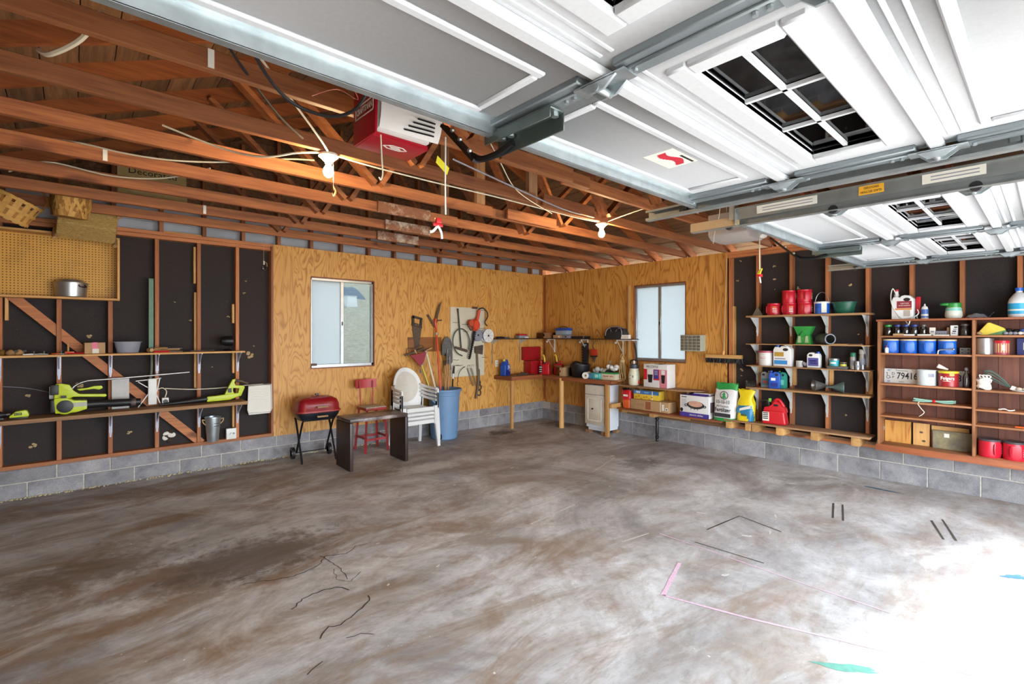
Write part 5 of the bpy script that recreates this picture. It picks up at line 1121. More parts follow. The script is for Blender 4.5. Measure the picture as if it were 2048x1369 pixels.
# bench-top things
def jug(name, label, cat, place, w, d, h, m, capm, spout=-.3, handle=True, lab=None, labm=None, text=None, textm=None, notch=.3):
    "square handled jug: body, neck + cap on one side, handle arch on the other"
    o = place
    MB().taper((w/2, d/2), (w/2, d/2), 0, h*.66).build('jug_body', m, o, bevel=min(w, d)*.13, seg=3)
    s = 1 if spout > 0 else -1
    MB().prism([(-w/2*.96*s, h*.60), (w/2*.96*s, h*.60), (w/2*.9*s, h*.74), (w*.36*s, h*.84), (w*.12*s, h*.84), (-w*.1*s, h*.70), (-w*.46*s, h*.68)], -d*.34, d*.34).build('shoulder', m, o, bevel=.008)
    MB().cyl((s*w*.24, 0, h*.83), (s*w*.24, 0, h*.9), w*.12, n=14).build('neck', m, o); MB().cyl((s*w*.24, 0, h*.88), (s*w*.24, 0, h), w*.15, n=16).build('cap', capm, o, bevel=.002)
    if handle: MB().tube(spline([(s*w*.14, 0, h*.82), (-s*w*.1, 0, h*.93), (-s*w*.36, 0, h*.88), (-s*w*.42, 0, h*.66)], 5), d*.14, 8).build('handle', m, o)
    if lab: MB().box(-w*.42, w*.42, -d/2-.0012, -d/2+.002, h*lab[0], h*lab[1]).build('label_panel', labm, o)
    if text:
        for k, (t, sz, zf) in enumerate(text): lettering(t, sz, o, 0, h*zf, -d/2-.0018, textm[k] if isinstance(textm, list) else textm)
    return o
M_NAVY = plain('deep_blue_plastic', '#1b4fb0', .35, 0, .08)
jug('jug', '', '', LT('antifreeze_jug', 'bright blue handled jug at the left end of the workbench', 'jug', -1.10, .17, BZ, .25), .165, .11, .285, M_NAVY, plain('cap_yellow', '#d9c83a', .4), -1, True, (.05, .35), plain('navy_label', '#1a2c80', .4), None, None)
o = bpy.data.objects['antifreeze_jug']
for (a, b_, c, d) in ((.0, .05, .155, .175), (.0, .06, .13, .145), (-.01, .055, .112, .118), (.03, .06, .08, .088)): MB().box(a, b_, -.0572, -.055, c, d).build('printed_mark', M_PAPER, o)
o = LT('hand_plane', 'flat dark tool lying on the bench beside the blue jug', 'tool', -.78, .27, BZ, .1)
MB().box(-.13, .13, -.03, .03, 0, .015).build('sole', M_DULL, o); MB().prism([(-.06, .015), (.12, .015), (.12, .03), (-.02, .05)], -.018, .018).build('body', M_RUST, o)
rc_ = LT('open_toolbox', 'open red metal tool case with its lid standing up in the corner', 'tool case', -.34, .125, BZR+.001)
M_CRED = plain('red_case_enamel', '#a3101c', .35, 0, .12)
MB().box(-.19, .2, -.1, .08, 0, .25).build('case', M_CRED, rc_, bevel=.012); MB().box(-.24, .2, .03, .10, .255, .50).build('lid', M_CRED, rc_, bevel=.012)
ol = LT('oil_bottle', 'slim red oil bottle with a black label before the red case', 'bottle', -.355, .31, BZR)
MB().lathe([(.001, 0), (.036, 0), (.038, .01), (.038, .16), (.028, .19), (.014, .205), (.014, .22), (.001, .22)], 18).build('bottle_body', M_REDP, ol); MB().cyl((0,0,.215), (0,0,.25), .017, n=14).build('cap', M_REDP, ol)
MB().lathe([(.0385, .02), (.0385, .165)], 18, caps=False).build('label_band', M_INK, ol); 
for k in range(3): MB().lathe([(.0388, .05+.04*k), (.0388, .062+.04*k)], 18, caps=False).build('label_stripe', M_PAPER, ol)
def gascan(lbl, x, y, rot, w, d, h, zb):
    o = thing('gas_can', lbl, 'gas can', (x, y, zb), rot)
    MB().taper((w/2, d/2), (w*.44, d*.42), 0, h).build('can_body', M_REDP, o, bevel=.02, seg=3); MB().box(-.004, .004, -d/2-.004, d/2+.004, .01, h*.98).build('seam', M_REDP, o)
    MB().cyl((-w*.2, 0, h-.01), (-w*.2, 0, h+.03), .02, n=12).build('collar', M_BLACK, o)
    MB().tube(spline([(-w*.2, 0, h+.02), (-w*.26, 0, h+.09), (-w*.36, 0, h+.15), (-w*.5, 0, h+.15)], 5), [.016]*10+[.013]*6, 10).build('spout', plain('nozzle_yellow', '#e2c23a', .45), o)
    MB().tube(spline([(w*.0, 0, h-.005), (w*.1, 0, h+.035), (w*.3, 0, h+.035), (w*.38, 0, h-.01)], 4), .011, 8).build('handle', M_REDP, o)
    return o
gascan('red gas can with a pale yellow spout beside the open tool case', -.31, -.40, -1.2, .15, .11, .20, BZR)
gascan('red gas can with a bright yellow spout behind the cardboard box on the bench', -.12, -.53, -1.2, .17, .12, .20, BZR)
cb = RT('open_carton', 'small open cardboard box on the bench beside the gas cans', 'box', .79, .27, BZR+.001, -.3)
MB().box(-.12, .12, -.09, .09, 0, .004).box(-.12, .12, -.09, -.086, 0, .15).box(-.12, .12, .086, .09, 0, .15).box(-.12, -.116, -.09, .09, 0, .15).box(.116, .12, -.09, .09, 0, .15).build('carton', M_CARD, cb)
MB().add([(-.12, -.09, .15), (.12, -.09, .15), (.12, -.15, .19), (-.12, -.15, .19)], [[0,1,2,3]]).build('flap', M_CARD, cb); MB().add([(.12, -.09, .15), (.12, .09, .15), (.19, .09, .18), (.19, -.09, .18)], [[0,1,2,3]]).build('flap', M_CARD, cb); MB().add([(-.12, .09, .15), (.12, .09, .15), (.12, .13, .21), (-.12, .13, .21)], [[0,1,2,3]]).build('flap', M_CARD, cb)
MB().box(-.035, .045, -.0912, -.09, .065, .1).build('printed_mark', plain('brown_print', '#9a5a3a', .7), cb)
bu = RT('planter_bucket', 'black plastic bucket on the bench holding a chain of links', 'bucket', 1.14, .24, BZR+.001)
MB().lathe([(.001, 0), (.125, 0), (.135, .01), (.165, .20), (.172, .205), (.172, .222), (.16, .222), (.13, .02), (.001, .015)], 32).build('bucket_body', M_BLACK, bu)
lk = RT('socket_rack', 'black ribbed tool rail standing behind the black bucket', 'tool rail', 1.11, .06, BZR+.225)
MB().box(-.055, .055, -.03, .02, -.22, .36).build('rail', M_BLACK, lk, bevel=.012)
for k in range(7): MB().box(-.065, .065, -.04, .0, .0+.045*k, .025+.045*k).build('rib', M_BLACK, lk, bevel=.006)
MB().box(-.035, .035, -.045, -.03, .31, .34).build('grey_badge', M_GREY, lk)
bg_ = RT('tool_bag', 'slumped black bag behind the open cardboard box', 'bag', .90, .06, BZR)
MB().lathe([(.001, 0), (.14, .0), (.15, .06), (.13, .17), (.08, .24), (.03, .26), (.001, .26)], 20, sy=.3, sq=3).build('bag_body', M_BLACK, bg_); MB().box(-.03, .03, -.047, -.04, .19, .2).build('logo_patch', M_PAPER, bg_)
fn = RT('red_funnel_tool', 'small red clamp hanging from the shelf bracket beside the black rail', 'clamp', 1.32, .10, 1.27)
MB().prism([(-.06, .09), (.06, .09), (.075, .0), (.03, -.03), (-.03, -.03), (-.07, .01)], -.02, .02).build('body', plain('clamp_red', '#b8331f', .4), fn, bevel=.006); MB().prism([(-.05, -.02), (.05, -.02), (.0, -.14)], -.012, .012).build('jaw', M_RUST, fn); MB().box(-.06, .06, -.025, .025, -.04, -.02).build('clip', M_BLKMET, fn); MB().tube(spline([(0, 0, .09), (-.02, .0, .16), (.0, .04, .22), (.0, .08, .24)], 4), .004, 6).build('hook', M_BLKMET, fn)
tr_ = RT('paper_roll', 'white paper roll lying on the front of the bench', 'paper roll', 1.385, .36, BZR+.055, .35)
MB().lathe([(.018, -.09), (.055, -.09), (.055, .09), (.018, .09), (.018, -.09)], 24, axis='y', caps=False).build('paper', M_PAPER, tr_); MB().lathe([(.018, -.091), (.02, -.091), (.02, .091), (.018, .091)], 16, axis='y', caps=False).build('core', M_CARD, tr_)
tp_ = RT('wipes_pack', 'teal and blue plastic pack on the bench beside the paper roll', 'packet', 1.55, .33, BZR, .2)
MB().box(-.10, .10, -.06, .06, 0, .105).build('pack', plain('teal_film', '#43aaa5', .3, 0, .2), tp_, bevel=.025, seg=3); MB().box(-.1, -.02, -.062, -.058, .01, .095).build('blue_panel', plain('film_blue', '#4a7f9e', .3), tp_); MB().box(.01, .07, -.062, -.0585, .03, .08).build('pale_print', plain('pale_teal', '#a6dcd2', .4), tp_)
for k, (s, r_, w_) in enumerate(((1.47, .085, 1.2), (1.80, .07, 1.2))):
    o = RT('plastic_bag', ('crumpled clear plastic bag behind the teal pack', 'crumpled white plastic bag on top of the food box')[k], 'bag', s, (.13, .2)[k], BZR+(0, .118)[k])
    bb = MB()
    for j in range(9): bb.ball((random.uniform(-1, 1)*r_*w_, random.uniform(-.5, .5)*r_, .05+random.uniform(0, .05)*(2-k)), r_*random.uniform(.45, .7), r_*.5, r_*random.uniform(.4, .6), 9, 0, 6)
    bb.v = [(p[0], p[1], max(.002, p[2])) for p in bb.v]
    bb.build('bag_film', plain('bag_film_%d' % k, ('#c9cbc8', '#e3e3e2')[k], .25), o)
o = RT('dark_glove', 'dark rag heap behind the teal pack on the bench', 'rag', 1.62, .10, BZR)
bb = MB()
for j in range(6): bb.ball((random.uniform(-.09, .09), random.uniform(-.03, .03), .06+random.uniform(0, .05)), .05, .035, .04, 8, 0, 5)
bb.v = [(p[0], p[1], max(.002, p[2])) for p in bb.v]; bb.build('cloth', plain('navy_rag', '#22303f', .8), o)
fb = RT('food_carton', 'small white and green food carton on the bench by the rope', 'box', 1.77, .24, BZR, .1)
MB().box(-.13, .13, -.07, .07, 0, .115).build('carton', plain('carton_cream', '#d9cdb4', .6), fb, bevel=.002); MB().box(-.131, .131, -.0715, .071, .095, .116).build('green_band', M_GREEN, fb); [MB().prism([(-.1+.018*k, .05+.006*math.sin(k*2.3)), (-.088+.018*k, .05), (-.09+.018*k, .068+.008*math.sin(k*1.7)), (-.1+.018*k, .066)], -.0722, -.070).build('script_print', plain('print_red', '#b03a3a', .6), fb) for k in range(11) if k != 6]
rp = RT('rope_hank', 'hank of tan rope hanging from the shelf bracket above the bench', 'rope', 1.94, .16, BZR+.01)
for k in range(9):
    a = k*2*PI/9
    MB().tube(spline([(.0, .0, .38), (.03*math.cos(a), .02*math.sin(a), .3), (.055*math.cos(a), .03*math.sin(a), .15), (.06*math.cos(a+.4), .03*math.sin(a+.4), .02), (.03*math.cos(a+.7), .02*math.sin(a+.7), .005)], 5), .006, 6).build('strand', M_ROPE, rp)
MB().lathe([(.03, .27), (.042, .28), (.042, .31), (.03, .32)], 14, sy=.8).build('wrap', M_ROPE, rp)
MB().tube(spline([(.03, 0, .36), (.0, 0, .42), (-.03, 0, .36), (0, 0, .33), (.02, 0, .38), (.0, .0, .48), (.01, 0, .56), (-.01, 0, .62)], 5), .006, 6).build('top_loop', M_ROPE, rp)

# corner shelf over the bench
us = thing('corner_shelf', 'dark thin corner shelf above the workbench on white brackets', 'shelf', (0, 0, 0))
M_DSH = plain('dark_shelf', '#4a2f20', .5, 0, .2)
MB().box(-1.29, -.215, -.21, -.013, 1.525, 1.54).build('shelf_board', M_DSH, us); MB().box(-.215, -.013, -2.15, -.013, 1.525, 1.54).build('shelf_board', M_DSH, us); MB().box(-.22, -.02, -2.17, -1.87, 1.512, 1.526).build('white_end_board', M_WPAINT, us)
for x in (-1.27, -.62): MB().box(x-.008, x+.008, -.02, -.012, 1.10, 1.525).build('standard', M_ALU, us); MB().prism([(-.2, 1.523), (-.015, 1.523), (-.015, 1.44), (-.03, 1.44)], x-.004, x+.004, 'yz').build('bracket', M_WPAINT, us)
for s in (.33, 1.12, 1.86):
    MB().box(-.03, -.013, -s-.010, -s+.010, 1.28, 1.523).build('bracket_plate', M_WPAINT, us); MB().box(-.20, -.013, -s-.006, -s+.006, 1.513, 1.524).build('bracket_arm', M_WPAINT, us); MB().bar((-.19, -s, 1.515), (-.025, -s, 1.30), .008, .008).build('bracket_brace', M_WPAINT, us); MB().tube(spline([(-.195, -s, 1.51), (-.21, -s, 1.47), (-.235, -s, 1.47), (-.235, -s, 1.49)], 3), .006, 6).build('bracket_hook', M_WPAINT, us)
SZ = 1.541
o = LT('nail_gun', 'flat black tool with a grey strap on the left of the corner shelf', 'tool', -1.10, .11, SZ)
MB().prism([(-.15, 0), (.0, 0), (.02, .02), (-.06, .035), (-.13, .028)], -.03, .03).build('body', M_BLACK, o, bevel=.006); MB().prism([(.0, 0), (.15, 0), (.13, .025), (.02, .028)], -.02, .02).build('grip', M_DULL, o)
o = LT('bit_case', 'small grey and red plastic case on the corner shelf', 'case', -.64, .11, SZ)
MB().box(-.12, .12, -.05, .05, 0, .05).build('case', M_GREY, o, bevel=.006); MB().box(-.10, .08, -.045, .05, .05, .078).build('red_lid', M_REDP, o, bevel=.008); MB().box(.02, .11, -.052, -.049, .005, .028).build('paper_label', M_PAPER, o)
o = RT('brown_tray', 'low open brown box in the corner of the shelf', 'box', .22, .13, SZ)
MB().box(-.17, .17, -.07, .07, 0, .004).box(-.17, .17, -.07, -.066, 0, .10).box(-.17, .17, .066, .07, 0, .10).box(-.17, -.166, -.07, .07, 0, .1).box(.166, .17, -.07, .07, 0, .1).build('box_body', plain('brown_card', '#8f5a2c', .7), o); MB().box(-.02, .03, -.0712, -.07, .035, .08).build('printed_mark', M_INK, o)
o = RT('flat_carton', 'small pale carton under the blue-lidded tub on the corner shelf', 'box', .56, .14, SZ)
MB().box(-.10, .10, -.06, .06, 0, .06).build('carton', M_CARD, o, bevel=.002); MB().lathe([(.018, -.001), (.018, .0)], 12, (.05, -.061, .03), axis='y').build('round_logo', M_PAPER, o)
o = RT('lidded_tub', 'clear tub with a blue lid on the corner shelf', 'tub', .64, .11, SZ+.061)
MB().taper((.13, .07), (.14, .075), 0, .08).build('tub_body', plain('cloudy_tub', '#8fa3b5', .25), o, bevel=.01); MB().taper((.15, .08), (.14, .07), .08, .125).build('lid', M_NAVY, o, bevel=.01); MB().tube(spline([(-.1, 0, .125), (-.05, 0, .15), (.05, 0, .15), (.1, 0, .125)], 4), .006, 6).build('handle', M_BLACK, o)
o = RT('clear_case', 'grey plastic case beside the pale carton on the corner shelf', 'case', .76, .14, SZ)
MB().box(-.09, .09, -.05, .05, 0, .055).build('case', M_GREY, o, bevel=.006); MB().box(-.02, .02, -.054, -.05, .02, .04).build('latch', M_BLACK, o)
o = RT('long_black_tool', 'long black bar tool lying on the corner shelf', 'bar', 1.08, .16, SZ)
MB().box(-.2, .2, -.02, .02, 0, .04).build('bar', M_BLACK, o, bevel=.006); MB().box(.07, .085, -.022, .022, -.001, .046).build('clamp_band', M_ALU, o)
o = RT('gear_bag', 'black carry bag with grey piping on the corner shelf beside the window', 'bag', 1.80, .12, SZ)
MB().lathe([(.001, 0), (.21, 0), (.225, .03), (.21, .10), (.17, .16), (.10, .185), (.001, .19)], 26, sy=.42, sq=3).build('bag_body', plain('black_nylon', '#232427', .6), o)
for x in (-.1, .1): MB().tube(spline([(x-.06, -.08, .05), (x-.05, -.075, .13), (x, -.05, .175), (x+.05, -.075, .13), (x+.06, -.08, .05)], 4), .007, 6).build('strap', M_GREY, o)
MB().tube(spline([(-.15, -.02, .17), (0, -.02, .2), (.15, -.02, .17)], 4), .008, 6).build('zip_piping', M_GREY, o)
o = RT('notepad_stack', 'small stack of white papers at the end of the corner shelf', 'papers', 2.02, .17, SZ)
for k in range(3): MB().box(-.07+.006*k, .07, -.04, .03, .022*k, .022*k+.02).build('pad', M_PAPER, o)
# ------------------------------------------------------------------ shelves under the right-hand window
ws1 = thing('window_shelf', 'old plank shelf directly under the right window', 'shelf', (0, 0, 0))
MB().prism([(-.30, -1.97), (-.013, -1.97), (-.013, -3.30), (-.16, -3.26), (-.30, -3.0)], .80, .82, 'xy').build('shelf_board', M_OLD['y'], ws1)
for s in (2.25, 3.05): MB().prism([(-.2, .8), (-.013, .8), (-.013, .66)], -s-.01, -s+.01, 'xz').xf(Matrix.Identity(4)).build('gusset', M_OLD['z'], ws1)
ws2 = thing('window_shelf', 'lower plank shelf on a black turned leg beside the white cabinet', 'shelf', (0, 0, 0))
MB().box(-.34, -.013, -3.62, -1.965, .44, .46).build('shelf_board', M_RED['y'], ws2, bevel=.003)
MB().box(-.06, -.013, -3.58, -1.965, .335, .44).build('ledger', M_OLD['y'], ws2); MB().box(-.20, -.16, -3.1, -1.965, .39, .44).build('support_rail', M_PALE['y'], ws2); MB().box(-.33, -.02, -2.62, -2.54, .385, .44).build('cross_block', M_PALE['x'], ws2)
MB().lathe([(.001, 0), (.02, 0), (.026, .02), (.018, .04), (.03, .06), (.03, .08), (.02, .09), (.026, .12), (.026, .30), (.018, .32), (.03, .335), (.03, .35), (.022, .36), (.022, .385), (.001, .385)], 18, (-.17, -2.575, 0)).build('turned_leg', M_BLACK, ws2)
W1, W2 = .821, .461
spy = RT('garden_sprayer', 'cream pump sprayer with black top and wand under the window', 'sprayer', 2.17, .17, W1)
MB().lathe([(.001, 0), (.075, 0), (.085, .02), (.088, .12), (.082, .2), (.07, .235), (.07, .26), (.001, .26)], 28).build('tank', plain('cream_tank', '#dcd9c2', .4, 0, .08), spy); MB().lathe([(.066, .255), (.07, .262), (.068, .315), (.045, .33), (.001, .33)], 24).build('pump_collar', plain('slate_plastic', '#474b55', .4), spy)
MB().tube(spline([(-.06, 0, .33), (-.065, 0, .36), (-.04, 0, .385), (.05, 0, .385), (.065, 0, .36), (.06, 0, .33), (0, 0, .325)], 4), .011, 8).build('pump_handle', M_BLACK, spy); MB().cyl((0,0,.32), (0,0,.385), .016, n=12).build('pump_rod', M_WHITE, spy)
MB().tube([(.075, .0, .04), (.06, .0, .3), (.03, .0, .55), (.0, .0, .66)], [.006, .007, .014, .014], 8).build('wand', M_BLACK, spy); MB().lathe([(.001, -.03), (.02, -.02), (.022, .0), (.012, .03)], 12, (.085, 0, .05)).build('nozzle', M_REDP, spy)
for k in range(4): MB().ball((-.0+.035*math.cos(k*2), -.086, .13+.03*math.sin(k*2.3)), .012, .003, .008, 8, 0, 5).build('printed_mark', M_GREY, spy)
mc = RT('coffee_maker_box', 'red and white boxed coffee maker under the right window', 'box', 2.60, .15, W1, -.03)
M_BXW = plain('box_white', '#e3e1e0', .45, 0, .04); M_BXR = plain('box_red', '#cc2231', .4); M_BXP = plain('box_pink', '#e08a95', .4); M_BXB = plain('box_blue', '#3b3f96', .4)
MB().box(-.20, .20, -.11, .11, 0, .345).build('carton', M_BXW, mc, bevel=.002)
for (a, b_, c, d, m_) in ((-.198, -.14, .11, .27, M_BXR), (-.03, .07, .11, .27, M_BXR), (.075, .199, .0, .27, M_BXP), (-.02, .055, .13, .265, M_BXB)): MB().box(a, b_, -.1115 if m_ is not M_BXB else -.1125, -.108, c, d).build('printed_panel', m_, mc)
for x, s in ((-.085, 1), (.135, .75)):
    MB().prism([(x-.045*s, .19), (x+.045*s, .19), (x+.03*s, .07), (x-.03*s, .07)], -.1125, -.110).build('printed_pot', M_INK, mc); MB().box(x-.04*s, x+.04*s, -.1122, -.109, .2, .262).build('printed_top', M_BXW, mc)
lettering('MR.COFFEE', .05, mc, -.05, .306, -.1118, M_INK, sx=.8)
for k in range(4): MB().box(-.012, .045, -.1132, -.1122, .245-.018*k, .25-.018*k).build('print_line', M_PAPER, mc)
MB().box(-.02, .08, -.112, .06, .3455, .347).build('handle_slot', M_INK, mc)
rb = RT('charcoal_bag', 'red and black charcoal snack bag leaning at the left of the lower shelf', 'bag', 2.085, .2, W2)
def bag(o, w, d, h, mats, fn=None, lean=0.0, crimp=.15, waist=0.0):
    nu, nv = 18, 12; b = MB()
    def f(u, v):
        a = 2*PI*u; z = h*v; k = 1-.10*(1-v)**4-.04*v; thick = (1-v**3*(1-crimp))
        k *= 1-waist*math.exp(-((v-.74)/.13)**2); x = math.copysign(abs(math.cos(a))**.6, math.cos(a))*w/2*k; y = math.copysign(abs(math.sin(a))**.6, math.sin(a))*d/2*thick
        wob = .012*math.sin(5*a+7*v)+.010*math.sin(3*a-11*v)
        return (x+wob*w*1.2+lean*v, y*(1+wob*3)+wob*.1, z+.01*math.sin(4*a)*v)
    b.grid(f, nu*2, nv)
    for i, fc in enumerate(b.f):
        v = (i//(nu*2))/nv; u = (i % (nu*2))/(nu*2); b.m[i] = fn(u, v) if fn else 0
    b.add([f(i/(nu*2), 0) for i in range(nu*2)], [list(range(nu*2))])
    return b.build('bag_body', mats, o)
bag(rb, .17, .13, .30, [M_REDP, M_BLACK, plain('bag_orange', '#d8622a', .4)], lambda u, v: 1 if v > .85 or (.3 < u < .5) else (2 if v < .35 else 0), -.03)
MB().box(-.05, .03, -.066, -.06, .18, .21).build('white_print', M_PAPER, rb)
lb_ = RT('long_carton', 'long cardboard carton with a mailing label on the lower shelf', 'box', 2.50, .16, W2, -.02)
MB().box(-.33, .33, -.11, .11, 0, .155).build('carton', M_CARD, lb_, bevel=.003); MB().box(-.36+.04, .34-.01, -.1115, -.109, .151, .1565).build('tape', plain('pack_tape', '#a9824f', .3), lb_)
for (a, b_, c, d, m_) in ((-.06, .03, .02, .135, plain('brown_print', '#9a5a3a', .7)), (.19, .2, .005, .15, M_PAPER), (.22, .255, .03, .12, M_PAPER), (.275, .32, .03, .075, M_PAPER)): MB().box(a, b_, -.1115, -.109, c, d).build('printed_panel', m_, lb_)
MB().box(.288, .308, -.1122, -.111, .042, .062).build('stamp_mark', M_INK, lb_)
for k in range(9): MB().prism([(-.26+.02*k, .06), (-.25+.02*k, .06), (-.248+.02*k, .1+.015*math.sin(k*2.1)), (-.258+.02*k, .1)], -.1117, -.110).build('faint_print', plain('faint_print', '#a9825a', .7), lb_)
hb2 = RT('snack_box', 'blue and yellow box lying on the long cardboard carton', 'box', 2.42, .15, W2+.158, .02)
M_YEL = plain('box_yellow', '#e3bf3c', .45); M_SKY = plain('box_sky', '#3f72b0', .45)
MB().box(-.215, .215, -.08, .08, 0, .135).build('carton', M_YEL, hb2, bevel=.002); MB().box(-.216, .216, -.0812, -.078, .08, .136).build('printed_panel', M_SKY, hb2); MB().box(.1, .115, -.0815, -.079, 0, .136).build('white_edge', M_PAPER, hb2)
[MB().box(x, x+w_, -.0818, -.080, .092, .122).build('white_print', M_PAPER, hb2) for x, w_ in ((-.175, .012), (-.155, .025), (-.122, .02))]
[MB().box(x, x+.022, -.0818, -.080, .1, .118).build('blue_print', plain('print_lightblue', '#8fb8dc', .5), hb2) for x in (-.03, -.003, .024)]
for k in range(7): MB().ball((-.17+.045*k, -.0805, .03+.02*math.sin(k*2.2)), .022, .002, .012, 8, 0, 4).build('printed_biscuit', plain('biscuit_print', '#c98a2c', .5), hb2)
sk = RT('skillet_box', 'white and purple boxed electric skillet on the lower shelf', 'box', 3.23, .17, W2, -.04)
M_PUR = plain('box_purple', '#4b3b98', .45)
MB().box(-.215, .215, -.12, .12, 0, .30).build('carton', M_BXW, sk, bevel=.002); MB().box(-.216, .216, -.1215, -.118, 0, .06).build('purple_band', M_PUR, sk)
MB().box(-.216, .18, -.1215, .121, .299, .302).build('purple_top', M_PUR, sk); MB().prism([(-.10, .30), (.17, .30), (.19, .332), (-.05, .328)], -.02, .10).build('raised_flap', M_BXW, sk); MB().prism([(-.1, .302), (.16, .302), (.17, .32), (-.08, .318)], -.0215, -.019).build('purple_top', M_PUR, sk)
MB().prism([(.02+.13*math.cos(a), .17+.055*math.sin(a)) for a in [i*PI/12 for i in range(24)]], -.1225, -.12).build('printed_pan', plain('print_charcoal', '#3b393d', .5), sk)
MB().prism([(.02+.105*math.cos(a), .185+.04*math.sin(a)) for a in [i*PI/12 for i in range(24)]], -.1232, -.122).build('printed_food', plain('print_food', '#d8a58e', .6), sk)
for x, r_ in ((-.12, .02), (.155, .02)): MB().tube([(x+r_*math.cos(a), -.1225, .16+r_*.7*math.sin(a)) for a in [i*PI/5 for i in range(10)]], .005, 5, closed=True).build('printed_handle', M_INK, sk)
MB().prism([(-.19+.022*math.cos(a), .09+.028*math.sin(a)) for a in [i*PI/6 for i in range(12)]], -.1222, -.12).build('printed_knob', M_INK, sk)
for k in range(3): MB().box(-.05+.05*k, -.043+.05*k, -.1224, -.12, .10, .125).build('printed_leg', M_INK, sk)
lettering('electric skillet', .036, sk, .03, .03, -.1222, M_PAPER); [MB().box(-.19+.016*k, -.18+.016*k, -.1222, -.120, .266, .28).build('print_line', M_INK, sk) for k in range(5)]; [MB().box(-.19, -.12, -.1222, -.120, .235-.016*k, .239-.016*k).build('print_line', M_GREY, sk) for k in range(7)]; MB().box(.2155, .2175, -.08, .05, .08, .22).build('side_print', plain('side_print', '#6a5a5c', .5), sk)
ft = RT('fertilizer_bag', 'white and green bag of all purpose fertilizer on the lower shelf', 'bag', 3.62, .2, W2, -.05)
M_FGRN = plain('bag_green', '#2f9a4d', .45)
bag(ft, .30, .17, .50, [M_BXW, M_FGRN], lambda u, v: 1 if (v > .78 or v < .06) else 0, .03, .12)
lettering('10-10-10', .07, ft, .015, .255, -.097, M_INK, sx=.75); lettering('All Purpose', .036, ft, .015, .20, -.1, M_INK); lettering('Fertilizer', .075, ft, .015, .15, -.101, M_INK, sx=.8, bold=.001)
MB().box(-.10, .12, -.100, -.097, .055, .105).build('printed_panel', plain('print_charcoal', '#3b393d', .5), ft)
MB().tube([(.03+.052*math.cos(a), -.088, .345+.052*math.sin(a)) for a in [i*PI/10 for i in range(20)]], .004, 5, closed=True).build('emblem_ring', M_INK, ft); MB().prism([(.0, .31), (.02, .34), (.01, .35), (.03, .39), (.045, .36), (.04, .34), (.06, .31), (.04, .315), (.03, .30)], -.091, -.087).build('printed_plant', M_FGRN, ft)
yb = RT('lawn_food_bag', 'crumpled yellow and blue bag beside the fertilizer bag', 'bag', 3.89, .19, .495, 0)
bag(yb, .22, .15, .40, [plain('bag_yellow', '#ecd021', .35), plain('bag_blue', '#2f7fa8', .35)], lambda u, v: 1 if (v < .45 and .78 < u+.35*v < 1.02) else 0, .01, .2, .28)
MB().prism([(-.05, .13), (.09, .17), (.09, .21), (-.05, .16)], -.088, -.084).build('white_swoosh', M_PAPER, yb); [MB().box(-.02+.014*k, -.01+.014*k, -.0835, -.081, .065, .09).build('print_mark', plain('print_olive', '#6a6420', .5), yb) for k in range(4)]; MB().prism([(-.09, .10), (-.06, .10), (-.06, .17), (-.08, .17)], -.085, -.08).build('blue_emblem', plain('bag_blue', '#2f7fa8', .35), yb)

# pallet-like plank
pk = thing('plank_shelf', 'rough plank on short wooden blocks along the foot of the black wall', 'plank', (0, 0, 0))
MB().box(-.29, -.03, -5.235, -3.64, .472, .492).build('plank', M_OLD['y'], pk, bevel=.002); MB().box(-.03, -.0, -5.235, -3.63, .375, .405).build('ledger', M_OLD['y'], pk)
for s in (3.70, 3.95, 4.02, 4.32, 4.70, 5.10): MB().box(-.27, -.0, -s-.04, -s+.04, .376, .471).build('block', M_PALE['x'], pk, bevel=.002)
gc = RT('gas_can', 'big red gas can with a green-tipped black spout on the rough plank', 'gas can', 4.23, .15, .493, .1)
MB().taper((.14, .085), (.115, .075), 0, .17).build('can_body', M_REDP, gc, bevel=.025, seg=3)
MB().prism([(-.125, .15), (.13, .15), (.12, .20), (.03, .285), (.0, .285), (-.02, .25), (-.06, .215), (-.11, .205)], -.06, .06).prism([(.05, .22), (.05, .221), (.06, .22)], -.061, .061).build('can_shoulder', M_REDP, gc, bevel=.015)
MB().box(-.01, .05, -.062, .062, .222, .255).build('handle_slot', M_BLACK, gc, bevel=.01); MB().tube(spline([(-.03, 0, .25), (.01, 0, .30), (.05, 0, .295), (.1, 0, .22)], 5), .018, 8).build('handle', M_REDP, gc)
MB().cyl((-.075, 0, .20), (-.075, 0, .25), .028, n=14).build('collar', M_BLACK, gc); MB().tube(spline([(-.075, 0, .25), (-.09, 0, .285), (-.13, 0, .28), (-.17, 0, .26)], 4), [.02]*9+[.014]*4, 10).build('spout', M_BLACK, gc); MB().box(-.075, -.045, -.015, .015, .27, .315).build('trigger', plain('spout_green', '#7ac04a', .4), gc, bevel=.005)
MB().box(-.125, -.05, -.0885, -.083, .04, .15).build('warning_label', M_PAPER, gc)
for k in range(4): MB().box(-.12, -.06, -.0895, -.088, .13-.022*k, .142-.022*k).build('print_line', M_INK, gc)

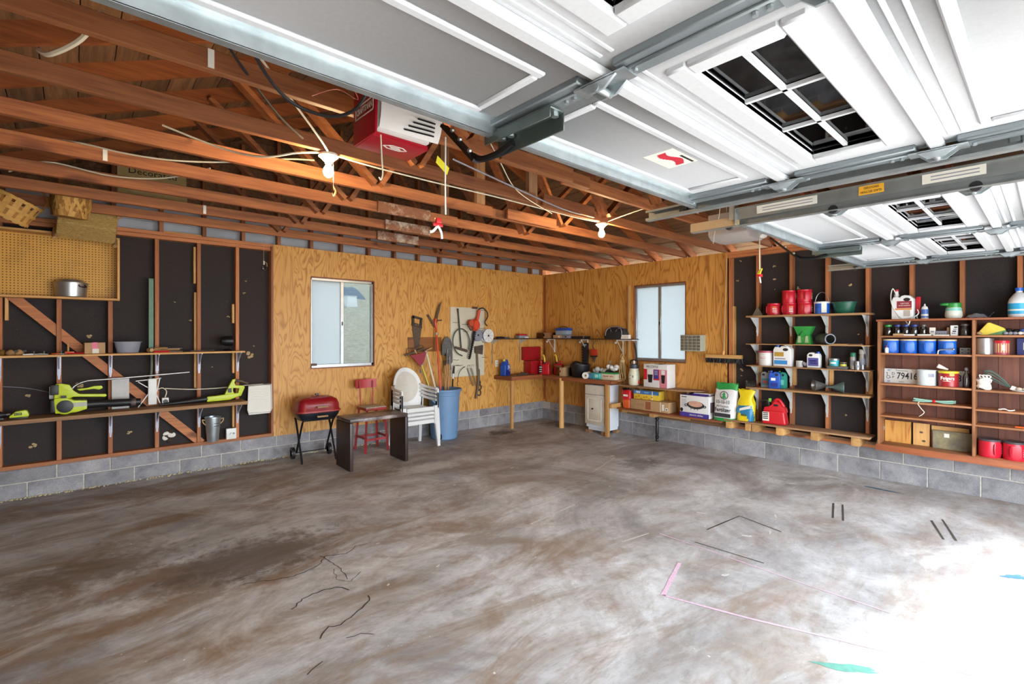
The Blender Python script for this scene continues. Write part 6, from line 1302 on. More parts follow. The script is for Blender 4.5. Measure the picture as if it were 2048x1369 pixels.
# ------------------------------------------------------------------ white-bracket shelves
BRW = None
def bracket_w(h, dep): 
    global M_BRK
    keep = M_BRK; M_BRK = M_BRKW; m = bracket_mesh(h, dep); M_BRK = keep; return m
BW = bracket_w(.24, .225); BWS = bracket_w(.29, .225)
SS = (3.957, 4.361, 4.755, 5.155)
def rshelf(z, t, label, mat, bw, s0=3.91):
    o = thing('wall_shelf', label, 'shelf', (0, 0, 0))
    MB().box(-.25, -.005, -5.225, -s0, z-t, z).build('shelf_board', mat, o, bevel=.002)
    for s in SS: inst('bracket', bw, o, (0, -s, z-t-.001), (0, 0, -PI/2))
    return o
Z1, Z2, Z3, Z4 = 1.855, 1.495, 1.218, .938
rshelf(Z1, .022, 'topmost bracket shelf on the right wall, holding red coffee cans', M_SHELF['y'], BW)
rshelf(Z2, .010, 'second bracket shelf on the right wall, holding the green spreader', M_SHELF['y'], BW)
rshelf(Z3, .012, 'third bracket shelf on the right wall, holding jugs and spray cans', M_SHELF['y'], BW)
rshelf(Z4, .022, 'lowest bracket shelf on the right wall, holding funnels', M_SHELF['y'], BWS)
def coffee_can(lbl, s, d, z, rot, group, r=.078, h=.15, m=None, lidm=None, face=0, name='coffee_can', extra=None, parent=None):
    o = RT(name, lbl, 'can', s, d, z, rot, group)
    MB().lathe([(.001, 0), (r*.97, 0), (r, .008), (r, h*.86), (r*.97, h*.89), (r*.97, h*.9)], 26).build('can_body', m or M_REDCAN, o)
    MB().lathe([(r*1.02, h*.89), (r*1.03, h*.9), (r*1.03, h*.985), (r*.98, h), (r*.9, h*.985), (.001, h*.985)], 26).build('lid', lidm or m or M_REDCAN, o)
    MB().prism([(-.03, h*.15), (.03, h*.15), (.034, h*.22), (.034, h*.72), (.03, h*.8), (-.03, h*.8)], -r*1.0, -r*.93).build('grip_panel', m or M_REDCAN, o, bevel=.004)
    MB().tube(spline([(-.034, -r*.99, h*.2), (-.04, -r*1.02, h*.5), (-.034, -r*.99, h*.78)], 4), .007, 6).build('handle_ridge', m or M_REDCAN, o)
    if extra: extra(o, r, h)
    return o
M_GOLDP = plain('gold_print', '#e0b050', .5); M_DLID = plain('dark_lid', '#4b4246', .45)
def folg(o, r, h):
    a = .9
    for k in range(4): MB().box(-.022, .022, -.002, .002, h*.25+.02*k, h*.25+.02*k+.008).xf(Matrix.Rotation(a, 4, 'Z') @ Matrix.Translation((0, -r*1.0, 0))).build('print_line', M_GOLDP if k == 3 else M_PAPER, o)
coffee_can('red plastic coffee can standing alone at the left of the can pyramid', 4.205, .12, Z1, -.5, 'red coffee cans', extra=folg)
coffee_can('red plastic coffee can, left one in the bottom row of the pyramid', 4.385, .12, Z1, -.4, 'red coffee cans', extra=folg)
coffee_can('red plastic coffee can, right one in the bottom row of the pyramid', 4.555, .12, Z1, .6, 'red coffee cans', extra=folg)
coffee_can('red plastic coffee can, left one in the top row of the pyramid', 4.38, .12, Z1+.151, 1.6, 'red coffee cans', extra=lambda o, r, h: [MB().box(-.035, .035, -r*1.012, -r*.97, h*.3, h*.75).build('white_label', M_PAPER, o), MB().box(-.03, .03, -r*1.018, -r*1.01, h*.62, h*.72).build('gold_label', M_GOLDP, o)])
coffee_can('red plastic coffee can, right one in the top row of the pyramid', 4.55, .12, Z1+.151, .8, 'red coffee cans', extra=folg)
def metalcan(name, lbl, cat, s, d, z, r, h, m, lidm, bail=False, prints=()):
    o = RT(name, lbl, cat, s, d, z)
    MB().lathe([(.001, 0), (r, 0), (r*1.02, .003), (r, .008), (r, h-.008), (r*1.03, h-.004), (r*1.03, h), (r*.95, h), (r*.9, h-.006), (.001, h-.006)], 28).build('can_body', m, o)
    if lidm: MB().lathe([(r*1.035, h-.02), (r*1.04, h-.002), (r*.95, h+.003), (.001, h+.002)], 28).build('lid', lidm, o)
    if bail: MB().tube(spline([(-r, 0, h*.8), (-r*.6, .0, h+.08), (0, 0, h+.115), (r*.6, 0, h+.08), (r, 0, h*.8)], 5), .003, 6).build('bail_handle', M_ALU, o)
    for (a0, a1, z0, z1, pm) in prints:
        MB().grid(lambda u, v: (r*1.006*math.sin(a0+(a1-a0)*u), -r*1.006*math.cos(a0+(a1-a0)*u), z0*h+(z1-z0)*h*v), 8, 1).build('printed_panel', pm, o)
    return o
metalcan('paint_can', 'blue and white paint can with a wire bail on the topmost shelf', 'paint can', 4.735, .12, Z1, .08, .145, M_BLUEP, M_WHITE, True, [(.2, .9, .1, .9, M_PAPER), (-1.2, -.8, .1, .9, M_PAPER), (-.6, .0, .5, .8, M_NAVY)])
gt = RT('green_bowl', 'dark green plastic basin at the right end of the topmost shelf', 'basin', 4.96, .12, Z1)
MB().lathe([(.001, 0), (.085, 0), (.09, .006), (.118, .122), (.128, .124), (.128, .132), (.114, .132), (.086, .012), (.001, .01)], 28, sy=.85).build('bowl', plain('dark_green_plastic', '#1f5a48', .35, 0, .1), gt)
dp = RT('dust_brush', 'grey fan-shaped brush propped against the stud on the topmost shelf', 'brush', 4.0, .10, Z1, .0)
MB().prism([(-.07, 0), (.07, 0), (.02, .085), (.008, .11), (-.008, .11), (-.02, .085)], -.012, .012).build('brush_fan', M_DULL, dp); MB().cyl((0, 0, .1), (0, .02, .16), .008, n=8).build('handle', M_TOOLW['z'], dp)
# second shelf
gsp = RT('seed_spreader', 'bright green hand spreader hopper on the second bracket shelf', 'spreader', 4.55, .12, Z2)
M_SGR = plain('spreader_green', '#2f8f3e', .35)
MB().taper((.065, .045), (.1, .075), .11, .215).build('hopper', M_SGR, gsp, bevel=.006); MB().taper((.085, .05), (.065, .045), .0, .11).build('base', M_SGR, gsp, bevel=.006); MB().box(-.10, .10, -.078, .078, .208, .218).build('rim', M_SGR, gsp, bevel=.003)
for x in (-.04, .04): MB().prism([(x-.02, .02), (x+.02, .02), (x+.012, .10), (x-.012, .10)], -.056, -.05).build('rib', plain('spreader_pale', '#9db58a', .5), gsp)
MB().prism([(-.03, .1), (.0, .16), (.03, .1)], -.07, -.05).build('shroud', M_SGR, gsp)
dc = RT('duct_connector', 'grey round pipe coupling lying on the second bracket shelf', 'pipe coupling', 4.775, .13, Z2+.066, .75)
MB().lathe([(.052, -.1), (.063, -.1), (.063, -.03), (.066, -.02), (.066, .02), (.063, .03), (.063, .1), (.052, .1), (.052, -.1)], 26, axis='y', caps=False).build('pipe', plain('dark_grey_pvc', '#55585c', .45), dc); MB().lathe([(.05, -.102), (.056, -.102), (.056, -.095), (.05, -.095)], 26, axis='y', caps=False).build('inner_ring', M_GREY, dc)
for (s, l, lb) in ((4.93, .2, 'pale wooden paint stick'), (5.08, .14, 'thin brown wooden stick')):
    o = RT('wood_stick', lb+' lying at the right of the second bracket shelf', 'stick', s, .17, Z2, .06); MB().box(-l/2, l/2, -.012, .012, 0, .012).build('stick', M_PALE['x'] if 'pale' in lb else M_OLD['x'], o); MB().cyl((l/2-.02, 0, .012), (l/2-.02, 0, .016), .006, n=8).build('nail', M_DULL, o)
# third shelf
metalcan('paint_can', 'white paint can with a crimson lid on the third bracket shelf', 'paint can', 4.105, .12, Z3, .083, .185, plain('can_offwhite', '#d9d6d2', .4), plain('crimson_lid', '#a8284a', .4), False, [(-.45, .45, .62, .78, M_PAPER), (-.35, .35, .64, .66, M_INK), (-.35, .35, .74, .76, M_INK), (-.5, .3, .5, .53, M_LOGOR), (-.3, .2, .38, .40, M_GREY)])
M_JUGW = plain('white_jug_plastic', '#e2e2e2', .4, 0, .04)
def hjug(name, lbl, s, d, z, w, dd, h, m, capm, capx, prints, rot=0, cat='jug'):
    o = RT(name, lbl, cat, s, d, z, rot)
    sgn = 1 if capx > 0 else -1
    P = [(-w/2, 0), (w/2, 0), (w/2, h*.62)] if sgn < 0 else [(-w/2, 0), (w/2, 0), (w/2, h*.72)]
    if sgn < 0: P += [(w/2, h*.80), (w*.36, h*.93), (w*.1, h*.96), (-w*.06, h*.93), (-w*.12, h*.86), (-w*.2, h*.9), (-w*.42, h*.9), (-w/2, h*.74)]
    else: P = [(-a, b) for a, b in [(-w/2, 0), (w/2, 0), (w/2, h*.80), (w*.36, h*.93), (w*.1, h*.96), (-w*.06, h*.93), (-w*.12, h*.86), (-w*.2, h*.9), (-w*.42, h*.9), (-w/2, h*.74)]]
    MB().prism(P, -dd/2, dd/2).build('jug_body', m, o, bevel=.009, seg=2)
    hx = -sgn*w*.2
    MB().prism([(hx+w*.14*math.cos(a)*1.1, h*.78+h*.07*math.sin(a)+(-sgn)*-.0) for a in [i*PI/7 for i in range(14)]], -dd/2-.0015, dd/2+.0015).build('handle_hole', M_BLACK, o)
    MB().cyl((sgn*w*.31, 0, h*.88), (sgn*w*.31, 0, h), w*.12, n=16).build('cap', capm, o)
    for (a, b_, c, e, pm) in prints: MB().box(a*w, b_*w, -dd/2-.0016, -dd/2+.001, c*h, e*h).build('printed_panel', pm, o)
    return o
hjug('cleaner_jug', 'large white handled jug with gold and blue label on the third bracket shelf', 4.315, .12, Z3, .205, .11, .268, M_JUGW, M_BLUEP, -1, [(-.42, .1, .46, .66, plain('label_gold', '#b8923c', .4)), (-.44, .3, .1, .28, plain('label_azure', '#3a8fd0', .4)), (-.4, .2, .33, .38, M_GREY)])
metalcan('striped_cup', 'small striped white cup on the third bracket shelf', 'cup', 4.495, .12, Z3, .038, .075, plain('cup_white', '#cfcabf', .5), None, False, [(-.9+.4*k, -.75+.4*k, .05, .9, M_GREY) for k in range(5)])
o = RT('bulb_pack', 'little crumpled clear packet between the cup and the white jug', 'packet', 4.565, .12, Z3)
bb = MB()
for j in range(5): bb.ball((random.uniform(-.02, .02), random.uniform(-.015, .015), .025+.02*random.random()), .022, .02, .024, 8, 0, 5)
bb.v = [(p[0], p[1], max(0.001, p[2])) for p in bb.v]; bb.build('film', M_GREY, o)
hjug('cleaner_jug', 'smaller white handled jug with a violet label on the third bracket shelf', 4.655, .12, Z3, .135, .08, .19, M_JUGW, M_BLUEP, 1, [(-.4, .4, .12, .62, plain('label_violet', '#54539a', .4)), (-.3, .25, .4, .45, M_GREY), (-.25, .3, .28, .32, M_GREY)])
tyb = RT('low_tray', 'flat dark tray on the third bracket shelf under the turquoise can', 'tray', 4.9, .12, Z3); MB().box(-.10, .10, -.06, .06, 0, .03).build('tray', plain('grey_tray', '#6a6a66', .6), tyb, bevel=.004); MB().box(-.101, .101, -.062, -.058, .022, .032).build('rim', M_DULL, tyb)
metalcan('small_can', 'small turquoise can on the flat tray', 'can', 4.86, .12, Z3+.031, .05, .085, plain('turquoise', '#2e9fae', .4), M_ALU, False, [(-.6, .6, .3, .55, M_PAPER)])
metalcan('flat_tin', 'low yellow tin with a dark lid on the flat tray', 'tin', 4.95, .12, Z3+.031, .034, .045, plain('tin_yellow', '#d6cf4a', .4), M_DLID)
def spray(lbl, s, d, r, h, m, capm, group='spray cans'):
    o = RT('spray_can', lbl, 'spray can', s, d, Z3, 0, group)
    MB().lathe([(.001, 0), (r, 0), (r*1.04, .003), (r, .007), (r, h*.72), (r*.8, h*.77), (r*.8, h*.78)], 20).build('can_body', m, o); MB().lathe([(r*.85, h*.76), (r*.95, h*.77), (r*.95, h*.97), (r*.85, h), (.001, h)], 20).build('cap', capm, o); MB().lathe([(r*1.01, h*.25), (r*1.01, h*.55)], 20, caps=False).build('label_band', M_GREY, o); return o
spray('dark green capped spray can at the right of the third bracket shelf', 5.045, .12, .03, .19, M_ALU, plain('cap_green', '#1d6a52', .4))
spray('tall grey capped spray can at the right of the third bracket shelf', 5.125, .09, .032, .228, M_ALU, plain('cap_grey', '#b5b5b2', .4))
spray('short silver spray can standing before the tall one', 5.10, .18, .023, .10, M_ALU, M_ALU)
# lowest shelf
hjug('oil_jug', 'grey handled oil jug at the left of the lowest bracket shelf', 4.11, .11, Z4, .11, .075, .21, plain('oil_grey', '#7f8389', .4), M_GREY, 1, [(-.4, .4, .15, .55, plain('label_teal', '#3a6d78', .4)), (-.3, .3, .25, .42, plain('label_pinkred', '#b0575f', .4))])
hjug('washer_jug', 'bright blue handled jug on the lowest bracket shelf', 4.225, .15, Z4, .125, .09, .22, M_NAVY, M_NAVY, -1, [(-.3, .1, .45, .6, M_PAPER), (-.35, .3, .1, .32, plain('navy_label', '#1a2c80', .4))], .2)
hjug('coolant_jug', 'teal green handled jug half hidden behind the bright blue one', 4.285, .075, Z4, .10, .07, .215, plain('jug_teal', '#2b8f7e', .4), M_GREEN, -1, [(-.3, .3, .2, .5, plain('label_lightteal', '#6cc7a8', .4))])
o = RT('glass_tumbler', 'small square glass jar on the left tip of the lowest bracket shelf', 'jar', 3.955, .22, Z4); MB().box(-.055, .055, -.03, .03, 0, .085).build('glass', M_JAR, o, bevel=.01); MB().box(-.03, .02, -.02, .02, .004, .05).build('contents', M_DULL, o)
def funnel(lbl, s, d, r, l, m, rotz, inner):
    o = RT('funnel', lbl, 'funnel', s, d, Z4+r, rotz)
    MB().lathe([(r, 0), (r*1.03, .003), (r*.3, -l*.42), (r*.12, -l*.46), (r*.08, -l)], 26, axis='y', caps=False).lathe([(r*.97, -.001), (r*.28, -l*.41), (.001, -l*.42)], 26, axis='y', m=1, caps=False).build('cone', [m, inner], o); return o
funnel('long-necked steel funnel lying on the lowest bracket shelf', 4.655, .14, .068, .3, M_DULL, -.9+PI, M_ALU).rotation_euler[2] += 0
fn2 = RT('funnel', 'short green-grey metal funnel at the right of the lowest bracket shelf', 'funnel', 4.88, .12, Z4+.062, 0)
MB().lathe([(.068, .075), (.07, .07), (.02, -.03), (.012, -.04), (.006, -.10)], 26, axis='x', caps=False).build('cone', plain('verdigris_steel', '#6b8583', .5, .4, .3), fn2); fn2.rotation_euler = (0, .0, -PI/2+.25)

# parts cabinet and broom on the plywood
pcb = RT('parts_cabinet', 'small grey parts cabinet of clear drawers on the plywood by the window', 'cabinet', 3.10, .085, 1.375)
M_PCB = plain('parts_grey', '#aeb3a2', .5)
MB().box(-.155, .155, -.07, .072, 0, .23).build('case', M_PCB, pcb, bevel=.003)
M_DRW = plain('drawer_smoke', '#7a7263', .3, 0, .3, 30)
dm = MB().box(-.025, .025, -.008, 0, -.018, .018).box(-.012, .012, -.016, -.008, -.014, -.006).mesh('drawer', M_DRW, bevel=.002, seg=1)
for i in range(5):
    for j in range(5): inst('drawer', dm, pcb, (-.122+.058*i*1.05, -.07, .03+.043*j))
br = RT('push_broom', 'push broom with black bristles hung handle-up on the plywood', 'broom', 3.535, .06, 1.215)
MB().box(-.25, .25, -.03, .03, .07, .12).build('head_block', M_PALE['x'], br, bevel=.008)
bb = MB()
for k in range(60):
    for j in range(3):
        x = -.245+.49*k/59; y = -.02+.02*j; bb.bar((x, y, .072), (x+random.uniform(-.012, .012)+(.0), y+random.uniform(-.02, .012), .0+random.uniform(0, .012)), .008, .008, w1=.004, h1=.004)
b_ = bb.build('bristles', M_BLACK, br); b_['kind'] = 'stuff'
MB().tube([(.0, .0, .10), (.012, .01, .7), (.03, .02, 1.46)], .012, 8).build('handle', M_PALE['z'], br); MB().cyl((0, -.012, .09), (.0, .0, .17), .02, .014, n=10).build('socket', M_PALE['z'], br)

# ------------------------------------------------------------------ bookcase
bc = thing('bookcase', 'reddish wooden bookcase of two bays fixed to the right wall', 'bookcase', (0, 0, 0))
BS0, BSM, BS1 = 5.30, 6.055, 6.81; BD = .27
for s in (BS0, BSM-.011, BS1-.022): MB().box(-BD, -.004, -s-.022, -s, .415, 1.755).build('upright', M_CASE['z'], bc, bevel=.002)
MB().box(-BD-.01, -.004, -BS1-.01, -BS0+.01, 1.756, 1.776).build('top_board', M_RED['y'], bc, bevel=.002)
MB().box(-BD-.012, -BD+.006, -BS1, -BS0+.01, .375, .44).build('base_rail', M_RED['y'], bc, bevel=.003)
LV = {0: (1.602, 1.418, 1.092, .915, .752, .442), 1: (1.61, 1.425, 1.085, .90, .75, .442)}
for b2_, (a, c) in enumerate(((BS0+.022, BSM-.011), (BSM+.011, BS1-.022))):
    for z in LV[b2_]: MB().box(-BD+.008, -.006, -c, -a, z-.018, z).build('shelf', M_CASE['y'], bc, bevel=.002)
    n = 5
    for k in range(n): MB().box(-.012, -.005, -(a+(c-a)*(k+1)/n)+.0015, -(a+(c-a)*k/n)-.0015, .44, 1.755).build('back_plank', M_CASEB['z'], bc)
TOPZ = 1.777
hjug('weed_jug', 'big white spray jug with a dark red label on top of the bookcase', 5.50, .14, TOPZ, .185, .11, .265, M_JUGW, M_JUGW, -1, [(-.25, .42, .44, .72, plain('label_maroon', '#8e2733', .4)), (-.35, .42, .37, .43, plain('label_orange', '#d98a3a', .4)), (.05, .35, .12, .36, plain('label_photo', '#b9aea2', .5)), ])
o = bpy.data.objects['weed_jug']
lettering('ORTHO', .02, o, .02, .165, -.058, M_PAPER); lettering('HOME DEFENSE', .0165, o, .017, .143, -.058, M_PAPER, sx=.85)
MB().tube(spline([(-.06, -.02, .27), (-.085, -.03, .33), (-.1, -.04, .25), (-.085, -.06, .15), (-.03, -.062, .04), (.03, -.065, -.02), (.06, -.12, -.06), (.08, -.13, -.01), (.1, -.06, .02), (.13, -.03, .06), (.12, -.03, .1)], 5), .0045, 6).build('spray_hose', M_WHITE, o); MB().cyl((-.057, 0, .255), (-.057, 0, .315), .018, .014, n=12).build('sprayer_head', M_JUGW, o); MB().cyl((-.057, 0, .30), (-.057, 0, .318), .019, n=12).build('red_ring', M_LOGOR, o)
o = RT('trigger_wand', 'red trigger sprayer wand standing behind the white spray jug', 'sprayer wand', 5.615, .075, TOPZ); MB().box(-.02, .02, -.02, .02, .06, .235).build('grip', M_REDP, o, bevel=.008); MB().tube(spline([(0, 0, .06), (-.01, -.02, .03), (-.0, -.03, .0)], 4), .006, 6).build('hose', M_WHITE, o)
def bottle(name, lbl, cat, s, d, z, prof, m, cap=None, capm=None, prints=(), sy=1.0, n=22, group=None):
    o = RT(name, lbl, cat, s, d, z, 0, group); MB().lathe(prof, n, sy=sy).build('bottle_body', m, o)
    if cap: MB().lathe(cap, n).build('cap', capm, o)
    for (z0, z1, rr, pm) in prints: MB().lathe([(rr, z0), (rr, z1)], n, sy=sy, caps=False).build('label_band', pm, o)
    return o
bottle('glue_bottle', 'small blue and white glue bottle on top of the bookcase', 'bottle', 5.675, .14, TOPZ, [(.001, 0), (.028, 0), (.03, .005), (.03, .1), (.024, .112), (.001, .113)], M_PAPER, [(.026, .11), (.022, .125), (.008, .135), (.006, .155), (.001, .156)], M_WHITE, [(.012, .1, .0304, plain('label_blue2', '#4a6fb8', .4)), (.03, .05, .0307, M_PAPER)])
o = bottle('scoop_tub', 'white round tub with a green scoop lid on top of the bookcase', 'tub', 5.90, .15, TOPZ, [(.001, 0), (.055, 0), (.068, .02), (.066, .06), (.055, .11), (.001, .111)], plain('tub_cream', '#dfe0d2', .4), [(.058, .108), (.06, .115), (.058, .15), (.045, .16), (.001, .162)], M_SGR, [(.07, .10, .0625, plain('label_seafoam', '#7fc7bb', .4))])
MB().lathe([(.001, 0), (.03, .005), (.035, .02), (.03, .03), (.001, .032)], 14, (-.06, -.02, .125), sx=1.3).build('scoop', M_SGR, o); MB().bar((-.05, -.01, .14), (.0, 0, .155), .02, .012).build('scoop_handle', M_SGR, o)
o = RT('foil_pouch', 'silver foil pouch lying on top of the bookcase', 'pouch', 6.09, .14, TOPZ, .0)
MB().grid(lambda u, v: (-.10+.2*u, -.05+.1*v, .004+.045*math.sin(PI*min(1, u*1.25))**.6*math.sin(PI*v)**.6*(1 if u < .8 else .2)+(.05*(u-.8)/.2 if u > .8 else 0)+.004*math.sin(22*u)), 18, 8).build('foil', plain('silver_foil', '#c5ccda', .25, .7, .1), o)
bottle('bleach_jug', 'white jug with a bright blue label at the right edge of the bookcase top', 'jug', 6.355, .14, TOPZ, [(.001, 0), (.068, 0), (.075, .01), (.076, .14), (.068, .17), (.04, .215), (.022, .235), (.022, .25), (.001, .25)], M_JUGW, [(.026, .245), (.028, .25), (.028, .275), (.001, .277)], M_BLUEP, [(.03, .13, .0765, plain('label_cyan', '#2aa6d8', .4)), (.06, .075, .077, M_PAPER)], sq if False else 1.0)
# bookcase left bay, top row: jars
def jar(lbl, s, d, z, r, h, capm, fillm, group='screw-top jars'):
    o = RT('glass_jar', lbl, 'jar', s, d, z, 0, group)
    MB().lathe([(.001, 0), (r*.95, 0), (r, .005), (r, h*.74), (r*.85, h*.82), (r*.85, h*.86)], 18).build('glass', M_JAR, o); MB().lathe([(r*.9, h*.82), (r*.92, h*.83), (r*.92, h*.98), (r*.85, h), (.001, h)], 18).build('lid', capm, o); MB().lathe([(.001, .004), (r*.88, .004), (r*.88, h*.5), (r*.5, h*.56), (.001, h*.58)], 14).build('contents', fillm, o); return o
LVA = LV[0]
jar('glass jar with a green lid, first in the jar row of the bookcase', 5.372, .15, LVA[0], .034, .118, M_SGR, M_RUST)
for k, s in enumerate((5.447, 5.518, 5.590)): jar(('glass jar with a navy lid next to the green-lidded jar', 'glass jar with a navy lid, middle one of three', 'glass jar with a navy lid beside the clear-lidded jar')[k], s, .12, LVA[0], .031, .118, plain('navy_lid', '#263f8c', .4), M_DULL)
jar('small glass jar with a silver lid in the jar row', 5.662, .12, LVA[0], .026, .118, M_DULL, M_RUST); jar('wide glass jar with a dark lid at the right of the jar row', 5.985, .14, LVA[0], .036, .12, M_DULL, M_DULL)
for (s, w_, h_, d_, lb, mt) in ((5.475, .09, .022, .225, 'low tan card box in front of the navy-lidded jars', M_CARD), (5.560, .09, .016, .225, 'low white card box in front of the navy-lidded jars', M_PAPER), (5.685, .11, .016, .22, 'flat white box in front of the silver-lidded jar', M_PAPER), (5.735, .045, .085, .12, 'upright white card box in the jar row', M_PAPER), (5.805, .09, .05, .12, 'grey slide box in the jar row', M_GREY), (5.815, .12, .012, .22, 'thin white tray of screws in the jar row', M_PAPER), (5.857, .02, .085, .11, 'narrow tan card standing in the jar row', M_CARD), (5.905, .055, .105, .15, 'upright patterned card box beside the wide jar', M_BXW)):
    o = RT('small_box', lb, 'box', s, d_, LVA[0], 0, 'small hardware boxes'); MB().box(-w_/2, w_/2, -.025, .025, 0, h_).build('carton', mt, o, bevel=.0015, seg=1)
    if 'patterned' in lb: [MB().box(-.018+.006*k, .012+.004*k, -.0258, -.0245, .02+.02*k, .032+.02*k).build('printed_panel', M_INK if k % 2 else M_GREY, o) for k in range(4)]
    elif h_ > .04: MB().box(-w_*.3, w_*.3, -.0258, -.0245, h_*.4, h_*.6).build('printed_panel', M_GREY, o)
    else: [MB().cyl((-w_*.35+w_*.17*k, 0, h_), (-w_*.3+w_*.17*k, .01, h_+.012), .003, n=6).build('screw', M_DULL, o) for k in range(5)]
# second row: blue cans
for k, s in enumerate((5.397, 5.546, 5.697, 5.85)):
    coffee_can(('blue plastic coffee can, first from the left in the bookcase', 'blue plastic coffee can, second from the left in the bookcase', 'blue plastic coffee can, third from the left in the bookcase', 'blue plastic coffee can, rightmost in the bookcase behind a bent rod')[k], s, .15, LVA[1], .35, 'blue coffee cans', .072, .148, M_BLUEP, plain('tan_lid', '#c9b99a', .5), name='coffee_can')
o = RT('small_tube', 'small white bottle with a red tip before the first blue can', 'bottle', 5.375, .24, LVA[1]); MB().lathe([(.001, 0), (.017, 0), (.018, .05), (.008, .06), (.001, .062)], 14).build('bottle_body', M_WHITE, o); MB().cyl((0,0,.058), (0,0,.08), .006, .003, n=10).build('tip', M_REDP, o)
o = RT('tap_handle', 'bent chrome rod standing before the rightmost blue can', 'rod', 5.84, .245, LVA[1]); MB().tube(spline([(-.05, 0, 0), (-.045, 0, .035), (-.02, 0, .045), (.06, 0, .05)], 5), .007, 8).build('rod', M_ALU, o); MB().ball((.068, 0, .052), .012).build('knob', M_ALU, o)
o = RT('hinge_plate', 'small flat perforated steel plate at the right of the blue cans', 'plate', 5.985, .15, LVA[1]); MB().box(-.04, .04, -.004, .004, 0, .065).build('plate', M_DULL, o); [MB().cyl((x, -.005, z), (x, -.003, z), .007, n=10).build('hole', M_BLACK, o) for x in (-.022, .022) for z in (.018, .048)]
# third row: plates and cans
M_PLATE = plain('plate_metal', '#cfcdc9', .4, .2, .08)
def licence(lbl, s, d, z, big, rot, state='Tennessee', bgm=None, fgm=None, dp=True, xo=0.0):
    o = RT('licence_plate', lbl, 'licence plate', s, d, z, 0); o.rotation_euler = (rot, 0, -PI/2)
    MB().box(-.152, .152, -.001, .001, 0, .153).build('plate', bgm or M_PLATE, o, bevel=.0006, seg=1); e = MB()
    for (a, b_, c, d_) in ((-.152, .152, 0, .004), (-.152, .152, .149, .153), (-.152, -.148, 0, .153), (.148, .152, 0, .153)): e.box(a, b_, -.0025, 0, c, d_)
    e.build('rolled_edge', bgm or M_PLATE, o); lettering(big, .098, o, .045 if dp else xo, .076, -.0022, fgm or M_INK, sx=.72, bold=.0012)
    if state: lettering(state, .026, o, .0, .135, -.0018, fgm or M_INK)
    if dp:
        for k, t in enumerate('DP'): lettering(t, .04, o, -.073, .098-.038*k, -.0018, M_INK)
        MB().tube([(-.115+.016*math.cos(a), -.002, .062+.016*math.sin(a)) for a in [PI*.75+i*PI*1.3/10 for i in range(11)]], .0022, 5).tube([(-.126, -.002, .098), (-.122, -.002, .075), (-.105, -.002, .075), (-.098, -.002, .055), (-.09, -.002, .055)], .0022, 5).ball((-.128, -.002, .106), .005, .002, .005, 8).build('wheelchair_symbol', M_INK, o)
        lettering('KNOX', .016, o, 0, .014, -.0018, M_INK); [MB().box(x-.012, x+.012, -.0022, -.0008, z-.006, z+.006).build('sticker', plain('sticker_blue', '#7d93b5', .5), o) for x, z in ((-.112, .136), (-.112, .016))]
    for x in (-.09, .09): MB().cyl((x, -.0026, .142), (x, -.0005, .142), .0035, n=8).build('bolt_hole', M_INK, o)
    return o
licence('white Tennessee licence plate reading DP 79416 leaning in the bookcase', 5.478, .10, LVA[2], '79416', -.12)
licence('white licence plate half hidden behind the red coffee tin', 5.85, .055, LVA[2], '3', -.08, '', dp=False, xo=.085)
metalcan('plain_can', 'white unlabelled can in front of the licence plate', 'can', 5.69, .15, LVA[2], .077, .158, plain('can_bluewhite', '#cfd8dc', .4), None, False, [(.3, 1.0, .55, .78, M_GREY), (-1.5, -1.25, .1, .9, M_PAPER), (-1.35, -1.1, .1, .4, M_YEL)])
o = metalcan('coffee_tin', 'red coffee tin with a yellow lid in the bookcase', 'tin', 5.862, .15, LVA[2], .078, .155, plain('tin_red', '#a52a2e', .35), plain('lid_yellow', '#e0cf2e', .4), False, [(-.5, .3, .35, .38, M_PAPER), (.2, .7, .72, .84, M_GOLDP)])
lettering('Folgers', .045, o, -.0, .085, -.081, M_PAPER, sx=.8, bold=.0012)
o = RT('paper_twist', 'twist of clear wrap lying on the yellow lid of the red tin', 'wrap', 5.815, .14, LVA[2]+.16, .3); MB().tube([(-.04, 0, .045), (-.02, 0, .035), (.03, 0, .012)], [.022, .02, .01], 8).build('wrap', M_PAPER, o); MB().cyl((.03, 0, .012), (.045, 0, .012), .012, .004, n=8).build('twist_end', M_PAPER, o)
bottle('glass_bottle', 'clear glass bottle with a stopper at the right of the red tin', 'bottle', 5.995, .16, LVA[2], [(.001, 0), (.026, 0), (.028, .006), (.028, .10), (.02, .13), (.011, .15), (.011, .17), (.001, .171)], M_JAR, [(.013, .168), (.016, .175), (.012, .195), (.001, .2)], M_GREY)
# fourth row: cord bundle
cb_ = RT('cord_bundle', 'folded bundle of pale green cord tied with red in the bookcase', 'cord', 5.755, .18, LVA[3], .05)
for k in range(12): y = random.uniform(-.022, .022); z = random.uniform(.006, .03); MB().tube(spline([(-.17+random.uniform(0, .03), y*1.3, z*1.3), (-.08, y, z), (0, y*.3, .012+z*.4), (.08, y, z), (.165-random.uniform(0, .03), y*1.3, z*1.3)], 4), .005, 5).build('strand', plain('pale_green_cord', '#93bfae', .6), cb_)
MB().lathe([(.016, -.012), (.02, 0), (.016, .012)], 12, (0, 0, .018), axis='x').build('tie', M_REDP, cb_); MB().tube(spline([(-.11, -.05, .01), (-.12, -.095, -.01), (-.09, -.1, -.06), (-.07, -.1, -.09), (-.09, -.1, -.12), (-.11, -.1, -.135)], 4), .004, 5).build('loose_end', M_CABLE, cb_)
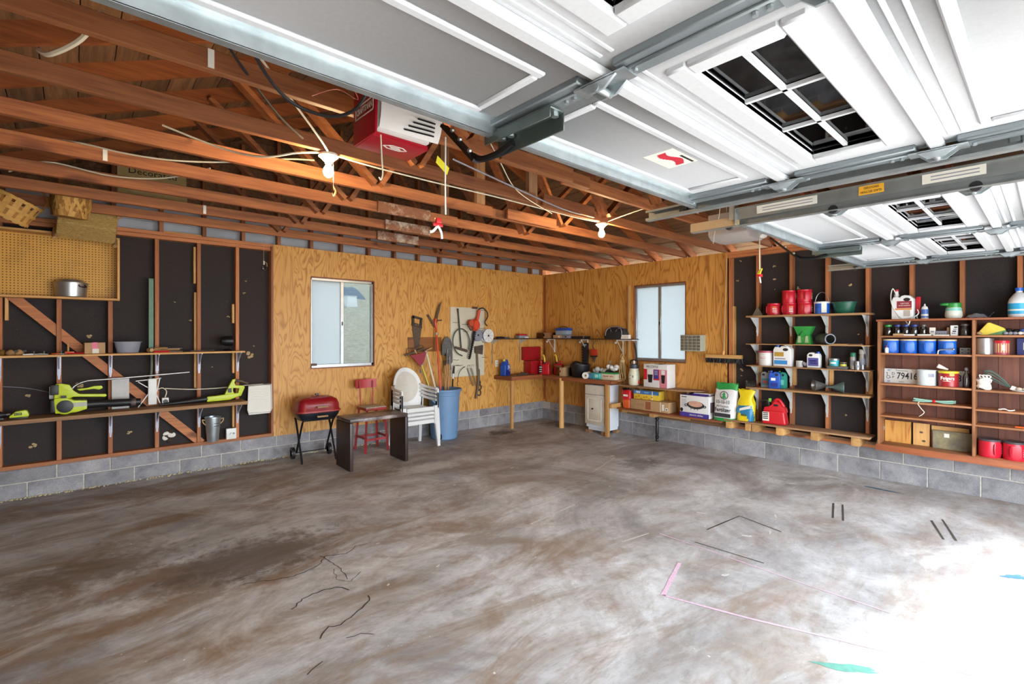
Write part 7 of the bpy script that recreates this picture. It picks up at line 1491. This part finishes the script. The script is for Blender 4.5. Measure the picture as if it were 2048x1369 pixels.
# bottom row: boards
for (s, w_, h_, d_, lb, mt) in ((5.437, .225, .235, .045, 'square of grained plywood, leftmost board in the bookcase bottom', M_PLYR), (5.635, .135, .235, .045, 'knotty pine offcut beside the plywood square', M_PALE['z']), (5.86, .29, .225, .03, 'long pine offcut behind the grey board', M_PALE['x'])):
    o = RT('board_offcut', lb, 'board', s, d_, LVA[5], 0, 'offcut boards'); MB().box(-w_/2, w_/2, -.009, .009, 0, h_).build('board', mt, o, bevel=.0015, seg=1)
    if 'knotty' in lb: [MB().prism([(x+.016*math.cos(a), z+.011*math.sin(a)) for a in [i*PI/6 for i in range(12)]], -.0098, -.0085).build('knot', M_RUST, o) for x, z in ((.0, .14), (.02, .05))]
o = RT('board_offcut', 'grey paint-stained board leaning in front at the right of the bookcase bottom', 'board', 5.88, .075, LVA[5], 0, 'offcut boards'); MB().box(-.15, .15, -.009, .009, 0, .185).build('board', plain('stained_grey_board', '#7d7462', .7, 0, .3, 12, dirt='#a59a6c'), o, bevel=.0015, seg=1); MB().box(-.06, -.02, -.0098, -.0085, .12, .16).build('paint_patch', M_PAPER, o)
# right bay
LVB = LV[1]
o = RT('folded_towel', 'folded yellow towel on the top shelf of the right bay', 'towel', 6.165, .14, LVB[0], 0)
MB().prism([(-.08, .0), (.09, .0), (.105, .05), (.09, .07), (.0, .12), (-.02, .12), (-.09, .02)], -.06, .06).build('cloth', plain('towel_yellow', '#e0cb4e', .8), o, bevel=.012, seg=2); MB().prism([(-.02, .004), (.11, .004), (.105, .05)], -.065, -.05).build('green_hem', plain('hem_green', '#5c8a5a', .8), o, bevel=.004); MB().ball((-.075, -.06, .018), .022, .02, .016).build('tan_corner', M_CARD, o)
for k, (s, lb, mt, r_) in enumerate(((6.30, 'black work glove pair beside the yellow towel', M_BLACK, .05), (6.395, 'blue folded cloth at the right of the black gloves', plain('cloth_blue', '#3b5a9a', .8), .05))):
    o = RT('folded_cloth', lb, 'cloth', s, .14, LVB[0]); bb = MB()
    for j in range(5): bb.ball((-.03+.017*j, random.uniform(-.03, .02), .028+.012*math.sin(j*1.7)), .03, .035, .024, 9, 0, 6)
    bb.v = [(p[0], p[1], max(.001, p[2])) for p in bb.v]; bb.build('cloth', mt, o); bbb = MB()
    for j in range(3): bbb.ball((-.03+.03*j, -.07, .018), .02, .016, .016, 8, 0, 5)
    bbb.build('finger_tips', M_GREY if k == 0 else M_PAPER, o)
metalcan('bare_tin', 'large bare tin can at the left of the right bay', 'tin', 6.125, .15, LVB[1], .064, .155, M_ALU, None); 
metalcan('red_lid_tin', 'gold-labelled tin with a red lid in the right bay', 'tin', 6.24, .15, LVB[1], .053, .132, plain('tin_pinkred', '#b5485a', .4), M_REDP, False, [(-1.4, 1.4, .15, .8, plain('label_goldcream', '#cdbf7a', .4)), (.1, .5, .3, .7, M_PAPER)])
licence('dark blue licence plate with a large letter B in the right bay', 6.49, .06, LVB[1], 'B', 0.0, '', plain('plate_blue', '#2c3570', .4), M_PAPER, False, xo=-.095)
o = RT('white_cord_coil', 'heap of coiled white cord in the right bay', 'cord', 6.12, .17, LVB[2])
for k in range(9): MB().tube([( (.045+.004*math.sin(k))*math.cos(a+k)+random.uniform(-.004, .004), (.04)*math.sin(a+k), .012+.011*k+.012*math.sin(a*2+k*1.7)) for a in [i*2*PI/14 for i in range(14)]], .007, 6, closed=True).build('coil', M_PAPER, o)
for k in range(3): MB().tube(spline([(-.02+.02*k, -.02, .10), (-.03+.025*k, -.02, .14), (-.0+.025*k, -.02, .125), (.01, -.02, .09)], 4), .005, 5).build('loop', M_PAPER, o)
o = RT('wire_whisk', 'balloon whisk of green wires leaning in the right bay', 'whisk', 6.245, .14, LVB[2]+.01)
for k in range(9):
    a = k*2*PI/9; MB().tube(spline([(.06, 0, .02), (.0, .03*math.cos(a), .07+.03*math.sin(a)), (-.07, .05*math.cos(a), .125+.045*math.sin(a)), (-.12, .02*math.cos(a), .15+.02*math.sin(a)), (-.125, 0, .155)], 4), .002, 5).build('wire', plain('green_wire', '#5c8f86', .4, .4), o)
MB().bar((.055, 0, .022), (.105, 0, .0), .03, .04).build('grip_block', M_PAPER, o, bevel=.004)
o = RT('shell_pieces', 'pale seashells on a white dish at the right of the right bay', 'dish', 6.405, .16, LVB[2]); MB().lathe([(.001, 0), (.09, 0), (.1, .01), (.096, .012), (.08, .005), (.001, .005)], 20, sy=.6).build('dish', M_WHITE, o); [MB().ball((-.05+.04*k, 0, .022), .024, .022, .016, 9, 0, 6).build('shell', plain('shell_cream', '#d9c9b4', .5), o) for k in range(3)]
o = RT('rope_scrap', 'small tangle of white rope on the fourth shelf of the right bay', 'rope', 6.28, .24, LVB[3])
for k in range(5): MB().tube(spline([(-.05+random.uniform(-.01, .01), 0, .01), (-.02, .012*(-1)**k, .02), (.015, -.012*(-1)**k, .008), (.05, .005, .016)], 4), .005, 5).build('strand', M_PAPER, o)
o = RT('orange_level', 'flat orange strip on the fifth shelf of the right bay', 'strip', 6.45, .2, LVB[4]); MB().box(-.12, .12, -.012, .012, 0, .014).build('strip', M_ORG, o, bevel=.003); MB().box(-.02, .02, -.0125, .0125, .006, .0145).build('vial', M_YEL, o)
for k, s in enumerate((6.158, 6.325)):
    coffee_can(('big red coffee can with a black lid, left one at the bookcase foot', 'big red coffee can with a black lid, right one at the bookcase foot')[k], s, .15, LVB[5], (.9, .2)[k], 'big red coffee cans', .08, .172, M_REDCAN, M_DLID, name='coffee_can', extra=folg)
o = RT('scrap_board', 'speckled offcut leaning between the bookcase and the bracket shelves', 'board', 5.255, .06, .376); o.rotation_euler = (0, .28, -PI/2); MB().box(-.012, .012, -.04, .04, 0, .24).build('board', plain('speckled_board', '#a79a8a', .8, 0, .4, 50), o)
